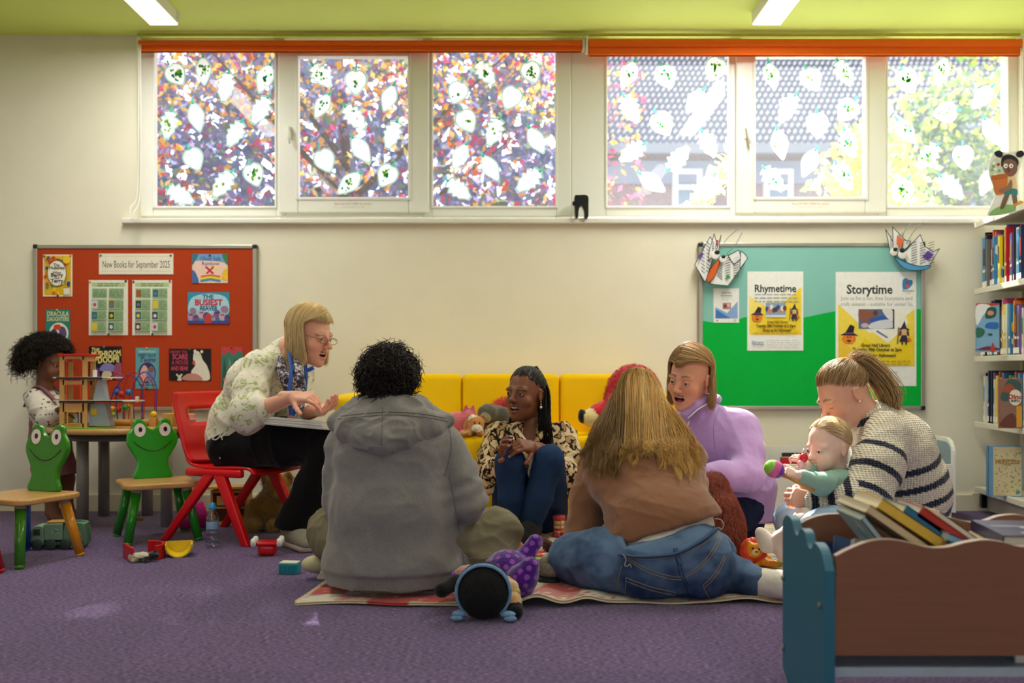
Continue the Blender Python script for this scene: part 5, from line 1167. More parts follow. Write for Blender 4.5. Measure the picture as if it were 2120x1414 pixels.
# ---- teddy dog behind the red chair
TC=PF(560,1098)
def b_teddy(s):
 c=Vector((P(565,0,4.78).x,4.78,0));o=lambda x,y,z:c+Vector((x,y,z))
 s.ell(o(0,0,.1),(.085,.08,.10),c='9A7224').ell(o(.03,-.04,.20),(.06,.055,.06),c='A47C2A').ell(o(.06,-.075,.18),(.035,.03,.028),c='C2A05A').cap(o(-.07,-.05,.12),o(-.1,-.1,.03),.03,.028,c='9A7224').cap(o(.06,-.05,.1),o(.08,-.11,.03),.03,.03,c='9A7224').ell(o(-.03,-.02,.24),(.022,.016,.035),c='7C5A1C').ell(o(.08,-.02,.24),(.022,.016,.035),c='7C5A1C')
 s.cap(o(-.04,-.06,.03),o(-.07,-.13,.03),.033,.03,c='9A7224').cap(o(.03,-.06,.03),o(.03,-.13,.03),.033,.03,c='9A7224')
plush('teddy_dog','golden brown teddy sitting on the carpet behind the red chair','soft toy',(P(565,0,4.78).x,4.78,0),b_teddy,floor=.003,furspec=(6000,.012,.0007,LIN('A47C2A'),.3,None))
# ---- purple spotted doll lying on the quilt edge
PD=lambda px,py,Y:P(px,py,Y)
def b_purple(s):
 s.ell(Vector((PD(1050,0,3.28).x,3.28,BZ+.075)),(.075,.08,.072),c='4A1486').ell(Vector((PD(985,0,3.24).x,3.24,BZ+.055)),(.075,.06,.05),c='4A1486',k=.04)
 s.chain([PD(1070,1190,3.3),PD(1088,1150,3.32),PD(1108,1122,3.33)],[.028,.027,.026],k=.02,c='4A1486')
 s.chain([Vector((PD(1065,0,3.2).x,3.2,BZ+.05)),PD(1085,1195,3.18),PD(1098,1172,3.17)],[.045,.042,.03],k=.02,c='4A1486')
 s.ell(PD(1085,1222,3.2),(.03,.04,.028),c='4A1486')
 s.ell(Vector((PD(972,0,3.2).x,3.2,BZ+.09)),(.042,.036,.022),c='D89A9C',k=.006).cap(Vector((PD(940,0,3.2).x,3.2,BZ+.075)),Vector((PD(926,0,3.19).x,3.19,BZ+.03)),.014,.012,c='4A1486')
s=SDF();b_purple(s);V,F=s.mesh(.0035,floor=BZ);c=np.array([LIN(p[5])for p in s.p])[s.near(V)]
dots_r=np.random.RandomState(4);cand=V[dots_r.permutation(len(V))];keep=[]
for q in cand:
 if all(np.sum((q-k_)**2)>.026**2 for k_ in keep):keep.append(q)
 if len(keep)>170:break
keep=np.array(keep);dm=np.min(np.linalg.norm(V[:,None,:]-keep[None],axis=2),1);purple=np.abs(c-LIN('4A1486')).sum(1)<1e-3
c=np.where((purple&(dm<.0085))[:,None],LIN('9A4FB4'),c)
t=thing('spotted_doll','purple spotted soft doll with a pink face and raised leg, lying beside the man','soft toy',(PD(1050,0,3.28).x,3.28,BZ))
np_mesh('toy_body',V,F,M_PLUSH,t,c)
fc=Vector((PD(972,0,3.2).x,3.2,BZ+.09));MB().tube([t.matrix_basis.inverted()@(fc+Vector((-.012+.004*k,-.03+.002*abs(k-3),.017-.001*(k-3)**2*.3)))for k in range(7)],.0012,C('4A2A30',.5),5).build('stitched_smile',t)
# ---- rag doll lying with the back of its black woollen head to the viewer
dc=Vector((PD(1001,0,3.03).x,3.03,0));R_D=.076
t=thing('rag_doll','rag doll with black hair and a blue checked headband lying face down on the carpet','doll',dc)
s=SDF();s.ell(dc+Vector((0,0,.083)),(.078,.07,.082),c='D9A878').cap(dc+Vector((.05,.08,.06)),dc+Vector((.08,.17,.05)),.045,.05,c='C9B48C',k=.02)
s.cap(dc+Vector((.09,.09,.06)),dc+Vector((.095,.02,.05)),.018,.02,c='D9A878').cap(dc+Vector((.095,.03,.03)),dc+Vector((.1,-.01,.022)),.02,.022,c='121214').cap(dc+Vector((-.09,.09,.09)),dc+Vector((-.13,.05,.075)),.022,.024,c='121214').cap(dc+Vector((-.04,.1,.07)),dc+Vector((-.09,.09,.09)),.02,.02,c='C9B48C')
s.ell(dc+Vector((.085,.06,.085)),(.022,.02,.02),c='E3BE92')
V,F=s.mesh(.004,floor=.002);np_mesh('toy_body',V,F,M_VC,t,np.array([LIN(p[5])for p in s.p])[s.near(V)])
s=SDF();s.ell(dc+Vector((0,-.006,.087)),(.083,.074,.087),c='000000');V,F=s.mesh(.004,floor=.002);N=vnormals(V,F)
ang=np.arctan2(V[:,2]-dc.z-.087,V[:,0]-dc.x);V=V+N*(.0012*np.sin(ang*70))[:,None]
np_mesh('yarn_hair',V,F,mat('black_yarn','0A090B',.9,noise=.3,scale=90,sheen=.03,bump=.002,bscale=150),t)
b=MB();M_CHK=mat('blue_check','6F93B8',.85,noise=.25,scale=70)
arc=[dc+Vector((.081*math.cos(a),-.036-.006*math.sin(a),.087+.0835*math.sin(a)))for a in[PI*(-.28+1.56*k/30)for k in range(31)]]
b.tube([t.matrix_basis.inverted()@p for p in arc],.0085,M_CHK,8,flat=.6).build('headband',t)
for q,w in((Vector((.062,-.03,.018)),1),(Vector((-.058,-.03,.02)),-1)):
 b=MB();b.ball(q+Vector((.012*w,-.01,.004)),(.024,.016,.010),M_CHK);b.ball(q+Vector((.02*w,-.02,-.007)),(.02,.012,.009),M_CHK);b.build('ribbon_end',t)
b=MB();b.ball((.085,.035,.062),(.014,.016,.012),C('7FC4C4'));b.ball((.105,.02,.05),(.013,.014,.013),C('8CC8C0'));b.ball((.1,.05,.07),(.012,.014,.012),C('C8B45A'));b.build('print_sleeve',t)
# ---- things on the quilt
q=PF(1157,1117);t=thing('bead_rattle','clear barrel rattle with pink ends standing by the black socks','rattle',(q.x,q.y,BZ))
b=MB()
for z0 in(0,.078):b.lathe([(0,z0),(.028,z0),(.029,z0+.004),(.027,z0+.013),(0,z0+.013)],C('E0526E',.3),seg=24)
b.build('end_cap',t);b=MB()
for k,c in enumerate(('E8D8C8','D8503C','F0E4D2','E0A03C','EFE8DA','D8503C')):b.lathe([(.022,.013+k*.0108),(.0255-.002*abs(k-2.5)*.2,.0185+k*.0108),(.022,.024+k*.0108)],C(c,.25),seg=24)
b.build('ring_stack',t)
for k in range(5):MB().cyl((.0255*math.cos(k*1.26),.0255*math.sin(k*1.26),.01),(.0255*math.cos(k*1.26),.0255*math.sin(k*1.26),.08),.002,C('E9922E',.3),seg=6).build('bar',t)
q=PF(1168,1125);t=thing('toy_ball','small red ball beside the barrel rattle','ball',(q.x,q.y,BZ));MB().ball((0,0,.018),.018,C('D2301E',.3)).build('ball_body',t);MB().ball((.008,-.012,.014),.009,C('8CA83A',.3)).build('green_spot',t)
q=PF(1118,1180);t=thing('toy_drum','purple rattle drum with a lime green top beside the spotted doll','toy drum',(q.x,q.y,BZ))
MB().lathe([(0,0),(.032,0),(.036,.006),(.036,.018),(.03,.024),(0,.024)],C('5A2A9A',.35)).build('drum_body',t);MB().lathe([(.0,.0245),(.027,.0245),(.027,.026),(0,.027)],C('9AD03C',.35)).build('drum_skin',t)
q=PF(1112,1205)
def b_brown(s):s.ell(Vector((q.x,q.y,BZ+.022)),(.035,.04,.024),c='4A3428').cap(Vector((q.x-.01,q.y-.03,BZ+.016)),Vector((q.x-.035,q.y-.05,BZ+.014)),.016,.014,c='4A3428').cap(Vector((q.x+.01,q.y+.03,BZ+.02)),Vector((q.x+.03,q.y+.05,BZ+.018)),.016,.014,c='4A3428')
plush('toy_rabbit','dark brown floppy soft toy lying between the spotted doll and the denim knee','soft toy',(q.x,q.y,BZ),b_brown,res=.004,floor=BZ,furspec=(1500,.008,.0006,LIN('503A2C'),.2,None))
q2=PF(1138,1160)
def b_arm(s):s.cap(Vector((q2.x+.02,q2.y,BZ+.02)),P(1130,1126,q2.y),.019,.017,c='4E3222').ell(Vector((q2.x+.02,q2.y+.01,BZ+.02)),(.03,.03,.02),c='4E3222')
plush('toy_bear','brown furry toy arm poking up from the quilt behind the denim knee','soft toy',(q2.x,q2.y,BZ),b_arm,res=.004,floor=BZ,furspec=(1500,.007,.0006,LIN('5A3A26'),.2,None))
q3=PF(1072,1168)
def b_org(s):s.ell(Vector((q3.x,q3.y,BZ+.022)),(.035,.03,.022),c='A04A16').cap(Vector((q3.x,q3.y,BZ+.02)),Vector((q3.x+.006,q3.y-.01,BZ+.06)),.02,.014,c='D0641A').ell(Vector((q3.x-.05,q3.y,BZ+.02)),(.04,.03,.02),c='8C3E12')
plush('toy_fox','orange soft toy tucked behind the khaki trouser knee','soft toy',(q3.x,q3.y,BZ),b_org,res=.004,floor=BZ)
def slab(name,label,cat,px,py,w,d,h,rz,col,art=(),dz=0):
 p=PF(px,py);b=MB();b.box((0,0,h/2),(w,d,h),C(col,.4),bev=min(.002,h*.3));rr=random.Random(px)
 for k,cc in enumerate(art):
  cx_,cy_=rr.uniform(-.32,.32)*w,rr.uniform(-.32,.32)*d;b.add([(x,y,h+.0003+.0001*k)for x,y in oval(cx_,cy_,w*.13,d*.13,10)],[tuple(range(10))],C(cc,.4))
 return tag(b.build(name,None,(p.x,p.y,BZ+dz),(0,0,rz)),label,cat)
slab('picture_card','sunlit floral card lying on the quilt behind the denim knee','card',1205,1142,.17,.12,.004,.3,'E9DCA8',('D8B02A','8CA84A','C8503A','E8E0C0','B9892A'))
slab('cloth_book','coral pink cloth book lying on the quilt beyond the spotted doll','book',1130,1163,.12,.09,.016,-.2,'E0706A',('F0C0B4','F4E4D4'))
slab('open_book','bright open picture book in the sun in front of the bent over woman','book',1275,1155,.20,.13,.008,.1,'EFE3D8',('E0806A','F0B07A','C84A3A','F4D8C0'))
q4=PF(1262,1125)
def b_pinktoy(s):s.ell(Vector((q4.x,q4.y,BZ+.028)),(.045,.035,.03),c='E0806E').ell(Vector((q4.x+.05,q4.y-.01,BZ+.03)),(.03,.026,.026),c='E8A890').cap(Vector((q4.x-.03,q4.y,BZ+.03)),Vector((q4.x-.06,q4.y-.03,BZ+.02)),.016,.014,c='D85A48')
plush('toy_doll','coral soft toy in the sunlight seen past the brown sleeve','soft toy',(q4.x,q4.y,BZ),b_pinktoy,res=.004,floor=BZ)
slab('striped_book','blue and green striped cloth book under the lion toy','book',1535,1165,.13,.09,.006,.15,'6AA8D0',('8CC46A','E8E040','F0F0EA','3E6EB0','9AD0E0'))
# rainbow rattle with a zebra ring
q=PF(1519,1150);t=thing('rainbow_rattle','red rainbow rattle with a black and white ring beside the ape toy','rattle',(q.x,q.y,BZ));b=MB()
for k,c in enumerate(('D8322A','E8B42E','6A8CD0')):
 r0=.034-k*.009;b.lathe([(r0-.0085,-.008),(r0,-.009),(r0,.009),(r0-.0085,.008)],C(c,.35),Matrix.Translation((0,0,.034))@Matrix.Rotation(PI/2,4,'X'),seg=24)
b.ball((0,0,.034),.012,C('E8C83A',.35));b.build('rattle_body',t)
b=MB()
for k in range(16):
 a0,a1=2*PI*k/16,2*PI*(k+1)/16;b.tube([(.03+.026*math.cos(a),.012,.036+.026*math.sin(a))for a in(a0,(a0+a1)/2,a1)],.0065,C('16161A' if k%2 else 'ECE9E2',.5),8)
b.build('zebra_ring',t)
# lion
q=PF(1568,1182);t=thing('lion_toy','orange plastic lion toy with a red mane sitting on the quilt','toy',(q.x,q.y,BZ));bm_=Bag()
LT=np.array(Matrix.Translation((q.x-.012,q.y,BZ+.058))@Matrix.Rotation(.12,4,'Y')@Matrix.Rotation(-.25,4,'X'));L_=lambda x,y,z:LT[:3,:3]@V3(x,y,z)+LT[:3,3]
s=SDF()
for k in range(11):a=2*PI*k/11;s.ell(L_(.036*math.cos(a),.01,.036*math.sin(a)),(.017,.014,.017),c='D8341E',k=.006)
s.ell(L_(0,.012,0),(.038,.016,.038),c='D8341E');V,F=s.mesh(.003);np_mesh('mane',V,F,M_PLAST,t,np.tile(LIN('DE3A1E'),(len(V),1)))
s=SDF();s.ell(L_(0,-.006,0),(.031,.02,.029),c='F0A01E').ell(L_(0,-.024,-.009),(.015,.009,.011),c='F6D08A',k=.006).ell(L_(-.024,-.004,.025),(.01,.007,.01),c='E0841A').ell(L_(.024,-.004,.025),(.01,.007,.01),c='E0841A')
V,F=s.mesh(.0025);np_mesh('lion_face',V,F,M_PLAST,t,np.array([LIN(p[5])for p in s.p])[s.near(V)])
bm_=Bag();[bm_.add(*ball_np(L_(x,-.0255,.006),.0042),LIN('151515'))for x in(-.012,.012)];bm_.add(*ball_np(L_(0,-.0335,-.006),(.005,.003,.0035)),LIN('5A2A1A')).build('eyes_and_nose',M_PLAST,t)
s=SDF();s.ell(V3(q.x+.03,q.y+.015,BZ+.02),(.03,.025,.022),c='E8921E').cap(V3(q.x+.035,q.y-.01,BZ+.012),V3(q.x+.06,q.y-.02,BZ+.011),.012,.012,c='E8921E').ell(V3(q.x+.072,q.y-.02,BZ+.013),(.02,.014,.012),c='B8A02A').cap(V3(q.x,q.y-.01,BZ+.011),V3(q.x-.01,q.y-.03,BZ+.01),.011,.01,c='E8921E')
V,F=s.mesh(.003,floor=BZ);np_mesh('lion_body',V,F,M_PLAST,t,np.array([LIN(p[5])for p in s.p])[s.near(V)])
# ---- things on the carpet to one side
q=PF(440,1133);t=thing('water_bottle','small clear water bottle with a blue cap beside the red chair leg','bottle',(q.x,q.y,0))
def clear(key,col,rough=.05):
 m=bpy.data.materials.new(key);m.use_nodes=True;n=m.node_tree.nodes;L=m.node_tree.links;n.remove(n['Principled BSDF'])
 a=n.new('ShaderNodeBsdfTransparent');a.inputs[0].default_value=(*rgb(col),1);g=n.new('ShaderNodeBsdfGlossy');g.inputs['Roughness'].default_value=rough
 fr=n.new('ShaderNodeLayerWeight');fr.inputs[0].default_value=.35;mx=n.new('ShaderNodeMixShader');L.new(fr.outputs['Facing'],mx.inputs[0])
 mr=n.new('ShaderNodeMapRange');mr.inputs[3].default_value=.06;mr.inputs[4].default_value=.5;L.new(fr.outputs['Facing'],mr.inputs[0]);L.new(mr.outputs[0],mx.inputs[0])
 L.new(a.outputs[0],mx.inputs[1]);L.new(g.outputs[0],mx.inputs[2]);L.new(mx.outputs[0],n['Material Output'].inputs[0]);return m
MB().lathe([(0,.002),(.024,0),(.029,.006),(.029,.018),(.0275,.021),(.029,.024),(.029,.05),(.0275,.053),(.029,.056),(.029,.075),(.026,.08),(.026,.112),(.029,.117),(.028,.128),(.02,.146),(.0125,.156),(.0125,.165)],clear('clear_plastic','F0F6F9')).build('bottle_body',t)
MB().lathe([(.0266,.081),(.0268,.082),(.0268,.111),(.0266,.112)],C('8FB0D0',.4)).build('paper_label',t)
MB().lathe([(0,.162),(.0155,.162),(.0165,.165),(.016,.176),(.012,.178),(.011,.190),(0,.191)],C('1F8CC8',.35)).build('cap',t)
t=thing('toy_scoop','yellow ridged toy scoop lying in front of the red chair leg','toy',PF(370,1150));b=MB()
for(r0,r1,w)in((.052,.047,.055),):
 prof=[(-r0*math.cos(a),r0-r0*math.sin(a))for a in[PI*k/16 for k in range(17)]];pi_=[(-r1*math.cos(a),r0-r1*math.sin(a))for a in[PI*k/16 for k in range(17)]][::-1]
 b.prism(prof+pi_,w*2,C('E8C81E',.4),Matrix.Rotation(.3,4,'Z')@Matrix.Translation((0,w,0))@Matrix.Rotation(PI/2,4,'X'))
 b.prism(prof,.006,C('DDBB16',.4),Matrix.Rotation(.3,4,'Z')@Matrix.Translation((0,w,0))@Matrix.Rotation(PI/2,4,'X'))
b.build('scoop_shell',t);b=MB()
for k in(-.03,0,.03):
 b.tube([Matrix.Rotation(.3,4,'Z')@Vector((-.0535*math.cos(a),k,.0525-.0535*math.sin(a)))for a in[PI*j/16 for j in range(17)]],.003,C('F0D42A',.4),6)
b.build('moulded_ribs',t)
t=thing('toy_fence','red curved toy wall on the carpet beside the yellow scoop','toy',PF(297,1155));b=MB()
arc=[(.085*math.cos(a)*1.0,.085*math.sin(a))for a in[PI*(-.05+.75*k/14)for k in range(15)]];a2=[(.073*math.cos(a),.073*math.sin(a))for a in[PI*(-.05+.75*k/14)for k in range(15)]][::-1]
b.prism(arc+a2,.058,C('C8161E',.35),Matrix.Rotation(-.5,4,'Z'),bev=.003);b.box((-.045,-.04,.029),(.012,.14,.058),C('C8161E',.35),bev=.003,rot=(0,0,.6));b.build('wall_body',t)
q=PF(296,1163)
def b_fig(s):
 o=lambda x,y,z:Vector((q.x+x,q.y+y,z));s.ell(o(0,0,.02),(.04,.016,.017),c='4A4038').ell(o(-.042,-.004,.018),(.017,.014,.016),c='B8A88A').cap(o(.03,0,.02),o(.055,0,.024),.012,.01,c='18161A').cap(o(-.02,-.01,.015),o(-.03,-.03,.007),.008,.006,c='A89A80').cap(o(.02,-.01,.015),o(.02,-.03,.007),.008,.006,c='2A2626').cap(o(.04,.01,.028),o(.048,.01,.045),.006,.003,c='18161A').ell(o(.0,-.012,.028),(.02,.008,.008),c='D8CDB4')
plush('animal_figure','little toy animal lying on its side in front of the red toy wall','toy',(q.x,q.y,0),b_fig,res=.003,floor=.002)
q=PF(554,1150);t=thing('toy_car','upturned red toy car with fat white wheels under the grey trainer','toy car',(q.x,q.y,0),.1)
MB().bm(soft((.075,.06,.05),M_RED,.018),C('D01822',.25),Matrix.Translation((0,0,.027))).build('car_body',t);MB().bm(soft((.085,.07,.016),M_RED,.006),C('D01822',.25),Matrix.Translation((0,0,.052))).build('car_rim',t)
for x in(-.052,.052):
 for y in(-.03,.03):MB().lathe([(0,-.010),(.014,-.010),(.018,-.004),(.018,.004),(.014,.010),(0,.010)],C('E6E2DA',.4),Matrix.Translation((x,y,.058))@Matrix.Rotation(PI/2,4,'Y')).build('wheel',t)
q=PF(600,1187);t=thing('toy_brick','teal toy brick with a cream top on the carpet beside the man','toy brick',(q.x,q.y,0),-.12)
MB().box((0,0,.02),(.072,.05,.040),C('1C8A9A',.35),bev=.004).build('brick_body',t);MB().box((0,0,.042),(.066,.044,.004),C('E6E2CC',.4),bev=.001).build('brick_top',t)
b=MB();[b.lathe([(.004,0),(.0055,.0),(.0055,.0008),(.004,.0008)],C('0F6A7A',.35),Matrix.Translation((x,-.0252,z))@Matrix.Rotation(PI/2,4,'X'),seg=14)for x in(-.024,-.008,.008,.024)for z in(.013,.027)];b.build('brick_rings',t)
q=PF(398,1098);t=thing('toy_bucket','magenta toy bucket on its side behind the green chair leg','bucket',(q.x,q.y,0),.5)
MB().lathe([(0,-.055),(.05,-.055),(.052,-.05),(.062,.05),(.066,.05),(.066,.056),(.058,.056),(.048,-.045),(0,-.045)],C('C21E7A',.35),Matrix.Translation((0,0,.066))@Matrix.Rotation(PI/2-.1,4,'Y'),seg=32).build('bucket_body',t)
MB().tube([(.05+.02*math.sin(a),.062*math.cos(a),.066+.0*a)for a in[PI*k/10 for k in range(11)]],.003,C('A0186A',.35),6).build('bucket_handle',t)
q=PF(277,1078);t=thing('toy_figure','tiny gold coloured toy lying under the far side of the round table','toy',(q.x,q.y,0));b=MB();b.ball((0,0,.012),(.03,.012,.012),C('A8823A',.4));b.ball((.035,0,.012),.012,C('8C5A2A',.4));b.cyl((-.02,-.01,.008),(-.03,-.025,.006),.005,C('C09A4A',.4));b.build('figure_body',t)
# wooden toy shelf behind the chair
q=PF(478,1085);t=thing('toy_house','small pale wooden doll house standing behind the red chair','doll house',(q.x,4.92,0));M_PINE=mat('pine','C8974C',.5,noise=.12,scale=12,stretch=(1,1,8))
b=MB();ring(b,-.09,.09,0,.17,(.012,)*4,0,.1,M_PINE,.002);b.box((0,0,.085),(.16,.09,.008),M_PINE);b.box((0,.045,.085),(.16,.006,.15),C('7A5426',.6));b.build('house_frame',t)
for x in(-.04,.045):MB().box((x,-.046,.12),(.04,.004,.045),C('E0B060',.5),bev=.001).build('window_frame',t)
MB().box((0,-.02,.185),(.2,.12,.012),M_PINE,bev=.002).build('roof_board',t)
# ---- green toy lorry behind the frog chair
q=PF(118,1138);t=thing('toy_truck','sage green wooden recycling truck behind the orange chair leg','toy truck',(q.x,q.y+.04,0),math.radians(8));M_SAGE=C('8CB092',.4);M_SAGED=C('6F987A',.4)
b=MB();b.prism(wavy([(-.11,.02),(-.11,.075),(-.098,.098),(-.07,.100),(-.062,.085),(-.06,.02)],n=3),.085,M_SAGE,Matrix.Translation((0,.0425,0))@Matrix.Rotation(PI/2,4,'X'),bev=.003);b.build('cab',t)
MB().prism([(-.1,.062),(-.097,.088),(-.074,.088),(-.072,.062)],.003,C('3A4238',.3),Matrix.Translation((0,-.0425,0))@Matrix.Rotation(PI/2,4,'X')).build('cab_window',t)
MB().box((-.02,0,.075),(.075,.085,.07),M_SAGE,bev=.004).build('hopper',t);MB().box((-.0,0,.114),(.10,.07,.006),M_PINE,bev=.002).build('lid',t)
b=MB();rp=wavy([(.025,.015),(.025,.1),(.04,.112),(.085,.112),(.105,.095),(.108,.015)],n=3)
for y in(-.042,.035):b.prism(rp,.009,M_SAGED,Matrix.Translation((0,y+.009,0))@Matrix.Rotation(PI/2,4,'X'),bev=.002)
b.box((.065,0,.06),(.08,.07,.09),M_SAGED);b.build('rear_body',t);MB().box((.07,-.046,.062),(.045,.008,.008),M_PINE,bev=.002).build('handle_bar',t)
MB().box((.0,0,.026),(.2,.075,.012),C('5E8468',.4)).build('chassis',t)
b=MB()
for k in range(3):b.box((-.035+.0*k,-.0435,.042-k*.008),(.045,.002,.003),C('3E5A46',.4))
for k in range(3):a=k*2.094+.5;b.tube([(-.012+.012*math.cos(a+j*.35),-.0436,.075+.012*math.sin(a+j*.35))for j in range(5)],.0018,C('B9CDB4',.4),5)
b.build('side_marks',t)
for x in(-.085,-.03,.03,.08):
 for y in(-.04,.04):MB().lathe([(0,-.009),(.02,-.009),(.023,-.006),(.023,.006),(.02,.009),(0,.009)],C('3A4A42',.5),Matrix.Translation((x,y,.023))@Matrix.Rotation(PI/2,4,'X')).build('wheel',t)
# ---- toys on the round table
GY=4.74;gx=wx(161,GY);g=thing('toy_garage','wooden toy garage with a tower and grey ramps on the round table','toy garage',(gx,GY,TZ));s_=GY/FPX
M_GAR=mat('garage_wood','D2A05E',.5,noise=.10,scale=10,stretch=(1,1,7));zg=lambda py:CH-(py-HY)*s_-TZ;xg=lambda px:(px-161)*s_
b=MB();ht=zg(738);hw_=26*s_
holes=[(745,786,148,174),(797,833,148,176),(852,876,150,174)]
for y in(-.045,.045):
 b.box((-hw_+.006,y,ht/2),(.012+.010,.008,ht),M_GAR);b.box((hw_-.006,y,ht/2),(.012+.010,.008,ht),M_GAR)
 zz=[0]+[z for h in sorted([(zg(h[1]),zg(h[0]))for h in holes])for z in h]+[ht]
 for k in range(0,len(zz)-1,2):b.box((0,y,(zz[k]+zz[k+1])/2),(2*hw_-.02,.008,zz[k+1]-zz[k]),M_GAR)
for x in(-hw_,hw_):
 for z0,z1 in((ht*.93,ht),(ht*.66,ht*.7),(0,.012)):b.box((x,0,(z0+z1)/2),(.006,.09,z1-z0),M_GAR)
b.build('tower',g)
for k,(h,c)in enumerate(zip(holes,('C8281E','D2501E','E0A020'))):
 b=MB();ring(b,xg(h[2])-.004,xg(h[3])+.004,zg(h[1])-.004,zg(h[0])+.004,(.006,)*4,-.0505,.004,C(c,.4),.001);b.build('window_surround',g)
MB().box((.006,0,ht+.006),(2*hw_+.03,.12,.011),C('C81E1E',.35),bev=.002).build('tower_roof',g)
for(a,c,py,nm)in((115,246,783,'upper_deck'),(116,292,831,'lower_deck')):
 b=MB();b.prism([(xg(a),-.03),(xg(a)+.02,-.055),(xg(c)-.03,-.06),(xg(c),-.02),(xg(c),.05),(xg(a),.05)],.006,C('D8D8D4',.4),Matrix.Translation((0,.0,zg(py))),bev=.001);b.box(((xg(a)+xg(c))/2,-.058,zg(py)+.001),(abs(xg(c)-xg(a))*.8,.003,.009),C('2A2A2C',.4));b.build(nm,g)
b=MB();b.prism([(xg(196),zg(829)),(xg(222),zg(829)),(xg(215),zg(787)),(xg(205),zg(787))],.05,C('A9B2BC',.4),Matrix.Translation((0,.03,0))@Matrix.Rotation(PI/2,4,'X'));b.prism([(xg(188),.012),(xg(232),.012),(xg(222),zg(836)),(xg(192),zg(836))],.06,C('98A4B4',.4),Matrix.Translation((0,.035,0))@Matrix.Rotation(PI/2,4,'X'));b.build('ramp_support',g)
MB().prism(oval(.03,0,.15,.085,30),.006,C('74B02A',.45),bev=.001).build('green_base',g)
MB().cyl((xg(276),-.02,0),(xg(276),-.02,zg(831)),.006,M_GAR).build('deck_post',g);MB().box((xg(289),-.03,zg(826)),(.012,.02,.026),C('E4E2DA',.4),bev=.002).build('barrier',g);MB().box((xg(202),-.03,zg(774)),(.014,.02,.036),C('E4E2DA',.4),bev=.002).build('barrier',g)
MB().box((xg(199),-.02,zg(852)),(.028,.02,.034),C('D8B41E',.4),bev=.003).build('fuel_pump',g);MB().box((xg(166),.01,zg(866)),(.022,.03,.045),C('1E4AA0',.4),bev=.002).build('lift_car',g)
mz=thing('bead_maze','wire bead maze with red and blue wires behind the toy garage on the round table','bead maze',(wx(285,4.98),4.98,TZ));s_=4.98/FPX;zm=lambda py:CH-(py-HY)*s_-TZ;xm=lambda px:(px-285)*s_
MB().box((xm(282),0,.018),(100*s_,.06,.022),M_PINE,bev=.003).build('base',mz);MB().cyl((xm(235),-.04,.018),(xm(322),-.04,.018),.014,M_PINE).build('rail',mz)
for k,(a,c,top,y,col)in enumerate(((222,268,772,-.01,'B81E1E'),(240,290,776,.02,'2A3EA8'),(262,300,770,-.02,'B81E1E'),(278,322,770,.0,'3A3EA0'),(226,250,800,.03,'2A3EA8'),(290,314,780,.03,'A81E2A'))):
 pts=spline([(xm(a),y,.028),(xm(a)-.004,y,zm(top+30)),((xm(a)+xm(c))/2,y,zm(top)),(xm(c)+.004,y,zm(top+30)),(xm(c),y,.028)],8);MB().tube(pts,.003,C(col,.35),7).build('wire',mz)
for(px,py,y,col,r)in((242,812,.0,'2A5AA8',.016),(268,812,-.01,'2A6AB0',.016),(255,816,-.02,'B8281E',.017),(262,843,-.02,'2E8A3A',.015),(247,848,-.01,'B8281E',.015),(270,840,.0,'E0B01E',.014),(232,846,0,'D8B41E',.013),(255,838,.02,'D2501E',.013),(238,858,-.02,'8CA82A',.012)):
 MB().ball((xm(px),y,zm(py)),r,C(col,.35)).build('bead',mz)
bp=thing('ball_post','yellow wooden ball on a block at the end of the bead maze','toy',(wx(318,4.9),4.9,TZ));MB().box((0,0,.022),(.034,.034,.044),M_PINE,bev=.002).build('block',bp);MB().ball((0,0,.058),.018,C('E0B81E',.35)).build('yellow_ball',bp)
def wblock(px,py0,py1,wpx,Y,label,extra=None,col=None):
 s_=Y/FPX;t=thing('wooden_block',label,'wooden block',(wx(px,Y),Y,TZ));h=(py1-py0)*s_;w=wpx*s_;MB().box((0,0,h/2),(w,.06,h),col or M_PINE,bev=.003).build('block_body',t)
 if extra:MB().ball((0,0,h+.008),(.012,.012,.012),C('D88C8A',.5)).build('pink_knob',t)
 return t
wblock(351,846,874,20,4.86,'low square wooden block on the round table beside the tall block')
wblock(374,823,873,27,4.9,'tall pale wooden block with a pink knob on the round table',True)
wblock(392,832,866,14,5.0,'darker wooden block behind the tall block on the round table',None,mat('darker_pine','8C6234',.5,noise=.1))
t=thing('toy_armchair','tiny pink toy armchair on the round table in front of the wooden blocks','toy',(wx(386,4.8),4.8,TZ),-.3);M_TP=C('D8958C',.5)
MB().bm(soft((.065,.05,.028),M_TP,.008),M_TP,Matrix.Translation((0,0,.018))).build('seat',t);MB().bm(soft((.065,.016,.062),M_TP,.007),M_TP,Matrix.Translation((0,.024,.036))).build('backrest',t)
for x in(-.032,.032):MB().bm(soft((.014,.05,.04),M_TP,.006),M_TP,Matrix.Translation((x,0,.024))).build('armrest',t)
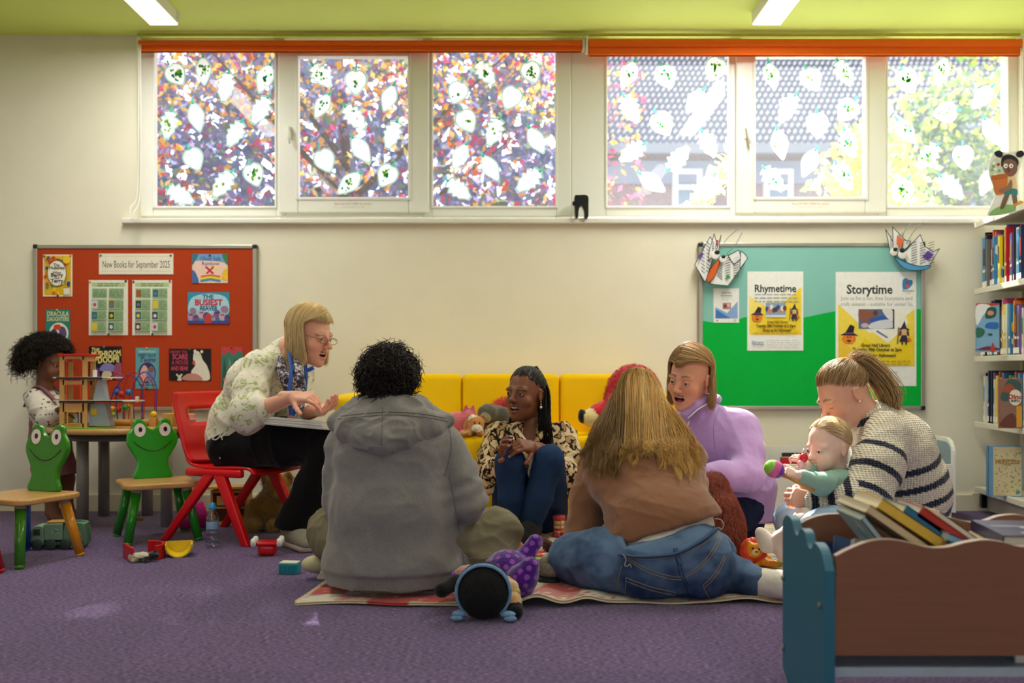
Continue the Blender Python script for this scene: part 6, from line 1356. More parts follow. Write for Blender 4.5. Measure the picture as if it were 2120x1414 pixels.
# ---- cut-out girl with a flower pot on top of the bookcase
gp=P(2086,432,4.75);GYY=4.75;t=thing('cardboard_cutout','card cut-out of a girl carrying a flower pot on top of the bookcase','cut-out',(gp.x,GYY,1.5465),0);s_=GYY/FPX
gpt=lambda pts:[((x-2086)*s_,(P(0,446,GYY).z-1.5465+(446-y)*s_))for x,y in pts]
MT=lambda k:Matrix.Translation((0,-.0012*k,0))@Matrix.Rotation(PI/2,4,'X')
def cut(name,pts,col,k,sm=True):return MB().prism(gpt(wavy(pts,n=4)if sm else pts),.0015,C(col,.5),MT(k)).build(name,t)
cut('card_outline',[(2046,446),(2052,424),(2060,400),(2050,372),(2046,345),(2056,318),(2070,314),(2090,316),(2112,312),(2118,322),(2112,346),(2106,366),(2110,400),(2114,428),(2100,440)],'F0F1F0',0)
cut('grass_base',[(2047,447),(2056,434),(2080,424),(2102,426),(2110,432),(2080,442)],'8FC07A',1.5);cut('flower_bunch',[(2048,366),(2050,340),(2060,328),(2072,336),(2074,362),(2064,370)],'C8D8C0',1.5)
for(x,y,c)in((2057,338,'F4F4F0'),(2066,341,'C8285A'),(2060,350,'F0F0EA'),(2068,354,'7FB08A'),(2053,352,'8CB48A'),(2060,362,'F4F0E4'),(2056,345,'7FA88A')):cut('flower',oval(x,y,3.2,3.2,10),c,2.6,False)
cut('skirt_and_top',[(2088,360),(2100,362),(2104,398),(2086,400),(2084,380)],'E0C49A',2);cut('leg',[(2082,398),(2090,400),(2078,430),(2070,430)],'7A5A50',2);cut('leg',[(2094,398),(2102,398),(2106,426),(2099,428)],'7A5A50',2);cut('shorts',[(2082,392),(2104,392),(2104,406),(2094,402),(2080,406)],'2E7A80',2.6)
cut('plant_pot',[(2052,366),(2083,362),(2080,398),(2060,402),(2054,376)],'C8743E',2.8);cut('pot_rim',[(2051,364),(2084,360),(2084,368),(2052,373)],'B8642E',3.6,False);cut('arm',[(2092,372),(2094,388),(2080,398),(2068,398),(2068,392),(2082,388)],'8C6A5E',4)
cut('hair',[(2073,346),(2074,326),(2086,320),(2100,324),(2108,334),(2104,346),(2088,336)],'23222E',2.2);cut('face',[(2075,338),(2084,330),(2098,332),(2105,342),(2103,358),(2092,366),(2082,362),(2076,350)],'7C5C56',3);cut('bunch',[(2058,316),(2068,312),(2075,318),(2072,326),(2062,324)],'23222E',3.2);cut('bunch',[(2104,316),(2114,312),(2120,320),(2112,326),(2104,324)],'23222E',3.2)
for x in(2081,2092):cut('eye',oval(x,344,4.4,4.8,14),'F2F0EC',4.2,False);cut('pupil',oval(x+.4,344.5,1.4,1.6,10),'15151A',5.2,False)
cut('nose',[(2085,346),(2088,346),(2090,356),(2086,358)],'65463F',4.4,False);cut('mouth',oval(2090,358,3.6,1.6,10),'C8484A',4.4,False)
for k,(x,y)in enumerate(((2104,424),(2112,420),(2110,430))):cut('dry_leaf',[(x-7,y+4),(x-2,y-4),(x+6,y-2),(x+3,y+5)],'C89A3A',2.4+.4*k)
# ---------------------------------------------------------------- people: helpers
def skin_mat(key,rough=.48):
 m=mat(key,rough=rough,noise=.035,scale=60,bump=.0004,bscale=400,attr=True,spec=.35)
 b=m.node_tree.nodes['Principled BSDF'];b.inputs['Subsurface Weight'].default_value=.12;b.inputs['Subsurface Radius'].default_value=(.012,.005,.003);b.inputs['Subsurface Scale'].default_value=.6
 return m
M_SKIN=skin_mat('skin')
M_HAIR=mat('hair',rough=.45,noise=.10,scale=30,attr=True,spec=.28)
def nrm(v):v=V3(v);return v/np.linalg.norm(v)
def W3(p):return V3(p)
def head(c,fwd,up=(0,0,1),sc=1.0,skin='C98F72',lip='B0605C',brow='6B4A34',iris='5A6A70',mouth=0.0,smile=0.0,neck=None,neck_r=.052,baby=0.0,blush=.25,eyes=True,res=.0027,teeth=True,nose=1.0,lid=.0):
 """one head with face, ears and neck; returns a Bag of skin-coloured geometry"""
 c=V3(c);R=frame(fwd,up);T=lambda*a:c+R@(V3(*a)*sc);RR=R;E=lambda x,y,z:V3(x,y,z)*sc
 s=SDF();k=.02*sc;bb=baby
 s.ell(T(0,-.012,.035+.006*bb),E(.074+.004*bb,.094+.004*bb,.086+.004*bb),RR,k)
 s.ell(T(0,.028,-.028+.012*bb),E(.060+.004*bb,.063,.083-.016*bb),RR,.03*sc)
 op=mouth*.016
 s.ell(T(0,.045,-.073-op*.6+.022*bb),E(.044+.008*bb,.044-.006*bb,.038),RR,.03*sc)
 s.ell(T(0,.074-.012*bb,-.099-op+.026*bb),E(.019,.016,.015),RR,.022*sc)
 for x in(-1,1):
  s.ell(T(x*.036,.060+.002*bb,-.034-.006*bb),E(.025+.009*bb+.004*smile,.020+.008*bb,.022+.010*bb),RR,.022*sc)
  s.ell(T(x*.03,.079-.008*bb,.020),E(.024,.012,.009-.003*bb),RR,.018*sc)
  s.ell(T(x*.0315,.103,.001),E(.0160,.016-.003*bb,.0095),RR,.016*sc,neg=True)
  s.ell(T(x*.076,-.008,-.004),E(.008,.018,.029),R@frame((x*.25,1,0)),.008*sc)
  s.ell(T(x*.086,-.002,-.001),E(.005,.010,.018),R@frame((x*.25,1,0)),.004*sc,neg=True)
  s.cap(T(x*.079,.000,.020),T(x*.080,-.020,.014),.0045*sc,.004*sc,.005*sc)
  s.ell(T(x*.0315,.0788,.0008),E(.0143,.0143,.0143)*(1+.05*bb),RR,.004*sc)
  if lid<.95:s.ell(T(x*.0320,.0945,-.0008-.0030*lid),E(.0122+.001*bb,.0125,.0056*(1-.55*lid)+.0010*bb),RR,.0025*sc,neg=True)
 nl=nose*(1-.25*bb)
 s.cap(T(0,.086,.014),T(0,.098+.012*nl,-.024+.006*bb),.0075*sc,.0095*sc,.014*sc)
 s.ell(T(0,.100+.014*nl,-.029+.008*bb),E(.0105,.0105,.0095),RR,.010*sc)
 for x in(-1,1):s.ell(T(x*.0115,.097+.006*nl,-.033+.008*bb),E(.0075,.0095,.0075),RR,.007*sc)
 for x in(-1,1):s.ell(T(x*.006,.103+.008*nl,-.040+.008*bb),E(.0035,.005,.003),RR,.003*sc,neg=True)
 zz=.012*bb;w=.021+.007*smile;sm=.008*smile;cy_=.079-.007*smile
 up_=[T(-w,cy_,-.061+sm+zz),T(-.008,.0935,-.0555+zz),T(0,.0950,-.0570+zz),T(.008,.0935,-.0555+zz),T(w,cy_,-.061+sm+zz)]
 lo_=[T(-w,cy_,-.061+sm+zz),T(-.55*w,.086-op*.3,-.0655-op*.9+zz),T(-.2*w,.0915-op*.3,-.0690-op*1.25+zz),T(.2*w,.0915-op*.3,-.0690-op*1.25+zz),T(.55*w,.086-op*.3,-.0655-op*.9+zz),T(w,cy_,-.061+sm+zz)]
 s.chain(up_,[.003*sc,.0052*sc,.0050*sc,.0052*sc,.003*sc],.006*sc);s.chain(lo_,[.003*sc,.0050*sc,.0060*sc,.0060*sc,.0050*sc,.003*sc],.006*sc)
 if mouth>.05:s.ell(T(0,.092,-.0625-op*.62+zz),E(w*.80,.026,.0035+op*.62),RR,.004*sc,neg=True).chain([T(-w*.9,.088,-.0600+sm*.8+zz),T(0,.097,-.0622+zz),T(w*.9,.088,-.0600+sm*.8+zz)],[.0012*sc,.003*sc,.0012*sc],.003*sc);s.p[-1]=s.p[-1][:4]+(True,None);s.p[-2]=s.p[-2][:4]+(True,None)
 else:s.cap(T(-w*.9,.092,-.0625+zz),T(w*.9,.092,-.0625+zz),.0014*sc,None,.004*sc,neg=True)
 if neck is not None:
  s.cap(T(0,-.022,-.045),V3(neck),neck_r*sc,neck_r*1.08*sc,.035*sc)
 V,F=s.mesh(res*sc,smooth=1)
 q=(V-c)@R/sc;base=LIN(skin);col=np.tile(base,(len(V),1))
 def mixin(col,d,r,cc,a=1.0,soft=.5):
  f=np.clip((r-d)/(r*soft),0,1)[:,None]*a;return col*(1-f)+f*V3(cc)
 warm=base*V3(1.12,.78,.74)
 for x in(-1,1):col=mixin(col,np.linalg.norm(q-V3(x*.042,.07,-.034),axis=1),.034,warm,blush,1.0)
 col=mixin(col,np.linalg.norm(q-V3(0,.11,-.03),axis=1),.022,warm,blush*.9,1.0)
 for x in(-1,1):col=mixin(col,np.linalg.norm(q-V3(x*.078,-.01,0),axis=1),.035,warm,blush*.8,1.0)
 def seg(a,b):
  a,b=V3(a),V3(b);d=b-a;t=np.clip(((V-a)@d)/(d@d),0,1);return np.linalg.norm(V-a-t[:,None]*d,axis=1)
 ld=np.min([seg(up_[i],up_[i+1])for i in range(4)]+[seg(lo_[i],lo_[i+1])for i in range(5)],0)/sc
 col=mixin(col,ld,.0088,LIN(lip),.9,.45)
 if mouth>.05:
  ins=((q[:,0]/(w*.74))**2+((q[:,2]-(-.0625-op*.62+zz))/(.0045+op*.62))**2<1)&(q[:,1]<.0905-op*.2)&(q[:,1]>.055);col[ins]=LIN('4A1A1C')
 bd=np.min([np.minimum(seg(T(x*.014,.09,.0265),T(x*.030,.088,.0305)),seg(T(x*.030,.088,.0305),T(x*.047,.080,.0245)))for x in(-1,1)],0)/sc
 col=mixin(col,np.where(q[:,1]>.05,bd,1),.0058 if baby<.5 else.004,LIN(brow),.85 if baby<.5 else.25,.6)
 lz=.0046-lid*.0085;lash=np.min([np.minimum(seg(T(x*.019,.0895,lz-.002),T(x*.0315,.0932,lz+.0006)),seg(T(x*.0315,.0932,lz+.0006),T(x*.0445,.0855,lz-.002)))for x in(-1,1)],0)/sc
 col=mixin(col,lash,.0034,LIN(brow)*.4,.75,.6)
 bag=Bag();bag.add(V,F,col)
 if eyes:
  for x in(-1,1):
   ec=T(x*.0315,.0790,.001);ev,ef=ball_np((0,0,0),.0125*sc,None,24,16);ev=ev@R.T;d=ev@(R@nrm((x*.02,1,-.12)))/(.0125*sc)
   ecol=np.where((d>.955)[:,None],LIN('101014'),np.where((d>.83)[:,None],LIN(iris),LIN('E6DED6')));bag.add(ev+ec,ef,ecol)
 if mouth>.05 and teeth:
  tv,tf=ball_np((0,0,0),V3(w*.80,.012,.0062)*sc,None,20,10);bag.add(tv@R.T+T(0,.0790,-.0632+zz+sm*.3),tf,LIN('E9E2D6'))
  tv,tf=ball_np((0,0,0),V3(w*.6,.016,.004)*sc,None,16,8);bag.add(tv@R.T+T(0,.070,-.067-op*1.0+zz),tf,LIN('B05A5A'))
 return bag,T,R
def hand(bag,wrist,d,back,thumb=1,sc=1.0,curl=(.5,.5,.5,.5),tcurl=.3,skin='C98F72',spread=.05,res=.0024,nail='D9A9A0',stub=.05):
 """palm, four jointed fingers and a thumb; curl is given from index to little finger"""
 R=frame(d,back);c=V3(wrist);T=lambda*a:c+R@(V3(*a)*sc);s=SDF();x=thumb
 s.cap(T(0,-stub,0),T(0,.012,0),.026*sc,.025*sc,.012*sc)
 for xx,y in((-.026,.082),(-.009,.088),(.009,.088),(.026,.084)):s.cap(T(xx*.7,.012,0),T(xx,y,0),.0135*sc,.0115*sc,.014*sc)
 s.ell(T(x*.024,.032,-.008),V3(.016,.028,.014)*sc,R,.014*sc)
 tips=[]
 for i,(xx,y,L)in enumerate(((.027,.084,(.038,.024,.020)),(.009,.089,(.042,.027,.021)),(-.009,.087,(.039,.025,.020)),(-.026,.080,(.031,.019,.018)))):
  p=V3(x*xx,y,0);a=0;sp=x*spread*(1.5-i)/1.5;r=.0088 if i<3 else.0076;pts=[p];cu=curl[i]
  for j,l in enumerate(L):
   a+=cu*(.95,1.15,.7)[j];p=p+V3(math.sin(sp)*math.cos(a),math.cos(a)*math.cos(sp),-math.sin(a))*l;pts.append(p)
  s.chain([T(*q)for q in pts],[r*sc*f for f in(1.08,1.0,.92,.80)],.004*sc);tips.append((T(*pts[-1]),nrm(R@(pts[-1]-pts[-2])),R@V3(0,math.sin(a),math.cos(a))))
 t0=V3(x*.026,.022,-.006);dr=nrm((x*.78,.62,-.22));pts=[t0];a=tcurl
 ax=nrm((x*-.35,.8,-.45));p=t0
 for j,l in enumerate((.036,.030,.024)):
  dr=nrm(dr*(1-.35*a*(j>0))+ax*(.35*a*(j>0)));p=p+dr*l;pts.append(p)
 s.chain([T(*q)for q in pts],[.0135*sc,.0105*sc,.0095*sc,.008*sc],.006*sc)
 V,F=s.mesh(res*sc);q=(V-c)@R/sc;base=LIN(skin);col=np.tile(base,(len(V),1));pal=np.clip((-q[:,2]-.004)/.01,0,1)[:,None]*.35;col=col*(1-pal)+pal*np.minimum(base*V3(1.25,1.05,1.0),1)
 for tp,td,tn in tips:
  dd=np.linalg.norm(V-(tp+tn*.006*sc),axis=1)/sc;f=np.clip((.0075-dd)/.003,0,1)[:,None]*.8;col=col*(1-f)+f*LIN(nail)
 bag.add(V,F,col);return T
def limb(s,pts,rad,infl=0.0,k=.03,c=None):return s.chain([V3(p)for p in pts],[r+infl for r in rad],k,c)
def cloth(s,res,folds=.006,freq=9.0,aniso=(1,1,1),seed=0.0,smooth=2,clip=None,floor=None,fine=.0012):
 V,F=s.mesh(res,clip=clip,smooth=smooth,floor=floor);N=vnormals(V,F);p=V*V3(aniso)*freq+seed
 warp=np.stack([vnoise(p*.5+7),vnoise(p*.5+19),vnoise(p*.5+31)],1)*.9
 r1=1-np.abs(vnoise(p+warp));r2=1-np.abs(vnoise(p*1.9+warp+5))
 h=(r1**3-.35)*folds+(r2**3-.35)*folds*.45+fine*fbm(V*38+seed,2)
 V=V+N*h[:,None]
 if floor is not None:V[:,2]=np.maximum(V[:,2],floor)
 return V,F
def grid_np(G):
 """(n,m,3) sheet of points to quads"""
 n,m,_=G.shape;i,j=np.meshgrid(np.arange(n-1),np.arange(m-1),indexing='ij');a=(i*m+j).ravel();return G.reshape(-1,3),np.stack([a,a+m,a+m+1,a+1],1)
def project(V,F,pix,lift=.0012,n=6):
 """points of the photo cast from the viewpoint on to a garment, so that seams lie on the cloth"""
 bv=BVHTree.FromPolygons([tuple(v)for v in V],[tuple(f)for f in F]);out=[]
 pts=wavy(pix,False,n)if len(pix)>2 else[(pix[0][0]+(pix[1][0]-pix[0][0])*t/n,pix[0][1]+(pix[1][1]-pix[0][1])*t/n)for t in range(n+1)]
 for x,y in pts:
  d=Vector(((x-CX)/FPX,1,-(y-HY)/FPX)).normalized();h=bv.ray_cast(Vector((0,0,CH)),d)
  if h[0]is not None:out.append(h[0]+h[1]*lift*(1 if h[1].dot(d)<0 else-1))
 return out
def seam(root,V,F,paths,r,m,name='seam',lift=.0008):
 b=MB();Q=root.matrix_basis.inverted()
 for pth in paths:
  p=project(V,F,pth,lift)
  if len(p)>1:b.tube([Q@x for x in p],r,m,5)
 return b.build(name,root)if b.v else None
def hair_strands(paths,rad,cols,seed,bag,seg=3,vary=.14,pick=None):
 """paths (N,K,3); colours picked per strand"""
 r=np.random.RandomState(seed);V,F,sid=strands(paths,rad,seg,.3);pal=np.array([LIN(c)for c in cols]);c=pal[r.randint(0,len(pal),len(paths))if pick is None else pick]*(1+vary*r.uniform(-1,1,(len(paths),1)));bag.add(V,F,np.clip(c,0,1)[sid]);return bag
def smooth_paths(P_,K):
 """Catmull-Rom resampling of (N,M,3) control paths to K points"""
 N,M,_=P_.shape;t=np.linspace(0,M-1.0001,K);i=np.floor(t).astype(int);f=(t-i)[None,:,None]
 g=lambda j:P_[:,np.clip(j,0,M-1)]
 a,b,c,d=g(i-1),g(i),g(i+1),g(i+2);return.5*(2*b+(c-a)*f+(2*a-5*b+4*c-d)*f**2+(3*b-a-3*c+d)*f**3)
def bob(bag,T,R,n,cols,seed,length=-.10,rad=.0008,shell=(.089,.108,.106),cz=.03,fringe=None,part=0.0,tuck=.0,jit=.05,grav=(0,0,-1),sc=1.0,face_y=(.03,.03),hair_y=.80,flare=0.0):
 """a straight bob: strands leave the parting, follow the skull sideways and back past the face, then hang"""
 r=np.random.RandomState(seed);a,b,cc=shell;org=T(0,0,0);g=R.T@V3(grav)
 def path(y0,sd,off,L):
  fy=np.where(sd>0,face_y[1],face_y[0]);al=np.linspace(.02,1.5,10)[None,:];y=np.where(y0>fy,fy+(y0-fy)*.12,y0)[:,None];y=y0[:,None]+(y-y0[:,None])*np.clip(al/1.35,0,1)**2.6
  s_=np.sqrt(np.maximum(1-(y/b)**2,.02));x=a*s_*np.sin(al)*sd[:,None]+part*np.exp(-al*3);pt=np.stack([x,y-.012,cc*s_*np.cos(al)+cz],-1)*(1+off[:,None,None])
  last=pt[:,-1];H=np.maximum(last[:,2]-length,.01)*L;out=[pt];inn=-last*V3(1,.6,0)
  for k in range(1,8):
   f=k/7;out.append((last+(g*f)*H[:,None]+inn*(tuck*f**2-flare*f))[:,None])
  return np.concatenate(out,1)
 y0=b*np.clip(r.uniform(-1.0,hair_y,n),-.97,1);sd=r.choice([-1,1],n);pt=path(y0,sd,r.uniform(-.025,.05,n),1+r.normal(size=n)*jit);pt+=r.normal(size=(n,1,3))*.0012;pt[:,10:]+=r.normal(size=(n,1,3))*np.linspace(0,.006,7)[None,:,None]
 hair_strands(pt@R.T*sc+org,rad*sc,cols,seed,bag)
 for q in(-1,1):ys=b*np.linspace(-.95,hair_y-.03,44);G=path(ys,np.full(44,q),np.full(44,-.04),np.full(44,.92));Gv,Gf=grid_np(G@R.T*sc+org);bag.add(Gv,Gf,LIN(cols[0])*.85)
 if fringe is not None:
  m=int(n*.3);phi=r.uniform(-.95,.95,m);th=np.linspace(.05,fringe,12)[None,:]*(1+.06*r.normal(size=(m,1)));ph=phi[:,None]+0*th;s_=np.sin(th)
  pt=np.stack([a*1.02*s_*np.sin(ph),b*1.02*s_*np.cos(ph)-.012,cc*1.01*np.cos(th)+cz],-1)*(1+r.uniform(-.02,.045,(m,1,1)));hair_strands(pt@R.T*sc+org,rad*sc,cols,seed+1,bag)
  PH,TH=np.meshgrid(np.linspace(-.8,.8,24),np.linspace(.05,fringe-.1,12),indexing='ij');G=np.stack([a*np.sin(TH)*np.sin(PH),b*np.sin(TH)*np.cos(PH)-.012,cc*np.cos(TH)+cz],-1)*.96;Gv,Gf=grid_np(G@R.T*sc+org);bag.add(Gv,Gf,LIN(cols[0]))
 return bag
def scalp(n,r,shell,cz,hairline):
 """random scalp directions in the head frame; hairline(phi) gives the polar angle where hair ends"""
 out=[]
 while len(out)<n:
  v=r.normal(size=3);v/=np.linalg.norm(v);th=math.acos(v[2]);ph=math.atan2(v[0],v[1])
  if th<hairline(abs(ph)):out.append(v)
 v=np.array(out);return v*V3(shell)+V3(0,-.012,cz),v
def curls(bag,T,R,n,cols,seed,shell,cz,hairline,length,rc,turns,rad=.0010,droop=.4,sc=1.0,K=26):
 r=np.random.RandomState(seed);p,v=scalp(n,r,shell,cz,hairline);t=np.linspace(0,1,K)[None,:,None]
 L=length*r.uniform(.6,1.25,(n,1,1));d=v+r.normal(size=(n,3))*.35;d/=np.linalg.norm(d,axis=1)[:,None];g=R.T@V3(0,0,-1)
 ax=p[:,None]+d[:,None]*L*t+g*L*droop*t**2;u=np.cross(d,r.normal(size=(n,3)));u/=np.linalg.norm(u,axis=1)[:,None];w=np.cross(d,u)
 A=t*turns*2*PI*r.uniform(.7,1.3,(n,1,1))+r.uniform(0,6,(n,1,1));rr=rc*np.minimum(1,t*4)*r.uniform(.7,1.3,(n,1,1))
 pt=ax+u[:,None]*np.cos(A)*rr+w[:,None]*np.sin(A)*rr;hair_strands(pt@R.T*sc+T(0,0,0),rad*sc,cols,seed,bag)
 dirs,f=ball_np((0,0,0),1.0,None,36,24);th=np.arccos(np.clip(dirs[:,2],-1,1));ph=np.abs(np.arctan2(dirs[:,0],dirs[:,1]));hl=np.array([hairline(x)for x in ph])
 keep=(th<hl-.10)[f].all(1);bag.add(((dirs*V3(shell)*1.0+V3(0,-.012,cz))@R.T)*sc+T(0,0,0),f[keep],LIN(cols[0])*.6);return bag
def denim(key,col,lo=.75,hi=1.25):
 m=mat(key,col,.85,noise=.16,scale=7,bump=.0008,bscale=500,spec=.1);return m
def pattern_mat(key,base,stops,scale,rough=.85,stretch=(1,1,1),detail=2.0,dist=1.0,bump=.0):
 """printed cloth: noise cut into flat bands of colour; stops = [(position, colour)]"""
 m=bpy.data.materials.new(key);m.use_nodes=True;n=m.node_tree.nodes;L=m.node_tree.links;b=n['Principled BSDF'];b.inputs['Roughness'].default_value=rough;b.inputs['Specular IOR Level'].default_value=.2
 tc=n.new('ShaderNodeTexCoord');mp=n.new('ShaderNodeMapping');mp.inputs['Scale'].default_value=stretch;L.new(tc.outputs['Object'],mp.inputs[0])
 nz=n.new('ShaderNodeTexNoise');nz.inputs['Scale'].default_value=scale;nz.inputs['Detail'].default_value=detail;nz.inputs['Distortion'].default_value=dist;L.new(mp.outputs[0],nz.inputs['Vector'])
 cr=n.new('ShaderNodeValToRGB');cr.color_ramp.interpolation='CONSTANT';e=cr.color_ramp.elements;e[0].position=0;e[0].color=(*rgb(base),1);e[1].position=stops[0][0];e[1].color=(*rgb(stops[0][1]),1)
 for p,c in stops[1:]:x=e.new(p);x.color=(*rgb(c),1)
 L.new(nz.outputs['Fac'],cr.inputs[0]);L.new(cr.outputs[0],b.inputs['Base Color']);return m
# ---------------------------------------------------------------- man in the grey hoodie, seen from behind
def man():
 root=thing('person','curly dark haired person in a grey hooded top sitting cross-legged, back to the room','person',P(812,0,3.36)-Vector((0,0,CH+(0+HY)/FPX*3.36))if False else Vector((P(812,0,3.36).x,3.36,BZ)))
 SK='A8704E';p=lambda x,y,Y:V3(P(x,y,Y))
 pel,wai,che,nk=p(812,1170,3.37),p(812,1060,3.37),p(816,930,3.39),p(806,850,3.42);side=V3(1,.03,0)
 shl,shr=p(720,921,3.43),p(918,917,3.43);ell_,elr=p(712,1042,3.45),p(968,1036,3.38);wrl,wrr=p(770,1082,3.70),p(905,1085,3.70)
 hc=p(805,808,3.45)
 bag,T,R=head(hc,(.05,1,-.12),sc=1.0,skin=SK,neck=nk+V3(0,.0,-.03),eyes=True,brow='241A14',res=.003)
 s=SDF();s.ecap(pel,wai,(.16,.15),(.11,.11),side).ecap(wai,che,(.15,.16),(.10,.10),side,.05).ecap(che,nk,(.15,.06),(.09,.06),side,.05)
 limb(s,[shl,ell_,wrl],[.048,.042,.03]);limb(s,[shr,elr,wrr],[.048,.042,.03])
 hl,hr=p(755,1168,3.42),p(872,1168,3.42);kl,kr=p(688,1103,3.58),p(1022,1106,3.52);al,ar=V3(P(860,0,3.78).x,3.78,.08),V3(P(760,0,3.74).x,3.74,.08)
 limb(s,[hl,kl,al],[.08,.06,.045]);limb(s,[hr,kr,ar],[.08,.06,.045]);V,F=s.mesh(.011,floor=BZ+.006);bag.add(V,F,LIN(SK))
 hand(bag,wrl,(.5,.8,.05),(0,-.3,1),thumb=1,skin=SK,curl=(.6,)*4);hand(bag,wrr,(-.5,.8,.05),(0,-.3,1),thumb=-1,skin=SK,curl=(.6,)*4)
 bag.build('body',M_SKIN,root)
 s=SDF();s.ecap(pel+V3(0,.02,-.06),pel+V3(0,.02,.03),(.19,.18),(.13,.13),side)
 limb(s,[hl,kl],[.095,.078],.006,.04);limb(s,[kl,al],[.076,.06],.004,.03);kq=kr+V3(.016,-.005,.012);limb(s,[hr,(hr+kq)/2+V3(0,0,.02),kq],[.10,.092,.070],.004,.03);limb(s,[kq+V3(.0,0,-.01),V3(P(1010,0,3.44).x,3.44,.085),V3(P(930,0,3.50).x,3.50,.075)],[.070,.072,.065],.004,.05)
 s.ell(p(1000,1135,3.47),(.085,.06,.05),k=.05)
 M_K=mat('khaki_twill','7A7058',.9,noise=.05,scale=30,bump=.0006,bscale=500);V,F=cloth(s,.007,.015,11,(.8,1,1.2),3.1,floor=BZ+.002);to=np_mesh('trousers',V,F,M_K,root)
 seam(root,V,F,[[(955,1160),(1000,1150),(1040,1138),(1066,1118)]],.0011,C('9A8E74',.9),'trouser_seam')
 s=SDF();c0=V3(P(668,0,3.62).x,3.62,BZ+.035);s.cap(c0,c0+V3(.05,.03,.0),.036,.03).ell(c0+V3(-.03,-.01,.0),(.045,.04,.03));V,F=s.mesh(.006,floor=BZ);np_mesh('shoe',V,F,C('C9BE94',.7),root)
 M_H=mat('grey_marl','8A8583',.95,noise=.20,scale=150,bump=.0008,bscale=420,stretch=(1,1,3.5),sheen=.3,spec=.1)
 s=SDF();s.ecap(pel+V3(0,0,-.065),pel+V3(0,0,-.01),(.222,.226),(.15,.155),side,.02).ecap(pel,wai,(.222,.200),(.152,.142),side,.05).ecap(wai,che,(.200,.186),(.142,.130),side,.06).ecap(che,nk+V3(0,0,-.03),(.185,.075),(.122,.075),side,.06)
 s.cap(shl,shr,.056,.056,.06);limb(s,[shl,ell_*.5+shl*.5+V3(-.006,0,0),ell_,wrl],[.068,.066,.062,.045],0,.035);limb(s,[shr,elr*.5+shr*.5+V3(.012,0,0),elr,wrr],[.066,.064,.066,.045],0,.014)
 s.cap(p(950,1095,3.42),p(962,1190,3.40),.040,.045,.03);s.cap(p(690,1160,3.46),p(676,1200,3.44),.03,.035,.03)
 V,F=cloth(s,.0065,.009,6.5,(1,1,1.1),1.7,clip=lambda X:-(X[:,2]-(BZ+.012)))
 N=vnormals(V,F);zz=np.clip((V[:,2]-.08)/.45,0,1);V=V+N*(.006*np.sin(V[:,0]*46+4*V[:,2]+1.2*vnoise(V*6))*np.sin(PI*zz)*(V[:,1]<3.4))[:,None]
 de=np.linalg.norm(V-elr,axis=1);V=V+N*(.007*np.exp(-(de/.10)**2)*np.sin((V@nrm(shr-elr))*105+3*vnoise(V*10)))[:,None]
 rib=np.clip((.088-V[:,2])/.006,0,1);V=V-N*(.010*rib*(V[:,2]>.02))[:,None]+N*(.0012*rib*np.sin(V[:,0]*420))[:,None]
 ho=np_mesh('hooded_top',V,F,M_H,root);M_SE=C('6E6A68',.95)
 seam(ho if False else root,V,F,[[(926,872),(934,925),(920,985)],[(930,985),(948,1080),(962,1180)]],.0014,M_SE,'hoodie_seam')
 s=SDF();pts=[p(700,872,3.39),p(722,892,3.33),p(755,906,3.285),p(792,914,3.265),p(835,905,3.28),p(885,888,3.32),p(924,868,3.38)]
 s.chain(pts,[.026,.034,.040,.044,.041,.034,.026],.03);s.ell(p(806,872,3.335),(.150,.060,.060),k=.05)
 s.chain([p(750,842,3.46),p(765,845,3.38),p(806,846,3.35),p(850,845,3.38),p(866,843,3.46)],[.03,.036,.038,.036,.03],.03)
 s.cap(p(742,850,3.42),p(700,876,3.42),.045,.03,.04).cap(p(868,850,3.42),p(918,874,3.42),.045,.03,.04)
 V,F=cloth(s,.0055,.009,11,(1,1,1.6),6.2);np_mesh('hood',V,F,M_H,ho)
 seam(root,V,F,[[(792,842),(791,880),(789,922)],[(706,862),(760,856),(806,853),(870,857),(922,866)],[(700,868),(760,862),(806,859),(870,863),(926,872)]],.0013,M_SE,'hood_seam')
 hb=Bag();hl_=lambda ph:1.0+1.12*min(1,max(0,(ph-.7)/1.3))
 curls(hb,T,R,1500,('120D0C','2A1F1A','0C0909','1C1412'),3,(.078,.098,.093),.036,hl_,.040,.0105,1.5,.0022,.2)
 curls(hb,T,R,420,('3A2C24','2A1F1A','1C1412'),8,(.083,.103,.098),.036,lambda ph:min(hl_(ph),1.4),.046,.013,1.6,.0017,.1);hb.build('curly_hair',M_HAIR,root)
man()
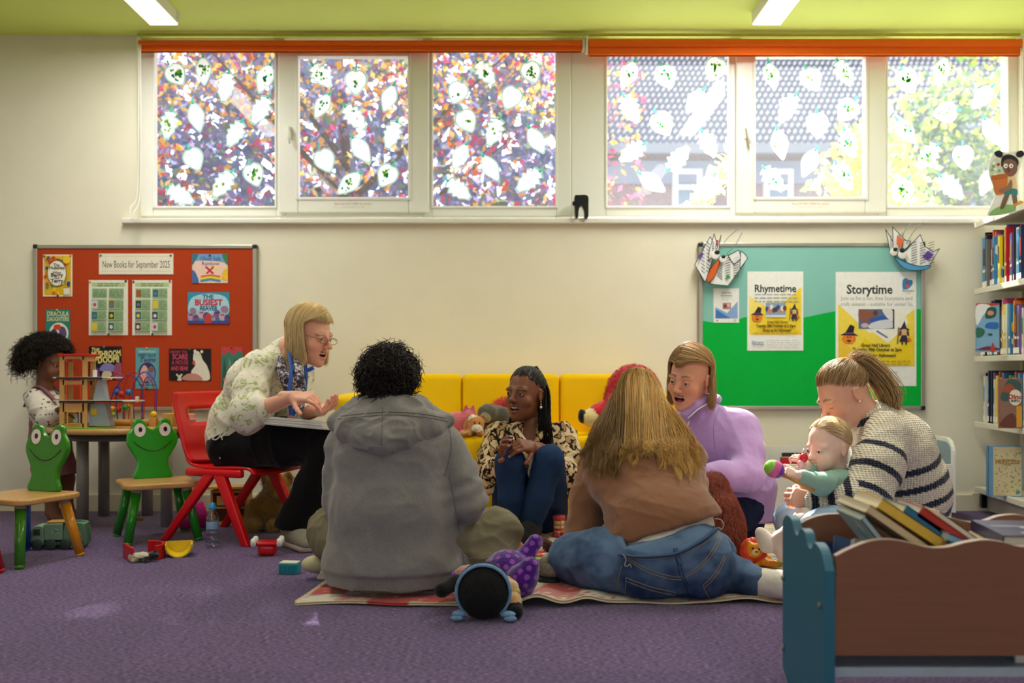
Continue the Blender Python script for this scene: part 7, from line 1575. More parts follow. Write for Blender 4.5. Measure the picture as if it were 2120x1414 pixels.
# ---------------------------------------------------------------- woman in the brown jumper bending forward
def brown():
 p=lambda x,y,Y:V3(P(x,y,Y));root=thing('person','person with long fair hair in a brown jumper and blue jeans, bending over the quilt','person',(.53,3.3,BZ));SK='D9A486'
 pel=V3(.525,3.33,.135);wai,che,nk=p(1378,1085,3.37),p(1332,985,3.53),p(1322,900,3.66);side=nrm(p(1425,950,3.6)-p(1238,955,3.6))
 shl,shr=p(1240,952,3.60),p(1420,946,3.60);ell_,elr=p(1206,1102,3.56),p(1440,1050,3.76);wrl,wrr=p(1262,1122,3.80),p(1370,1085,3.95)
 hc=p(1317,848,3.76)
 bag,T,R=head(hc,(-.05,.72,-.70),(0,.70,.72),skin=SK,neck=nk,brow='8A6A48',res=.003)
 s=SDF();s.ecap(pel,wai,(.15,.13),(.11,.09),(1,0,0)).ecap(wai,che,(.13,.145),(.09,.09),side,.05).ecap(che,nk,(.14,.055),(.085,.055),side,.05)
 limb(s,[shl,ell_,wrl],[.045,.038,.028]);limb(s,[shr,elr,wrr],[.045,.038,.028])
 hl,hr=V3(.44,3.30,.105),V3(.61,3.30,.105);kl,kr=V3(.215,3.47,.102),V3(.73,3.60,.10);al,ar=V3(.66,3.50,.07),V3(.22,3.66,.06)
 limb(s,[hl,kl,al],[.085,.06,.04]);limb(s,[hr,kr,ar],[.085,.06,.04]);V,F=s.mesh(.011,floor=BZ+.006);bag.add(V,F,LIN(SK))
 hand(bag,wrl,(.75,.6,-.2),(0,-.3,1),thumb=1,skin=SK,curl=(.5,)*4);hand(bag,wrr,(-.3,.8,-.3),(0,.1,1),thumb=-1,skin=SK,curl=(.5,)*4);bag.build('body',M_SKIN,root)
 MJ=denim('blue_denim','44597A');s=SDF();s.ell(pel+V3(.0,-.0,-.005),(.178,.150,.128),k=.05).ecap(pel,wai+V3(.0,-.005,-.015),(.165,.150),(.135,.112),(1,0,-.15),.05)
 s.ell(pel+V3(-.075,-.055,-.02),(.098,.098,.10),k=.05).ell(pel+V3(.085,-.06,-.015),(.098,.098,.105),k=.05)
 limb(s,[hl,(hl+kl)/2+V3(-.02,.0,.004),kl],[.108,.098,.083],0,.06);limb(s,[kl,(kl+al)/2,al],[.080,.066,.055],0,.03);limb(s,[hr,kr],[.108,.07],0,.06);limb(s,[kr,ar],[.068,.055],0,.03)
 limb(s,[V3(.66,3.50,.07),V3(.735,3.34,.072),V3(.795,3.27,.062)],[.062,.058,.052],0,.03)
 W_=lambda px,py:p(px,py,3.2);w0,w1=W_(1283,1140),W_(1487,1080);nw=nrm(np.cross(w1-w0,V3(0,1,-.10)))
 nw=nw*np.sign(nw[2]);pt=nw@w0;V,F=cloth(s,.006,.007,9,(.6,1,1.3),2.4,floor=BZ+.001,clip=lambda X:np.where((X[:,0]>.37)&(X[:,1]<3.55),np.minimum(X@nw-pt,.05),-.05))
 N=vnormals(V,F);f1=fbm(V*V3(16,16,16),3);wear_upface=np.clip(.5+.5*f1+.35*N[:,2],0,1)[:,None];col=LIN('2B3E60')*(1-wear_upface)+LIN('647C9E')*wear_upface  # noise wear, plus a paler tone where the cloth faces up
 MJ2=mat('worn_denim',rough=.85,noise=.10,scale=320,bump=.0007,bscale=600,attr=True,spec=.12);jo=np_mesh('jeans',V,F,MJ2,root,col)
 ST=C('A58A5E',.8);DK=C('1E2B44',.9)
 seam(root,V,F,[[(1399,1150),(1408,1190),(1421,1215),(1428,1248)],[(1405,1150),(1414,1188),(1426,1212)]],.0011,DK,'seat_seam')
 seam(root,V,F,[[(1300,1160),(1340,1184),(1385,1198),(1412,1200)],[(1418,1196),(1450,1176),(1480,1140),(1496,1105)],[(1298,1154),(1340,1178),(1385,1192),(1411,1195)],[(1421,1190),(1450,1169),(1478,1134),(1490,1105)]],.0010,ST,'yoke_stitching')
 seam(root,V,F,[[(1296,1196),(1345,1214),(1398,1226)],[(1296,1203),(1345,1221),(1397,1233)],[(1296,1196),(1294,1230),(1290,1252)],[(1398,1226),(1392,1245),(1386,1258)]],.0010,ST,'pocket_stitching')
 seam(root,V,F,[[(1455,1212),(1480,1186),(1500,1150)],[(1458,1217),(1484,1190),(1503,1154)],[(1455,1212),(1462,1228),(1470,1240)]],.0010,ST,'pocket_stitching')
 seam(root,V,F,[[(1288,1154),(1340,1158),(1398,1152),(1450,1130),(1490,1100)]],.0011,ST,'waistband_stitching')
 seam(root,V,F,[[(1285,1240),(1230,1228),(1180,1216)],[(1288,1170),(1280,1205),(1290,1252)]],.0010,ST,'leg_stitching')
 wb=project(V,F,[(1284,1148),(1330,1152),(1398,1146),(1450,1120),(1486,1090)],.002,8)
 if len(wb)>3:b=MB();Q=root.matrix_basis.inverted();b.tube([Q@x for x in wb],.0135,MJ,8,flat=.35).build('waistband',jo)
 lp=project(V,F,[(1398,1136),(1403,1152),(1409,1170)],.004,5)
 if len(lp)>2:MB().tube([root.matrix_basis.inverted()@x for x in lp],.0075,MJ,8,flat=.4).build('belt_loop',jo)
 bv_=[project(V,F,[(1446+10*i,1104-12*i),(1456+9*i,1122-13*i),(1467+9*i,1141-14*i)],.0045,4)for i in range(4)]
 if all(len(x)==len(bv_[0])and len(x)>2 for x in bv_):
  G=np.array([[V3(q)for q in row]for row in bv_]);Gv,Gf=grid_np(G);np_mesh('leather_patch',Gv,Gf,mat('tan_leather','8A5638',.5,noise=.08,scale=60),root)['label']='tan leather patch'
 s=SDF();limb(s,[V3(.775,3.285,.062),V3(.83,3.25,.060),V3(.875,3.225,.058),V3(.95,3.19,.045)],[.042,.042,.044,.034],0,.02);V,F=cloth(s,.005,.002,20,(1,1,1),floor=BZ+.001);np_mesh('sock',V,F,mat('white_sock','E6DED4',.95,noise=.04,scale=90,bump=.0008,bscale=300),root)['label']='white sock'
 s=SDF();c0=V3(.135,3.50,BZ+.045);s.ell(c0,(.05,.075,.042)).cap(c0+V3(.02,.05,.01),c0+V3(.08,.14,.02),.042,.04);V,F=s.mesh(.005,floor=BZ+.012);np_mesh('slipper',V,F,mat('grey_knit','8C8072',.95,noise=.3,scale=120,bump=.003,bscale=130),root)
 s=SDF();s.ell(c0+V3(-.005,-.01,-.034),(.05,.08,.016));V,F=s.mesh(.005,floor=BZ+.001);np_mesh('slipper_sole',V,F,C('1C1E22',.6),root)
 s=SDF();s.ecap(pel+V3(0,0,.02),wai,(.158,.150),(.124,.110),(1,0,-.2),.04).ecap(wai,che,(.148,.150),(.105,.1),side,.05);V,F=cloth(s,.007,.003,12,(.4,1,1.5));np_mesh('undershirt',V,F,mat('white_jersey','DCD2C6',.9,noise=.03,scale=60),root)
 MBR=mat('brown_knit','8E6248',.95,noise=.05,scale=200,bump=.0007,bscale=380,sheen=.3,spec=.1)
 s=SDF();s.ecap(pel+V3(-.01,.01,.03),wai,(.165,.176),(.125,.130),side,.03).ecap(wai,che,(.178,.19),(.130,.128),side,.06).ecap(che,nk+V3(0,-.02,-.02),(.185,.075),(.118,.07),side,.06);s.cap(shl,shr,.066,.066,.06)
 limb(s,[shl,shl*.5+ell_*.5+V3(-.012,0,0),ell_,wrl],[.064,.062,.060,.038],0,.025);limb(s,[shr,elr,wrr],[.064,.058,.04],0,.035)
 h0,h1=p(1272,1132,3.22),p(1476,1068,3.24);nh=nrm(np.cross(h1-h0,V3(-.1,1,-.25)));nh=nh*np.sign(nh[2]);ph_=nh@h0
 V,F=cloth(s,.0062,.008,8,(.7,1,1.4),4.4,clip=lambda X:np.where((X[:,0]>.335)|(X[:,2]>.30),np.minimum(-(X@nh-ph_),.05),-.05));N=vnormals(V,F)
 V=V+N*(.006*np.exp(-(np.linalg.norm(V-(shl*.55+che*.45),axis=1)/.16)**2)*np.sin((V@nrm((1,0,-1.2)))*80))[:,None]
 np_mesh('jumper',V,F,MBR,root);JV,JF=V,F
 tie=MB();Q=root.matrix_basis.inverted()
 tie.tube([Q@Vector(p(*a))for a in[(*q,3.185)for q in wavy([(1290,1148),(1296,1158),(1293,1170),(1299,1172),(1304,1168),(1307,1176)],False,5)]],.0016,C('B9AFA4',.9),5);tie.build('drawstring',root)
 t2=MB();t2.tube([Q@Vector(p(*a))for a in[(*q,3.2)for q in wavy([(1480,1074),(1492,1076),(1498,1086),(1494,1096),(1488,1092)],False,5)]],.0018,C('B9AFA4',.9),5);t2.build('drawstring',root)
 hb=Bag();r=np.random.RandomState(12);n=5600;nc=150;uc=(np.arange(nc)+r.uniform(0,1,nc))/nc;dc_=r.uniform(0,1,nc);ck=r.randint(0,nc,n);u=np.clip(uc[ck]+r.normal(size=n)*.006,0,1);dep=np.clip(dc_[ck]+r.normal(size=n)*.10,0,1);wc=r.uniform(0,6,nc)[ck];lc=r.normal(size=nc)[ck]
 a_,b_,c_=.088,.108,.104;ori=T(0,0,0);crown=T(0,-.052,.118)
 ang=(u-.5)*3.3;mid=np.stack([a_*np.sin(ang),-.055-.050*np.cos(ang)-.01*dep,.055-.02*np.abs(ang)+0*u],-1)@R.T+ori
 bx=1203+250*u;be=948+14*np.sin(u*9)+lc*11+r.normal(size=n)*4-26*(dep<.35)+18*np.abs(u-.5)*2
 bvj=BVHTree.FromPolygons([tuple(q)for q in JV],[tuple(f)for f in JF])
 def onback(X,Yp,lift,ydef):
  out=[]
  for x,y,l in zip(X,Yp,lift):
   d=Vector(((x-CX)/FPX,1,-(y-HY)/FPX)).normalized();h=bvj.ray_cast(Vector((0,0,CH)),d);yy=h[0].y if h[0]is not None and abs(h[0].y-ydef)<.25 else ydef
   out.append(((x-CX)/FPX*(yy-l),yy-l,CH-(y-HY)/FPX*(yy-l)))
  return np.array(out)
 li=.008+.028*(1-dep)*r.uniform(.4,1,n)
 nx=1322+(bx-1322)*(.74+.05*r.normal(size=n));neckp=onback(nx,893+6*r.normal(size=n),li+.012,3.60);mid2=onback(1322+(bx-1322)*.9,922+6*r.normal(size=n),li+.006,3.58);end=onback(bx,be,li*.6,3.55)
 st=crown+r.normal(size=(n,3))*V3(.010,.008,.006);q1=st*.55+mid*.45+np.array(R@V3(0,-.03,.018))
 PP=np.stack([st,q1,mid,neckp,mid2,end],1);pp=smooth_paths(PP,26);tt=np.linspace(0,1,26)
 am=np.clip(tt-.45,0,1)[None,:];wv=.024*am*np.sin(tt[None,:]*(15+2*lc[:,None])+wc[:,None]);pp[...,0]+=wv;pp[...,1]-=np.abs(.010*am*np.cos(tt[None,:]*15+wc[:,None]));pp[...,2]+=.012*am**2*np.sin(wc[:,None]*3);pp+=r.normal(size=(n,1,3))*(.0030-.0014*tt)[None,:,None]
 pk=np.clip((np.where(u<.33,0,np.where(u<.52,3,np.where(u<.62,5,4)))+np.round(dc_[ck]*3-1.4)).astype(int),0,6)
 hair_strands(pp,r.uniform(.0005,.0010,n),('7A5A32','96703C','B08646','C89A54','DCAE62','E8BE74','F0CC88'),5,hb,vary=.10,pick=pk)
 m=1800;ph=r.uniform(-2.0,2.0,m);th=r.uniform(.2,1.55,m);rt=np.stack([a_*np.sin(th)*np.sin(ph),b_*np.sin(th)*np.cos(ph)-.012,c_*np.cos(th)+.03],-1);cl=V3(0,-.052,.118);md=(rt+cl)/2;md=md/np.linalg.norm(md/V3(a_,b_,c_),axis=1)[:,None]*1.04
 hair_strands(smooth_paths(np.stack([rt,md,np.tile(cl,(m,1))],1),12)@R.T+ori,.0009,('B08646','C89A54','E0BA78'),6,hb)
 V,F=ball_np((0,0,0),V3(a_,b_,c_)*.955);hb.add((V+V3(0,-.012,.03))@R.T+ori,F[(V[F][:,:,1].mean(1)<.03)|(V[F][:,:,2].mean(1)>.0)],LIN('5A4426'))
 ug=np.linspace(.02,.98,40);rows=[]
 for U in ug:
  k=np.argmin(np.abs(u-U)+.3*np.abs(dep-.1));rows.append(pp[k]+V3(0,.010,0))
 Gv,Gf=grid_np(np.array(rows));hb.add(Gv,Gf,LIN('5E4828'));hb.build('long_hair',M_HAIR,root)
 cb=MB();Q=root.matrix_basis.inverted();cc=Vector(T(0,-.056,.124))
 for d,L in((Vector((-.02,-.01,.012)),.03),(Vector((.006,-.01,.03)),.03),(Vector((.016,-.022,-.03)),.04)):
  cb.tube([Q@cc,Q@(cc+d*.6),Q@(cc+d)],[.003,.007,.001],mat('clip_metal','8A8474',.3,metal=.6),8,flat=.4)
 cb.build('hair_clip',root)
brown()
# ---------------------------------------------------------------- woman on the red chair, telling the story
def librarian():
 p=lambda x,y,Y:V3(P(x,y,Y));SK='E4A68E'
 root=thing('person','person with a blonde bob, glasses and leaf-print blouse sitting on the red chair','person',(-1.22,4.5,0))
 f=nrm((.93,-.37,0));rt=V3(f[1],-f[0],0)
 pel,wai,che,nk=V3(-1.235,4.535,.435),p(505,872,4.52),p(540,793,4.49),p(592,722,4.46)
 shm=p(578,757,4.47);shr,shl=shm+rt*.155,shm-rt*.155;eR,wR=p(512,858,4.20),p(606,822,4.12);eL,wL=p(612,862,4.50),p(664,848,4.30)
 hc=p(641,695,4.41);bag,T,R=head(hc,(.87,-.44,-.20),(.06,0,1),sc=1.03,skin=SK,lip='B85C58',brow='A08A6A',iris='6A7A80',mouth=.6,smile=1.0,neck=nk+V3(.02,-.01,-.03),neck_r=.045,blush=.45,nose=1.25,lid=.2)
 s=SDF();s.ecap(pel,wai,(.14,.12),(.11,.10),rt).ecap(wai,che,(.12,.145),(.10,.10),rt,.05).ecap(che,nk,(.14,.05),(.09,.055),rt,.05)
 limb(s,[shr,eR,wR],[.045,.040,.026]);limb(s,[shl,eL,wL],[.045,.038,.026])
 hr,hl=pel+rt*.09+V3(.02,0,-.02),pel-rt*.09+V3(.02,0,-.02);kr,kl=p(690,918,4.24),p(715,915,4.45);ar,al=p(606,1100,4.27),p(632,1096,4.46)
 limb(s,[hr,kr,ar],[.08,.055,.036]);limb(s,[hl,kl,al],[.08,.055,.036]);V,F=s.mesh(.010);bag.add(V,F,LIN(SK))
 V,F=SDF().chain([eR*.8+wR*.2,wR],[.039,.027]).mesh(.005);bag.add(V,F,LIN(SK))
 hand(bag,wR,p(668,822,4.06)-wR,(.15,-.55,.8),thumb=1,sc=.98,skin=SK,curl=(.45,.75,.85,.9),tcurl=.4,spread=.04)
 hand(bag,wL,p(706,838,4.14)-wL,(-.15,.5,-.85),thumb=-1,sc=.98,skin=SK,curl=(.25,.3,.35,.4),tcurl=.3,spread=.05)
 bag.build('body',M_SKIN,root)
 s=SDF();s.ecap(pel,wai+V3(0,0,-.03),(.165,.135),(.125,.115),rt,.04);limb(s,[hr,(hr+kr)/2+V3(0,0,.01),kr],[.10,.098,.082],0,.05);limb(s,[kr,kr*.5+ar*.5,ar+V3(0,0,.02)],[.084,.076,.078],0,.03);limb(s,[hl,kl],[.10,.082],0,.05);limb(s,[kl,kl*.5+al*.5,al+V3(0,0,.02)],[.082,.074,.076],0,.03)
 V,F=cloth(s,.007,.009,8,(1,1,.6),8.8,clip=lambda X:.085-X[:,2]);np_mesh('trousers',V,F,mat('black_trousers','121113',.9,noise=.1,scale=60,sheen=.1,spec=.1),root)
 MS=mat('grey_trainer','8C8676',.85,noise=.2,scale=180,bump=.001,bscale=300);MSO=mat('trainer_sole','B9A498',.7,noise=.05)
 for(an,toe)in((ar,PF(632,1141)),(al,PF(652,1112))):
  toe=V3(toe);d=nrm(V3(toe[0]-an[0],toe[1]-an[1],0));heel=V3(an[0],an[1],0)-d*.05;tp=heel+d*.245;sd=V3(-d[1],d[0],0);s=SDF()
  s.ecap(heel+V3(0,0,.05)+d*.03,tp+V3(0,0,.035)-d*.035,(.036,.042),(.045,.028),sd,.02).ecap(heel+V3(0,0,.075)+d*.02,heel+V3(0,0,.06)+d*.12,(.036,.036),(.04,.03),sd,.03).ell(heel+V3(0,0,.125)+d*.045,(.032,.032,.022),k=.01,neg=True);V,F=s.mesh(.0045,floor=.022);so=np_mesh('trainer',V,F,MS,root)
  s=SDF();s.ecap(heel+V3(0,0,.016)+d*.03,tp+V3(0,0,.016)-d*.035,(.042,.048),(.022,.022),sd,.01);V,F=s.mesh(.005,floor=.002,clip=lambda X:X[:,2]-.027);np_mesh('sole',V,F,MSO,so)
  ls=MB();Q=wmat(so).inverted()
  for k in range(5):q=heel+d*(.10+.022*k)+V3(0,0,.094-.009*k);ls.tube([Q@Vector(q+sd*x+V3(0,0,-.009*(x/.022)**2))for x in(-.024,-.008,.008,.024)],.0022,C('D98C6A',.8),5)
  ls.build('laces',so)
  V,F=SDF().cap(an+V3(0,0,.06),heel+d*.045+V3(0,0,.075),.036,.032).mesh(.006);np_mesh('sock',V,F,C('8C92AC',.9),root)
 MBL=pattern_mat('leaf_print','E6DFD0',[(.55,'CDD0A8'),(.59,'A3B06A'),(.65,'CFCDB0'),(.69,'D8CFC4')],24,stretch=(1,.8,1.4),detail=3,dist=1.6)
 s=SDF();s.ecap(pel+V3(-.0,0,.02),wai,(.172,.155),(.135,.125),rt,.04).ecap(wai,che,(.155,.172),(.125,.122),rt,.06).ecap(che,nk+V3(-.02,.01,-.02),(.165,.07),(.115,.068),rt,.05);s.cap(shr,shl,.062,.062,.05)
 cuffR=eR*.72+wR*.28;cuffL=eL*.72+wL*.28;limb(s,[shr,shr*.5+eR*.5+V3(-.01,0,0),eR,cuffR],[.066,.072,.075,.060],0,.03);limb(s,[shl,eL,cuffL],[.066,.068,.056],0,.03)
 nhole=V3(hc)+V3(.0,-.01,-.10);s.ell(nk+V3(.045,-.035,.01),(.06,.055,.07),k=.02,neg=True)
 V,F=cloth(s,.0058,.011,9,(1,1,.8),2.9);bo=np_mesh('blouse',V,F,MBL,root)
 tb=MB();Q=root.matrix_basis.inverted();M_W=C('E6E2D2',.8)
 for pts in(((455,898),(446,902),(440,908),(448,910),(457,902)),((457,900),(464,890),(467,898),(459,904)),((457,903),(462,915),(458,930),(455,950))):tb.tube([Q@Vector(p(x,y,4.36))for x,y in wavy(pts,False,4)],.0035,M_W,6)
 tb.build('tie_cord',root)
 s=SDF();s.chain([p(604,728,4.58),p(576,722,4.53),p(572,724,4.45),p(576,740,4.40),p(588,780,4.29),p(604,835,4.26)],[.016,.018,.018,.02,.022,.02],.02);s.chain([p(612,735,4.38),p(616,790,4.27),p(618,842,4.25)],[.024,.026,.026],.02);V,F=cloth(s,.005,.006,16,(1,1,.4));np_mesh('scarf',V,F,pattern_mat('scarf_print','3A3440',[(.44,'6E6670'),(.5,'C9C4CC'),(.55,'8C7A84'),(.6,'4A4650')],40),root)
 lb=MB()
 for pts in(((590,710,4.46),(600,735,4.33),(603,770,4.25),(598,815,4.21),(603,860,4.19)),((632,752,4.36),(634,780,4.31),(630,820,4.27),(606,860,4.20))):lb.tube([Q@Vector(p(*a))for a in pts],.008,C('1E4A9E',.6),8,flat=.3)
 lb.build('lanyard',root);MB().box(Q@P(603,868,4.2),(.03,.004,.02),C('C8505A',.4)).build('lanyard_badge',root);MB().box(Q@P(643,764,4.30),(.034,.01,.016),C('1E50B0',.5),bev=.002,rot=(0,-.4,-.4)).build('shoulder_badge',root)
 MB().lathe([(.027,-.006),(.030,-.006),(.030,.006),(.027,.006)],C('C9C4B4',.3,metal=.0),Matrix.Translation(Q@Vector(wL+V3(0,0,0)))@Vector(p(706,838,4.14)-wL).to_track_quat('Z','Y').to_matrix().to_4x4(),20).build('wrist_watch',root)
 hb=Bag();bob(hb,T,R,3600,('E4C68C','F0D6A2','D0AC6C','F6E0B4'),4,length=-.105,shell=(.090,.106,.104),cz=.034,fringe=1.12,tuck=.14,jit=.06,sc=1.03,face_y=(.028,.028));hb.build('blonde_hair',M_HAIR,root)
 g=MB();MG=mat('glasses_wire','8A6A58',.3,metal=.5)
 for x in(-1,1):
  g.tube([Q@Vector(T(x*.033+.021*math.cos(a),.105-.004*math.cos(a)*x*x,-.004+.014*math.sin(a)))for a in[2*PI*k/20 for k in range(21)]],.0013,MG,6,caps=False);g.tube([Q@Vector(T(x*.054,.102,.0)),Q@Vector(T(x*.076,.06,.006)),Q@Vector(T(x*.080,.0,.008))],.0014,MG,6)
 g.tube([Q@Vector(T(-.012,.107,0)),Q@Vector(T(0,.111,.003)),Q@Vector(T(.012,.107,0))],.0013,MG,6);go=g.build('glasses',root)
 b=MB();c0=P(628,874,4.22);M_P=mat('paper_white','ECE9E4',.7,noise=.02,scale=30);tp=thing('paper_pad','thick pad of white paper resting on the knees of the woman on the red chair','paper',c0);tp.rotation_euler=(-.10,.06,-.30)
 for k in range(7):MB().box((.004*math.sin(k*2.3),.003*math.cos(k*3),-.022+.005*k),(.285,.20,.0046),M_P,rot=(0,0,.025*math.sin(k*1.7))).build('sheet',tp)
librarian()
# ---------------------------------------------------------------- woman in the leopard print shirt against the sofa
def leopard():
 p=lambda x,y,Y:V3(P(x,y,Y));SK='7C4A34'
 root=thing('person','person with long black braids in a leopard-print shirt, sitting against the sofa','person',(p(1096,0,4.5)[0],4.5,BZ))
 pel,wai,che,nk=V3(.085,4.60,.12),p(1098,1000,4.62),p(1098,930,4.60),p(1098,876,4.56);rt=nrm((-1,-.06,0))
 shr,shl=p(1034,903,4.56),p(1164,901,4.59);eR,wR=p(1012,992,4.44),p(1050,948,4.27);eL,wL=p(1178,992,4.47),p(1104,925,4.29)
 hc=p(1088,816,4.52);bag,T,R=head(hc,(-.56,-.82,.03),(.02,0,1),sc=1.0,skin=SK,lip='7A3C38',brow='1C1210',iris='2A1A14',mouth=.55,smile=1.1,neck=nk+V3(.0,.03,-.01),neck_r=.046,blush=.12,nose=.8,lid=.3)
 s=SDF();s.ecap(pel,wai,(.14,.12),(.11,.10),rt).ecap(wai,che,(.12,.14),(.1,.1),rt,.05).ecap(che,nk,(.13,.05),(.085,.05),rt,.05)
 limb(s,[shr,eR,wR],[.042,.037,.026]);limb(s,[shl,eL,wL],[.042,.037,.026]);hR,hL=pel+rt*.09,pel-rt*.09;kR,kL=p(1056,956,4.27),p(1136,953,4.27);aR,aL=p(1062,1078,4.34),p(1100,1090,4.30)
 limb(s,[hR,kR,aR],[.08,.055,.036]);limb(s,[hL,kL,aL],[.08,.055,.036]);V,F=s.mesh(.010,floor=BZ+.006);bag.add(V,F,LIN(SK))
 hand(bag,wR,(p(1036,905,4.19)-wR),(-.35,.75,-.45),thumb=1,sc=.92,skin=SK,curl=(.55,.5,.45,.5),tcurl=.2,nail='B8A0C0',spread=.09)
 hand(bag,wL,(p(1062,918,4.19)-wL),(.10,-.75,.6),thumb=-1,sc=.92,skin=SK,curl=(.5,.75,.85,.9),tcurl=.5,nail='B8A0C0')
 bag.build('body',M_SKIN,root)
 s=SDF();s.ecap(pel+V3(0,0,-.02),pel+V3(0,0,.07),(.16,.14),(.125,.115),rt,.04)
 jb=Bag();jb.add(*cloth(s,.0065,.005,11,floor=BZ),V3(1,1,1))
 for h,k_,a in((hR,kR,aR),(hL,kL,aL)):s=limb(SDF(),[h,(h+k_)/2,k_],[.086,.080,.062],0,.03);limb(s,[k_,k_*.45+a*.55,a+V3(0,0,.025)],[.062,.058,.050],0,.02);jb.add(*cloth(s,.0062,.006,11,(1,1,.7),5.5,floor=BZ),V3(1,1,1))
 V,F,_=jb.get();np_mesh('jeans',V,F,denim('dark_denim','22385C'),root)
 for a,t in((aR,p(1052,1116,4.22)),(aL,p(1088,1126,4.20))):
  t[2]=max(t[2],BZ+.028);s=SDF();s.chain([a+V3(0,0,.06),a+V3(0,.01,-.01),a*.4+t*.6+V3(0,0,.012),t],[.040,.040,.036,.026],.03);V,F=cloth(s,.005,.0025,18,floor=BZ);np_mesh('sock',V,F,mat('charcoal_sock','1C1C20',.95,noise=.2,scale=150),root)
 ML=pattern_mat('leopard_print','D9C2A0',[(.43,'C9AC84'),(.50,'17130F'),(.60,'B08A5C')],34,stretch=(1,1,.8),detail=1.2,dist=.6)
 s=SDF();s.ecap(pel+V3(0,0,.02),wai,(.155,.15),(.12,.12),rt,.04).ecap(wai,che,(.15,.165),(.12,.12),rt,.06).ecap(che,nk+V3(0,.01,-.03),(.155,.065),(.11,.06),rt,.05);s.cap(shr,shl,.054,.054,.05);limb(s,[shr,shr*.5+eR*.5+V3(-.012,0,0),eR,eR*.25+wR*.75],[.058,.064,.066,.046],0,.03);limb(s,[shl,shl*.5+eL*.5+V3(.012,0,0),eL,eL*.25+wL*.75],[.058,.064,.066,.046],0,.03)
 s.ell(nk+V3(-.005,-.055,-.035),(.030,.04,.075),k=.015,neg=True);V,F=cloth(s,.0058,.011,10,(1,1,.8),7.7);np_mesh('shirt',V,F,ML,root)
 s=SDF();s.chain([p(1070,872,4.60),p(1066,888,4.50),p(1088,915,4.46)],[.012,.014,.010],.01);s.chain([p(1128,872,4.60),p(1130,890,4.50),p(1108,917,4.46)],[.012,.014,.010],.01);V,F=s.mesh(.004);np_mesh('collar',V,F,ML,root)
 r=np.random.RandomState(3);hb=Bag();hl_=lambda ph:1.06+.74*min(1,max(0,(ph-.6)/1.1))
 sp,v=scalp(420,r,(.080,.099,.094),.034,hl_);tie=V3(.012,-.080,.098);md=(sp+tie)/2;md=md/np.linalg.norm((md-V3(0,-.012,.034))/V3(.080,.099,.094),axis=1)[:,None]*1.0;onsh=lambda q:(q-V3(0,-.012,.034))/np.linalg.norm((q-V3(0,-.012,.034))/V3(.080,.099,.094),axis=1)[:,None]*1.0+V3(0,-.012,.034);hair_strands(smooth_paths(np.stack([(sp-V3(0,-.012,.034))*.955+V3(0,-.012,.034),onsh(sp*.66+tie*.34),onsh(sp*.33+tie*.67),np.tile(tie,(420,1))],1),14)@R.T+T(0,0,0),.0034,('15100E','2A201B','0A0707'),4,hb)
 d,f_=ball_np((0,0,0),1.0,None,36,24);th=np.arccos(np.clip(d[:,2],-1,1));ph=np.abs(np.arctan2(d[:,0],d[:,1]));keep=(th<np.array([hl_(x)for x in ph])-.02)[f_].all(1);hb.add((d*V3(.080,.099,.094)*.985+V3(0,-.012,.034))@R.T+T(0,0,0),f_[keep],LIN('14100E'))
 tw=T(*tie);n=86;tgt=[]
 for k in range(n):
  q=r.uniform();sidep=k%7!=0
  if sidep:e=p(1142-30*q+r.normal()*4,928+r.normal()*9,4.46+.05*q);m1=p(1134-16*q,800,4.53-.03*q+.06*r.uniform());m2=p(1140-26*q,865,4.45+.05*q+.03*r.uniform())
  else:e=p(1040+16*q,905+r.normal()*8,4.47);m1=p(1092-10*q,775,4.62);m2=p(1054+6*q,870,4.55)
  top=tw+V3(r.normal()*.012,0,.014+r.normal()*.006);tgt.append([tw,top,m1,m2,e])
 pp=smooth_paths(np.array(tgt),46);A=np.linspace(0,1,46)[None,:]*60+r.uniform(0,6,(n,1))
 for o in(0,PI):hair_strands(pp+np.stack([np.cos(A+o),np.sin(A+o)*.5,np.sin(A+o)*.6],-1)*.0019,.0030,('15100E','1E1613','0C0908'),7,hb)
 hb.build('braided_hair',M_HAIR,root)
 Q=root.matrix_basis.inverted();e=MB();ea=Q@Vector(T(-.082,-.004,-.034));M_G=mat('gold','D8B060',.25,metal=.9)
 e.ball(ea,.004,M_G,seg=10,rings=6);e.ball(ea+Vector((0,0,-.010)),(.0035,.0035,.006),M_G,seg=10,rings=6);e.ball(ea+Vector((0,0,-.023)),.0062,C('EDE6DA',.2),seg=12,rings=8);e.build('pearl_earring',root)
 MB().lathe([(.0095,-.003),(.0112,-.003),(.0112,.003),(.0095,.003)],M_G,Matrix.Translation(Q@Vector(p(1064,911,4.175)))@Matrix.Rotation(1.2,4,'Y'),16).build('ring',root)
leopard()
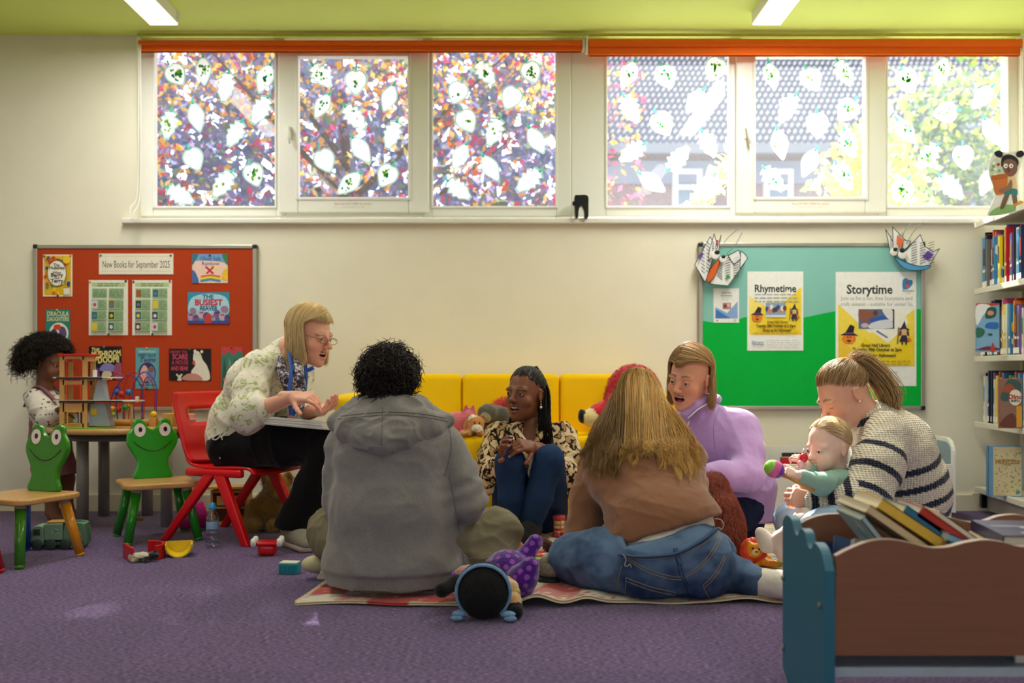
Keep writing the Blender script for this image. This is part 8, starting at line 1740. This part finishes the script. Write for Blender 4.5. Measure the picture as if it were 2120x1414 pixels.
# ---------------------------------------------------------------- woman in the lilac jumper
def lilac():
 p=lambda x,y,Y:V3(P(x,y,Y));SK='DA9C82'
 root=thing('person','person with a light brown bob in a lilac zip-neck jumper, kneeling','person',(p(1520,0,4.38)[0],4.38,BZ))
 pel,wai,che,nk=p(1525,1078,4.42),p(1520,1010,4.40),p(1492,912,4.35),p(1446,845,4.29);rt=nrm((-.95,.30,0))
 shL,shR=p(1530,884,4.33),p(1408,880,4.36);eL,wL=p(1545,985,4.16),p(1462,984,4.04);eR,wR=p(1400,985,4.26),p(1450,1010,4.04)
 hc=p(1428,782,4.24);bag,T,R=head(hc,(-.60,-.72,-.22),(.10,-.1,1),sc=1.03,skin=SK,lip='A85450',brow='6A4A38',iris='5A6A70',mouth=.75,smile=1.1,neck=nk+V3(.01,.02,-.02),neck_r=.05,blush=.35,nose=1.1,lid=.5)
 s=SDF();s.ecap(pel,wai,(.11,.13),(.09,.10),rt).ecap(wai,che,(.13,.14),(.10,.095),rt,.05).ecap(che,nk,(.12,.045),(.075,.045),rt,.03);limb(s,[shL,eL,wL],[.045,.040,.028]);limb(s,[shR,eR,wR],[.045,.040,.028])
 hL,hR=pel+V3(.07,-.02,-.02),pel+V3(-.09,0,-.02);kL,kR=V3(.86,4.10,.10),V3(.70,4.15,.10);aL,aR=V3(.98,4.50,.06),V3(.86,4.55,.06)
 for q in(hL,hR):q[2]=.17
 limb(s,[hL,kL,aL],[.066,.06,.04]);limb(s,[hR,kR,aR],[.066,.06,.04]);V,F=s.mesh(.010,floor=BZ+.006);bag.add(V,F,LIN(SK));hand(bag,wL,(-.9,-.2,-.25),(-.1,-.8,.5),thumb=-1,skin=SK,curl=(.5,)*4);hand(bag,wR,(.2,-.9,-.3),(-.4,-.2,.8),thumb=1,skin=SK,curl=(.5,)*4);bag.build('body',M_SKIN,root)
 s=SDF();s.ell(pel+V3(-.01,0,-.04),(.130,.115,.11),k=.04)
 for h,k_,a in((hL,kL,aL),(hR,kR,aR)):limb(s,[h,k_],[.082,.078],0,.04);limb(s,[k_,a],[.075,.055],0,.03)
 V,F=cloth(s,.008,.006,10,(1,1,1),1.1,floor=BZ);np_mesh('jeans',V,F,denim('navy_denim','1A2440'),root)
 MLI=mat('lilac_knit','B695D0',.9,noise=.04,scale=200,bump=.0006,bscale=380,sheen=.3,spec=.1);s=SDF()
 s.ecap(pel+V3(0,0,-.07),wai,(.162,.168),(.132,.128),rt,.04).ecap(wai,che,(.165,.172),(.128,.120),rt,.06).ecap(che,nk+V3(.015,.02,-.02),(.165,.07),(.112,.065),rt,.05);s.cap(shL,shR,.062,.058,.06);limb(s,[shL,shL*.5+eL*.5+V3(.014,0,0),eL,eL*.35+wL*.65,wL],[.070,.072,.068,.056,.046],0,.03);limb(s,[shR,eR,wR],[.062,.058,.045],0,.03)
 s.ell(nk+V3(-.035,-.05,.03),(.026,.04,.05),k=.02,neg=True);V,F=cloth(s,.006,.008,8,(1,1,.8),9.1,clip=lambda X:-(X[:,2]-.095));jo=np_mesh('jumper',V,F,MLI,root)
 s=SDF();s.chain([p(1418,858,4.20),p(1440,838,4.21),p(1474,822,4.25),p(1484,826,4.33),p(1462,830,4.40)],[.013,.018,.018,.017,.015],.02);s.chain([p(1418,858,4.20),p(1412,842,4.26),p(1430,826,4.36)],[.012,.016,.018],.02);V,F=cloth(s,.0045,.003,16);np_mesh('collar',V,F,MLI,jo)
 Q=root.matrix_basis.inverted();z=MB();z.tube([Q@Vector(p(*a))for a in((1487,822,4.25),(1470,832,4.215),(1444,848,4.19),(1424,866,4.18))],.0032,C('E9E4EC',.4),6)
 bb=project(V,F,[(1424,866),(1420,885),(1412,905)],.002)
 zz=project(*(np_arr(jo)),[(1428,872),(1420,888),(1410,908)],.003);
 if len(zz)>1:z.tube([Q@x for x in zz],.0032,C('E9E4EC',.4),6)
 z.build('zip',root);seam(root,*np_arr(jo),[[(1492,838),(1478,880),(1480,930)],[(1482,1062),(1530,1066),(1572,1056)]],.0011,C('9A7CB4',.9),'jumper_seam')
 hb=Bag();bob(hb,T,R,3600,('A07A50','BE9868','B08A5C','CCAA7C','886644'),9,length=-.105,shell=(.087,.104,.102),cz=.034,part=.018,tuck=.06,jit=.05,sc=1.05,face_y=(-.025,.03),hair_y=.965);hb.build('brown_bob',M_HAIR,root)
def np_arr(o):
 me=o.data;V=np.empty(len(me.vertices)*3);me.vertices.foreach_get('co',V);V=V.reshape(-1,3);M=np.array(wmat(o));F=np.empty(len(me.loops),np.int32);me.loops.foreach_get('vertex_index',F)
 return V@M[:3,:3].T+M[:3,3],F.reshape(-1,4)
lilac()
# ---------------------------------------------------------------- mother in the striped jumper
def mother():
 p=lambda x,y,Y:V3(P(x,y,Y));SK='E6AE98'
 root=thing('person','person with a blonde ponytail in a cream jumper with navy stripes, cuddling the baby','person',(1.5,3.88,BZ))
 pel,wai,che,nk=V3(1.535,3.90,.15),p(1868,1010,3.90),p(1846,922,3.88),p(1800,862,3.86);f=nrm((-.98,-.12,0));rt=V3(f[1],-f[0],0);lt=-rt
 shl,shr=p(1838,900,3.72),p(1838,905,4.03);eL,wL=p(1790,1035,3.60),p(1694,1042,3.64);eR,wR=p(1770,1020,4.05),p(1690,1010,3.90)
 hc=p(1748,818,3.84);bag,T,R=head(hc,(-.83,-.20,-.50),(-.3,0,1),sc=1.05,skin=SK,lip='C07A70',brow='9A7A58',iris='6A7A80',smile=.4,neck=nk+V3(.01,0,-.02),neck_r=.056,blush=.5,nose=1.0,lid=1.0)
 s=SDF();s.ecap(pel,wai,(.15,.15),(.13,.12),lt).ecap(wai,che,(.15,.16),(.12,.11),lt,.05).ecap(che,nk,(.15,.05),(.09,.055),lt,.05);limb(s,[shl,eL,wL],[.052,.046,.030]);limb(s,[shr,eR,wR],[.05,.042,.03])
 hl,hr=pel+lt*.09,pel+rt*.09;kl,kr=p(1712,1100,3.52),p(1652,1078,3.86);al,ar=V3(1.22,3.82,.07),V3(1.38,3.60,.07);limb(s,[hl,kl,al],[.09,.065,.045]);limb(s,[hr,kr,ar],[.09,.065,.045]);V,F=s.mesh(.011,floor=BZ+.006);bag.add(V,F,LIN(SK))
 hand(bag,wL,(-.88,.30,.22),(-.1,-.9,.35),thumb=1,skin=SK,curl=(.8,.85,.9,.9));hand(bag,wR,(-.85,-.4,.1),(-.3,.6,.6),thumb=1,skin=SK,curl=(.4,)*4);bag.build('body',M_SKIN,root)
 s=SDF();s.ell(pel+V3(0,0,-.02),(.16,.17,.13),k=.05)
 for h,k_,a in((hl,kl,al),(hr,kr,ar)):limb(s,[h,k_],[.108,.084],0,.05);limb(s,[k_,a],[.082,.06],0,.03)
 V,F=cloth(s,.0075,.008,10,(1,1,1),2.2,floor=BZ);np_mesh('jeans',V,F,denim('pale_denim','8FA8C4'),root)
 s=SDF();s.ecap(pel+V3(0,0,-.05),wai,(.19,.185),(.172,.155),lt,.04).ecap(wai,che,(.185,.19),(.155,.135),lt,.06).ecap(che,nk+V3(.01,0,-.01),(.175,.075),(.12,.075),lt,.06);s.cap(shl,shr,.066,.066,.06);limb(s,[shl,shl*.5+eL*.5+V3(-.0,-.01,0),eL,eL*.45+wL*.55,wL],[.082,.092,.088,.07,.052],0,.03);limb(s,[shr,eR,wR],[.075,.07,.05],0,.03)
 V,F=cloth(s,.0056,.007,7,(1,1,1),3.3,fine=.0018)
 def along(A,B):
  d=B-A;return((V-A)@d)/(d@d),np.linalg.norm(V-A-np.clip(((V-A)@d)/(d@d),0,1)[:,None]*d,axis=1)
 t1,d1=along(shl+V3(0,-.01,.0),eL);t2,d2=along(eL,wL);t3,d3=along(pel+V3(0,0,-.05),nk);arm=(np.minimum(d1,d2)<.108)&(V[:,1]<3.745)|((d2<.09)&(t2>.25))
 L1,L2,L3=np.linalg.norm(eL-shl),np.linalg.norm(wL-eL),np.linalg.norm(nk-pel)+.05;u_arm=np.where((d2<d1)&(t2>.12),L1+np.clip(t2,0,1.3)*L2,np.clip(t1,-.4,1.1)*L1);u_b=t3*L3
 S=lambda u,cs,w=.011:np.min([np.abs(u-c_)for c_ in cs],0)<w
 top=u_b-(V[:,1]-3.86)*.05
 nav=np.where(arm,S(u_arm,(.095,.185,.275,.345,.405,.46),.0125),S(top,(.028,.095,.165,.232,.30),.0125));dn=np.linalg.norm(V-(nk+V3(0,0,.02)),axis=1)
 col=np.where(nav[:,None],LIN('1A2138'),LIN('EADFCB'))
 MK=mat('crochet_knit',rough=.95,noise=.05,scale=60,bump=.0,attr=True,spec=.08,sheen=.3);n_=MK.node_tree.nodes;Lk=MK.node_tree.links
 tcc=n_.new('ShaderNodeTexCoord');hts=[]
 for rot,sc_,ds in(((0,0,0),42,1.2),((0,PI/2,.6),30,1.0)):
  mpp=n_.new('ShaderNodeMapping');mpp.inputs['Rotation'].default_value=rot;Lk.new(tcc.outputs['Object'],mpp.inputs[0]);wv=n_.new('ShaderNodeTexWave');wv.bands_direction='Z';wv.inputs['Scale'].default_value=sc_;wv.inputs['Distortion'].default_value=ds;wv.inputs['Detail Scale'].default_value=2;Lk.new(mpp.outputs[0],wv.inputs['Vector']);hts.append(wv)
 mm_=n_.new('ShaderNodeMath');mm_.operation='MULTIPLY';Lk.new(hts[0].outputs['Fac'],mm_.inputs[0]);Lk.new(hts[1].outputs['Fac'],mm_.inputs[1]);bpp=n_.new('ShaderNodeBump');bpp.inputs['Distance'].default_value=.006;Lk.new(mm_.outputs[0],bpp.inputs['Height']);Lk.new(bpp.outputs[0],n_['Principled BSDF'].inputs['Normal'])
 jo=np_mesh('striped_jumper',V,F,MK,root,col)
 s=SDF();ring_=[nk+V3(.055*math.cos(a)-.005,.062*math.sin(a),.018*math.cos(a)+.012)for a in[2*PI*k/14 for k in range(15)]];s.chain(ring_,[.017]*15,.01);V2,F2=cloth(s,.0045,.002,20);np_mesh('collar',V2,F2,MK,jo,np.tile(LIN('EADFCB'),(len(V2),1)))
 s=SDF();s.chain([r_+V3(.012 if r_[0]>nk[0]else-.006,-.008 if r_[1]<nk[1]else.008,-.020)for r_ in ring_],[.0145]*15,.01);V2,F2=cloth(s,.0045,.002,20);np_mesh('collar_stripe',V2,F2,MK,jo,np.tile(LIN('1A2138'),(len(V2),1)))
 hb=Bag();r=np.random.RandomState(6);sh=V3(.081,.1,.096);oc=V3(0,-.012,.034);hl_=lambda ph:1.08+.84*min(1,max(0,(ph-.6)/1.3));tie=V3(0,-.092,.085)
 sp,v=scalp(3600,r,sh,.034,lambda q:hl_(q)+r.normal()*.03);lay=r.uniform(1.0,1.05,(3600,1));m1,m2=sp*.66+tie*.34,sp*.33+tie*.67;onsh=lambda q:(q-oc)/np.linalg.norm((q-oc)/sh,axis=1)[:,None]*lay+oc
 hair_strands(smooth_paths(np.stack([(sp-oc)*.955+oc,onsh(m1),onsh(m2),np.tile(tie,(3600,1))+r.normal(size=(3600,3))*.004],1),16)@R.T*1.05+T(0,0,0),.0009,('8C6C48','A88658','C2A278','7A5C3C'),7,hb)
 d,f_=ball_np((0,0,0),1.0,None,36,24);th=np.arccos(np.clip(d[:,2],-1,1));ph=np.abs(np.arctan2(d[:,0],d[:,1]));keep=(th<np.array([hl_(x)for x in ph])-.12)[f_].all(1);hb.add((d*sh*.985+oc)@R.T*1.05+T(0,0,0),f_[keep],LIN('8C6C48'))
 tw=V3(T(*tie));n=1500;a=r.normal(size=(n,3))*V3(.015,.022,.015);cpt=[tw+a*.5,tw+V3(.030,0,.012)+a*.9,p(1822,785,3.86)+a*1.1,p(1846,825,3.85)+a*1.1,p(1846,850,3.85)+r.normal(size=(n,3))*V3(.012,.016,.012)]
 pp=smooth_paths(np.stack(cpt,1),22);tt=np.linspace(0,1,22)[None,:];pp[...,0]+=.008*np.sin(tt*13+r.uniform(0,1.5,(n,1)))*tt;pp[...,2]+=.004*np.sin(tt*17+r.uniform(0,2,(n,1)));hair_strands(pp,.0010,('A88658','C2A278','D0B48A','927048'),11,hb);hb.build('ponytail_hair',M_HAIR,root)
 Q=root.matrix_basis.inverted();b=MB();tq=(p(1822,785,3.86)-tw);b.lathe([(.016,-.008),(.021,-.006),(.021,.006),(.016,.008)],C('E9E6E0',.5),Matrix.Translation(Q@Vector(tw+V3(.008,0,.003)))@Vector(tq).to_track_quat('Z','Y').to_matrix().to_4x4(),18).build('hair_tie',root)
 MB().ball(Q@Vector(T(-.086,.004,-.028)),.004,M_PVC,seg=10,rings=6).build('ear_stud',root)
mother()
# ---------------------------------------------------------------- baby on her lap
def baby():
 p=lambda x,y,Y:V3(P(x,y,Y));SK='F2CABA'
 che=p(1738,1010,3.70);pel=p(1742,1068,3.74);nk=p(1730,978,3.71);root=thing('person','person, a fair haired baby in a green top held on a lap, waving a maraca','person',pel-V3(0,0,.06));rt=nrm((-.2,1,0))
 hc=p(1716,928,3.70);bag,T,R=head(hc,(-.86,-.44,-.12),sc=.86,skin=SK,lip='D08A80',brow='D0A888',iris='5A7890',neck=nk+V3(0,0,-.02),neck_r=.05,baby=1.0,blush=.4,mouth=.0,nose=.45,lid=.3)
 sl,sr=p(1738,995,3.64),p(1722,990,3.78);eL,wL=p(1698,1002,3.57),p(1652,984,3.54);eR,wR=p(1700,990,3.74),p(1668,962,3.66)
 s=SDF();s.ecap(pel,che,(.07,.065),(.06,.06),rt).ecap(che,nk,(.07,.03),(.055,.03),rt);limb(s,[sl,eL,wL],[.026,.024,.018]);limb(s,[sr,eR,wR],[.026,.024,.018]);kx=p(1668,1080,3.62);ft=p(1600,1128,3.70);limb(s,[pel+V3(0,-.03,0),kx,ft],[.045,.036,.024]);kx2,ft2=p(1680,1085,3.76),p(1625,1150,3.66);limb(s,[pel+V3(0,.03,0),kx2,ft2],[.045,.036,.024]);V,F=s.mesh(.007);bag.add(V,F,LIN(SK))
 hand(bag,wL,(-.9,-.1,.30),(.15,-.75,.6),thumb=1,sc=.50,skin=SK,curl=(1.0,1.05,1.1,1.1),tcurl=.7,stub=.04);hand(bag,wR,(-.75,-.3,.6),(.3,-.8,.4),thumb=-1,sc=.50,skin=SK,curl=(.9,.9,1,1),tcurl=.5,stub=.04);bag.build('body',M_SKIN,root)
 s=SDF();s.ecap(pel,che,(.082,.078),(.074,.07),rt).ecap(che,nk+V3(0,0,-.008),(.078,.04),(.068,.04),rt);limb(s,[sl,eL,eL*.25+wL*.75],[.042,.038,.029]);limb(s,[sr,eR,eR*.25+wR*.75],[.042,.038,.029]);V,F=cloth(s,.005,.005,16,(1,1,1),3);np_mesh('top',V,F,mat('sage_jersey','8FB4A8',.9,noise=.04,scale=80),root)
 s=SDF();s.ell(pel+V3(0,0,-.01),(.08,.085,.07));limb(s,[pel+V3(0,-.03,0),kx,ft],[.056,.042,.029]);limb(s,[pel+V3(0,.03,0),kx2,ft2],[.056,.042,.029]);V,F=cloth(s,.006,.004,16);np_mesh('leggings',V,F,mat('pale_pink_jersey','E4CFC8',.9,noise=.06,scale=40),root)
 s=SDF();s.chain([ft,p(1588,1126,3.70),p(1579,1110,3.70),p(1574,1101,3.70)],[.029,.029,.023,.018],.02);V,F=cloth(s,.0045,.002,20);np_mesh('sock',V,F,mat('white_sock','E6DED4'),root)
 hb=Bag();r=np.random.RandomState(2);hl_=lambda ph:.95+.85*min(1,max(0,(ph-.5)/1.4));sp,v=scalp(2600,r,(.0805,.1,.0945),.041,hl_);d=np.stack([v[:,0]*.4,-.55+0*v[:,0],-.35*np.abs(v[:,0])-.05],-1);d-=v*(d*v).sum(1)[:,None];d/=np.linalg.norm(d,axis=1)[:,None]+1e-6;t=np.linspace(0,1,6)[None,:,None];pp=sp[:,None]+d[:,None]*t*.034+v[:,None]*(.002+.003*t-.010*t**2)
 hair_strands(pp@R.T*.86+T(0,0,0),.0007,('D8B88C','E4CCA4','C9A678'),3,hb);d,f_=ball_np((0,0,0),1.0,None,36,24);th=np.arccos(np.clip(d[:,2],-1,1));ph=np.abs(np.arctan2(d[:,0],d[:,1]));keep=(th<np.array([hl_(x)for x in ph])-.05)[f_].all(1);hb.add((d*V3(.0795,.099,.0935)+V3(0,-.012,.041))@R.T*.86+T(0,0,0),f_[keep],LIN('D8B898'));hb.build('baby_hair',M_HAIR,root)
 m=thing('maraca','wooden maraca with a green, pink and purple head in the hand of the baby','maraca',p(1603,971,3.53));ax=nrm(p(1682,1014,3.54)-p(1603,971,3.53));qt=Vector(ax).to_track_quat('Z','Y');m.rotation_mode='QUATERNION';m.rotation_quaternion=qt
 def band(z0,z1,col,name):zs=np.linspace(z0,z1,8);MB().lathe([(max(0.0005,.032*math.sqrt(max(0,1-(z/.038)**2))),z)for z in zs],C(col,.3),seg=28).build(name,m)
 band(-.038,-.014,'8CD04A','green_cap');band(-.014,.012,'E06AA8','pink_band');band(.012,.038,'7A3AA8','purple_band');MB().cyl((0,0,.036),(0,0,.165),.0085,M_PINE,.0075).build('handle',m)
 rt_=thing('baby_rattle','red and pink toy clutched near the mouth of the baby','rattle',p(1664,948,3.63));MB().ball((0,0,0),(.016,.014,.018),C('D8283A',.3)).build('red_bead',rt_);MB().ball((-.012,-.004,-.022),(.012,.011,.015),C('F0A8B4',.3)).build('pink_bead',rt_);MB().cyl((0,0,.012),(.004,0,.034),.006,C('F2C4C8',.3)).build('pale_stem',rt_)
baby()
# ---------------------------------------------------------------- toddler at the round table
def toddler():
 p=lambda x,y,Y:V3(P(x,y,Y));SK='7A4E3A';YT=5.02
 root=thing('person','person, a small curly haired child in a pink pinafore standing at the round table','person',(p(105,0,YT)[0],YT,0));rt=nrm((-.2,-1,0))
 hc=p(100,752,YT);bag,T,R=head(hc,(.95,-.28,-.18),sc=.84,skin=SK,lip='7A4038',brow='1E1410',iris='1E1410',neck=p(92,800,YT),neck_r=.044,baby=.8,blush=.12,nose=.75,lid=.5)
 nk,che,pel=p(92,802,YT),p(96,845,YT),p(104,915,YT);sR,sL=p(90,822,YT)+rt*.075,p(96,822,YT)-rt*.075;eR,wR=p(98,868,4.88),p(134,848,4.80);eL,wL=p(118,860,5.02),p(146,845,4.95)
 s=SDF();s.ecap(pel,che,(.075,.075),(.065,.06),rt).ecap(che,nk,(.075,.03),(.06,.035),rt);limb(s,[sR,eR,wR],[.03,.026,.02]);limb(s,[sL,eL,wL],[.03,.026,.02]);legs=[]
 for o,kx,ax_ in((rt*.045,118,120),(-rt*.05,122,126)):
  h=pel+o+V3(0,0,-.03);k_=p(kx,992,YT)+o;a=p(ax_,1062,YT)+o;a[2]=.05;limb(s,[h,k_,a],[.05,.042,.03]);s.chain([a,V3(a[0]+.02,a[1]-.01,.028),V3(a[0]+.075,a[1]-.02,.018)],[.03,.026,.018],.02)
 V,F=s.mesh(.0065,floor=.002);bag.add(V,F,LIN(SK));hand(bag,wR,(.9,.1,.1),(0,-.6,.7),thumb=1,sc=.58,skin=SK,curl=(.5,)*4);hand(bag,wL,(.9,.1,.1),(0,.6,.7),thumb=-1,sc=.58,skin=SK,curl=(.5,)*4);bag.build('body',M_SKIN,root)
 s=SDF();s.ecap(pel,che,(.085,.088),(.075,.072),rt).ecap(che,nk+V3(0,0,-.01),(.088,.036),(.072,.038),rt);limb(s,[sR,sR*.5+eR*.5,eR,eR*.2+wR*.8],[.044,.048,.042,.030]);limb(s,[sL,eL,eL*.2+wL*.8],[.044,.042,.03]);V,F=cloth(s,.0052,.006,15,(1,1,1),2);np_mesh('top',V,F,pattern_mat('dotted_jersey','D8D0C4',[(.67,'7A5A6A'),(.72,'4A4A6A')],60,detail=0,dist=0),root)
 s=SDF();s.ecap(p(120,985,YT)+V3(-.01,0,0),pel,(.118,.096),(.11,.085),rt,.03).ecap(pel,che+V3(0,0,.015),(.096,.080),(.085,.080),rt,.04);V,F=cloth(s,.0065,.008,13,(1,1,.3),4,clip=lambda X:np.maximum(X[:,2]-(che[2]+.018+.6*np.clip(X[:,0]-che[0]-.02,-.1,.06)),-(X[:,2]-.24)));MP=mat('mauve_cord','8E5A62',.9,noise=.08,scale=60);po=np_mesh('pinafore',V,F,MP,root)
 for o in(1,-1):
  b=MB();Q=root.matrix_basis.inverted();sp_=[V3(che)+rt*.05*o+V3(.085,0,.03),V3(nk)+rt*.052*o+V3(.03,0,-.005),V3(nk)+rt*.055*o+V3(-.02,0,-.004),V3(che)+rt*.05*o+V3(-.075,0,.01)];b.tube([Q@q for q in spline([Vector(q)for q in sp_],5)],.017,MP,8,flat=.35);b.build('strap',root)
  MB().ball(root.matrix_basis.inverted()@Vector(sp_[0]),(.008,.01,.01),C('D8D0C0',.3),seg=12,rings=8).build('button',root)
 hb=Bag();hl_=lambda ph:1.05+1.0*min(1,max(0,(ph-.6)/1.2));curls(hb,T,R,1800,('120C0A','2A1E18','0C0807'),5,(.090,.112,.104),.040,hl_,.060,.010,2.0,.0020,.25,sc=.84)
 curls(hb,T,R,1300,('120C0A','2A1E18'),6,(.11,.150,.115),.02,lambda ph:2.1 if ph>1.4 else 0,.085,.012,2.2,.0019,.35,sc=.84);hb.build('curly_hair',M_HAIR,root)
toddler()
bpy.context.view_layer.update()
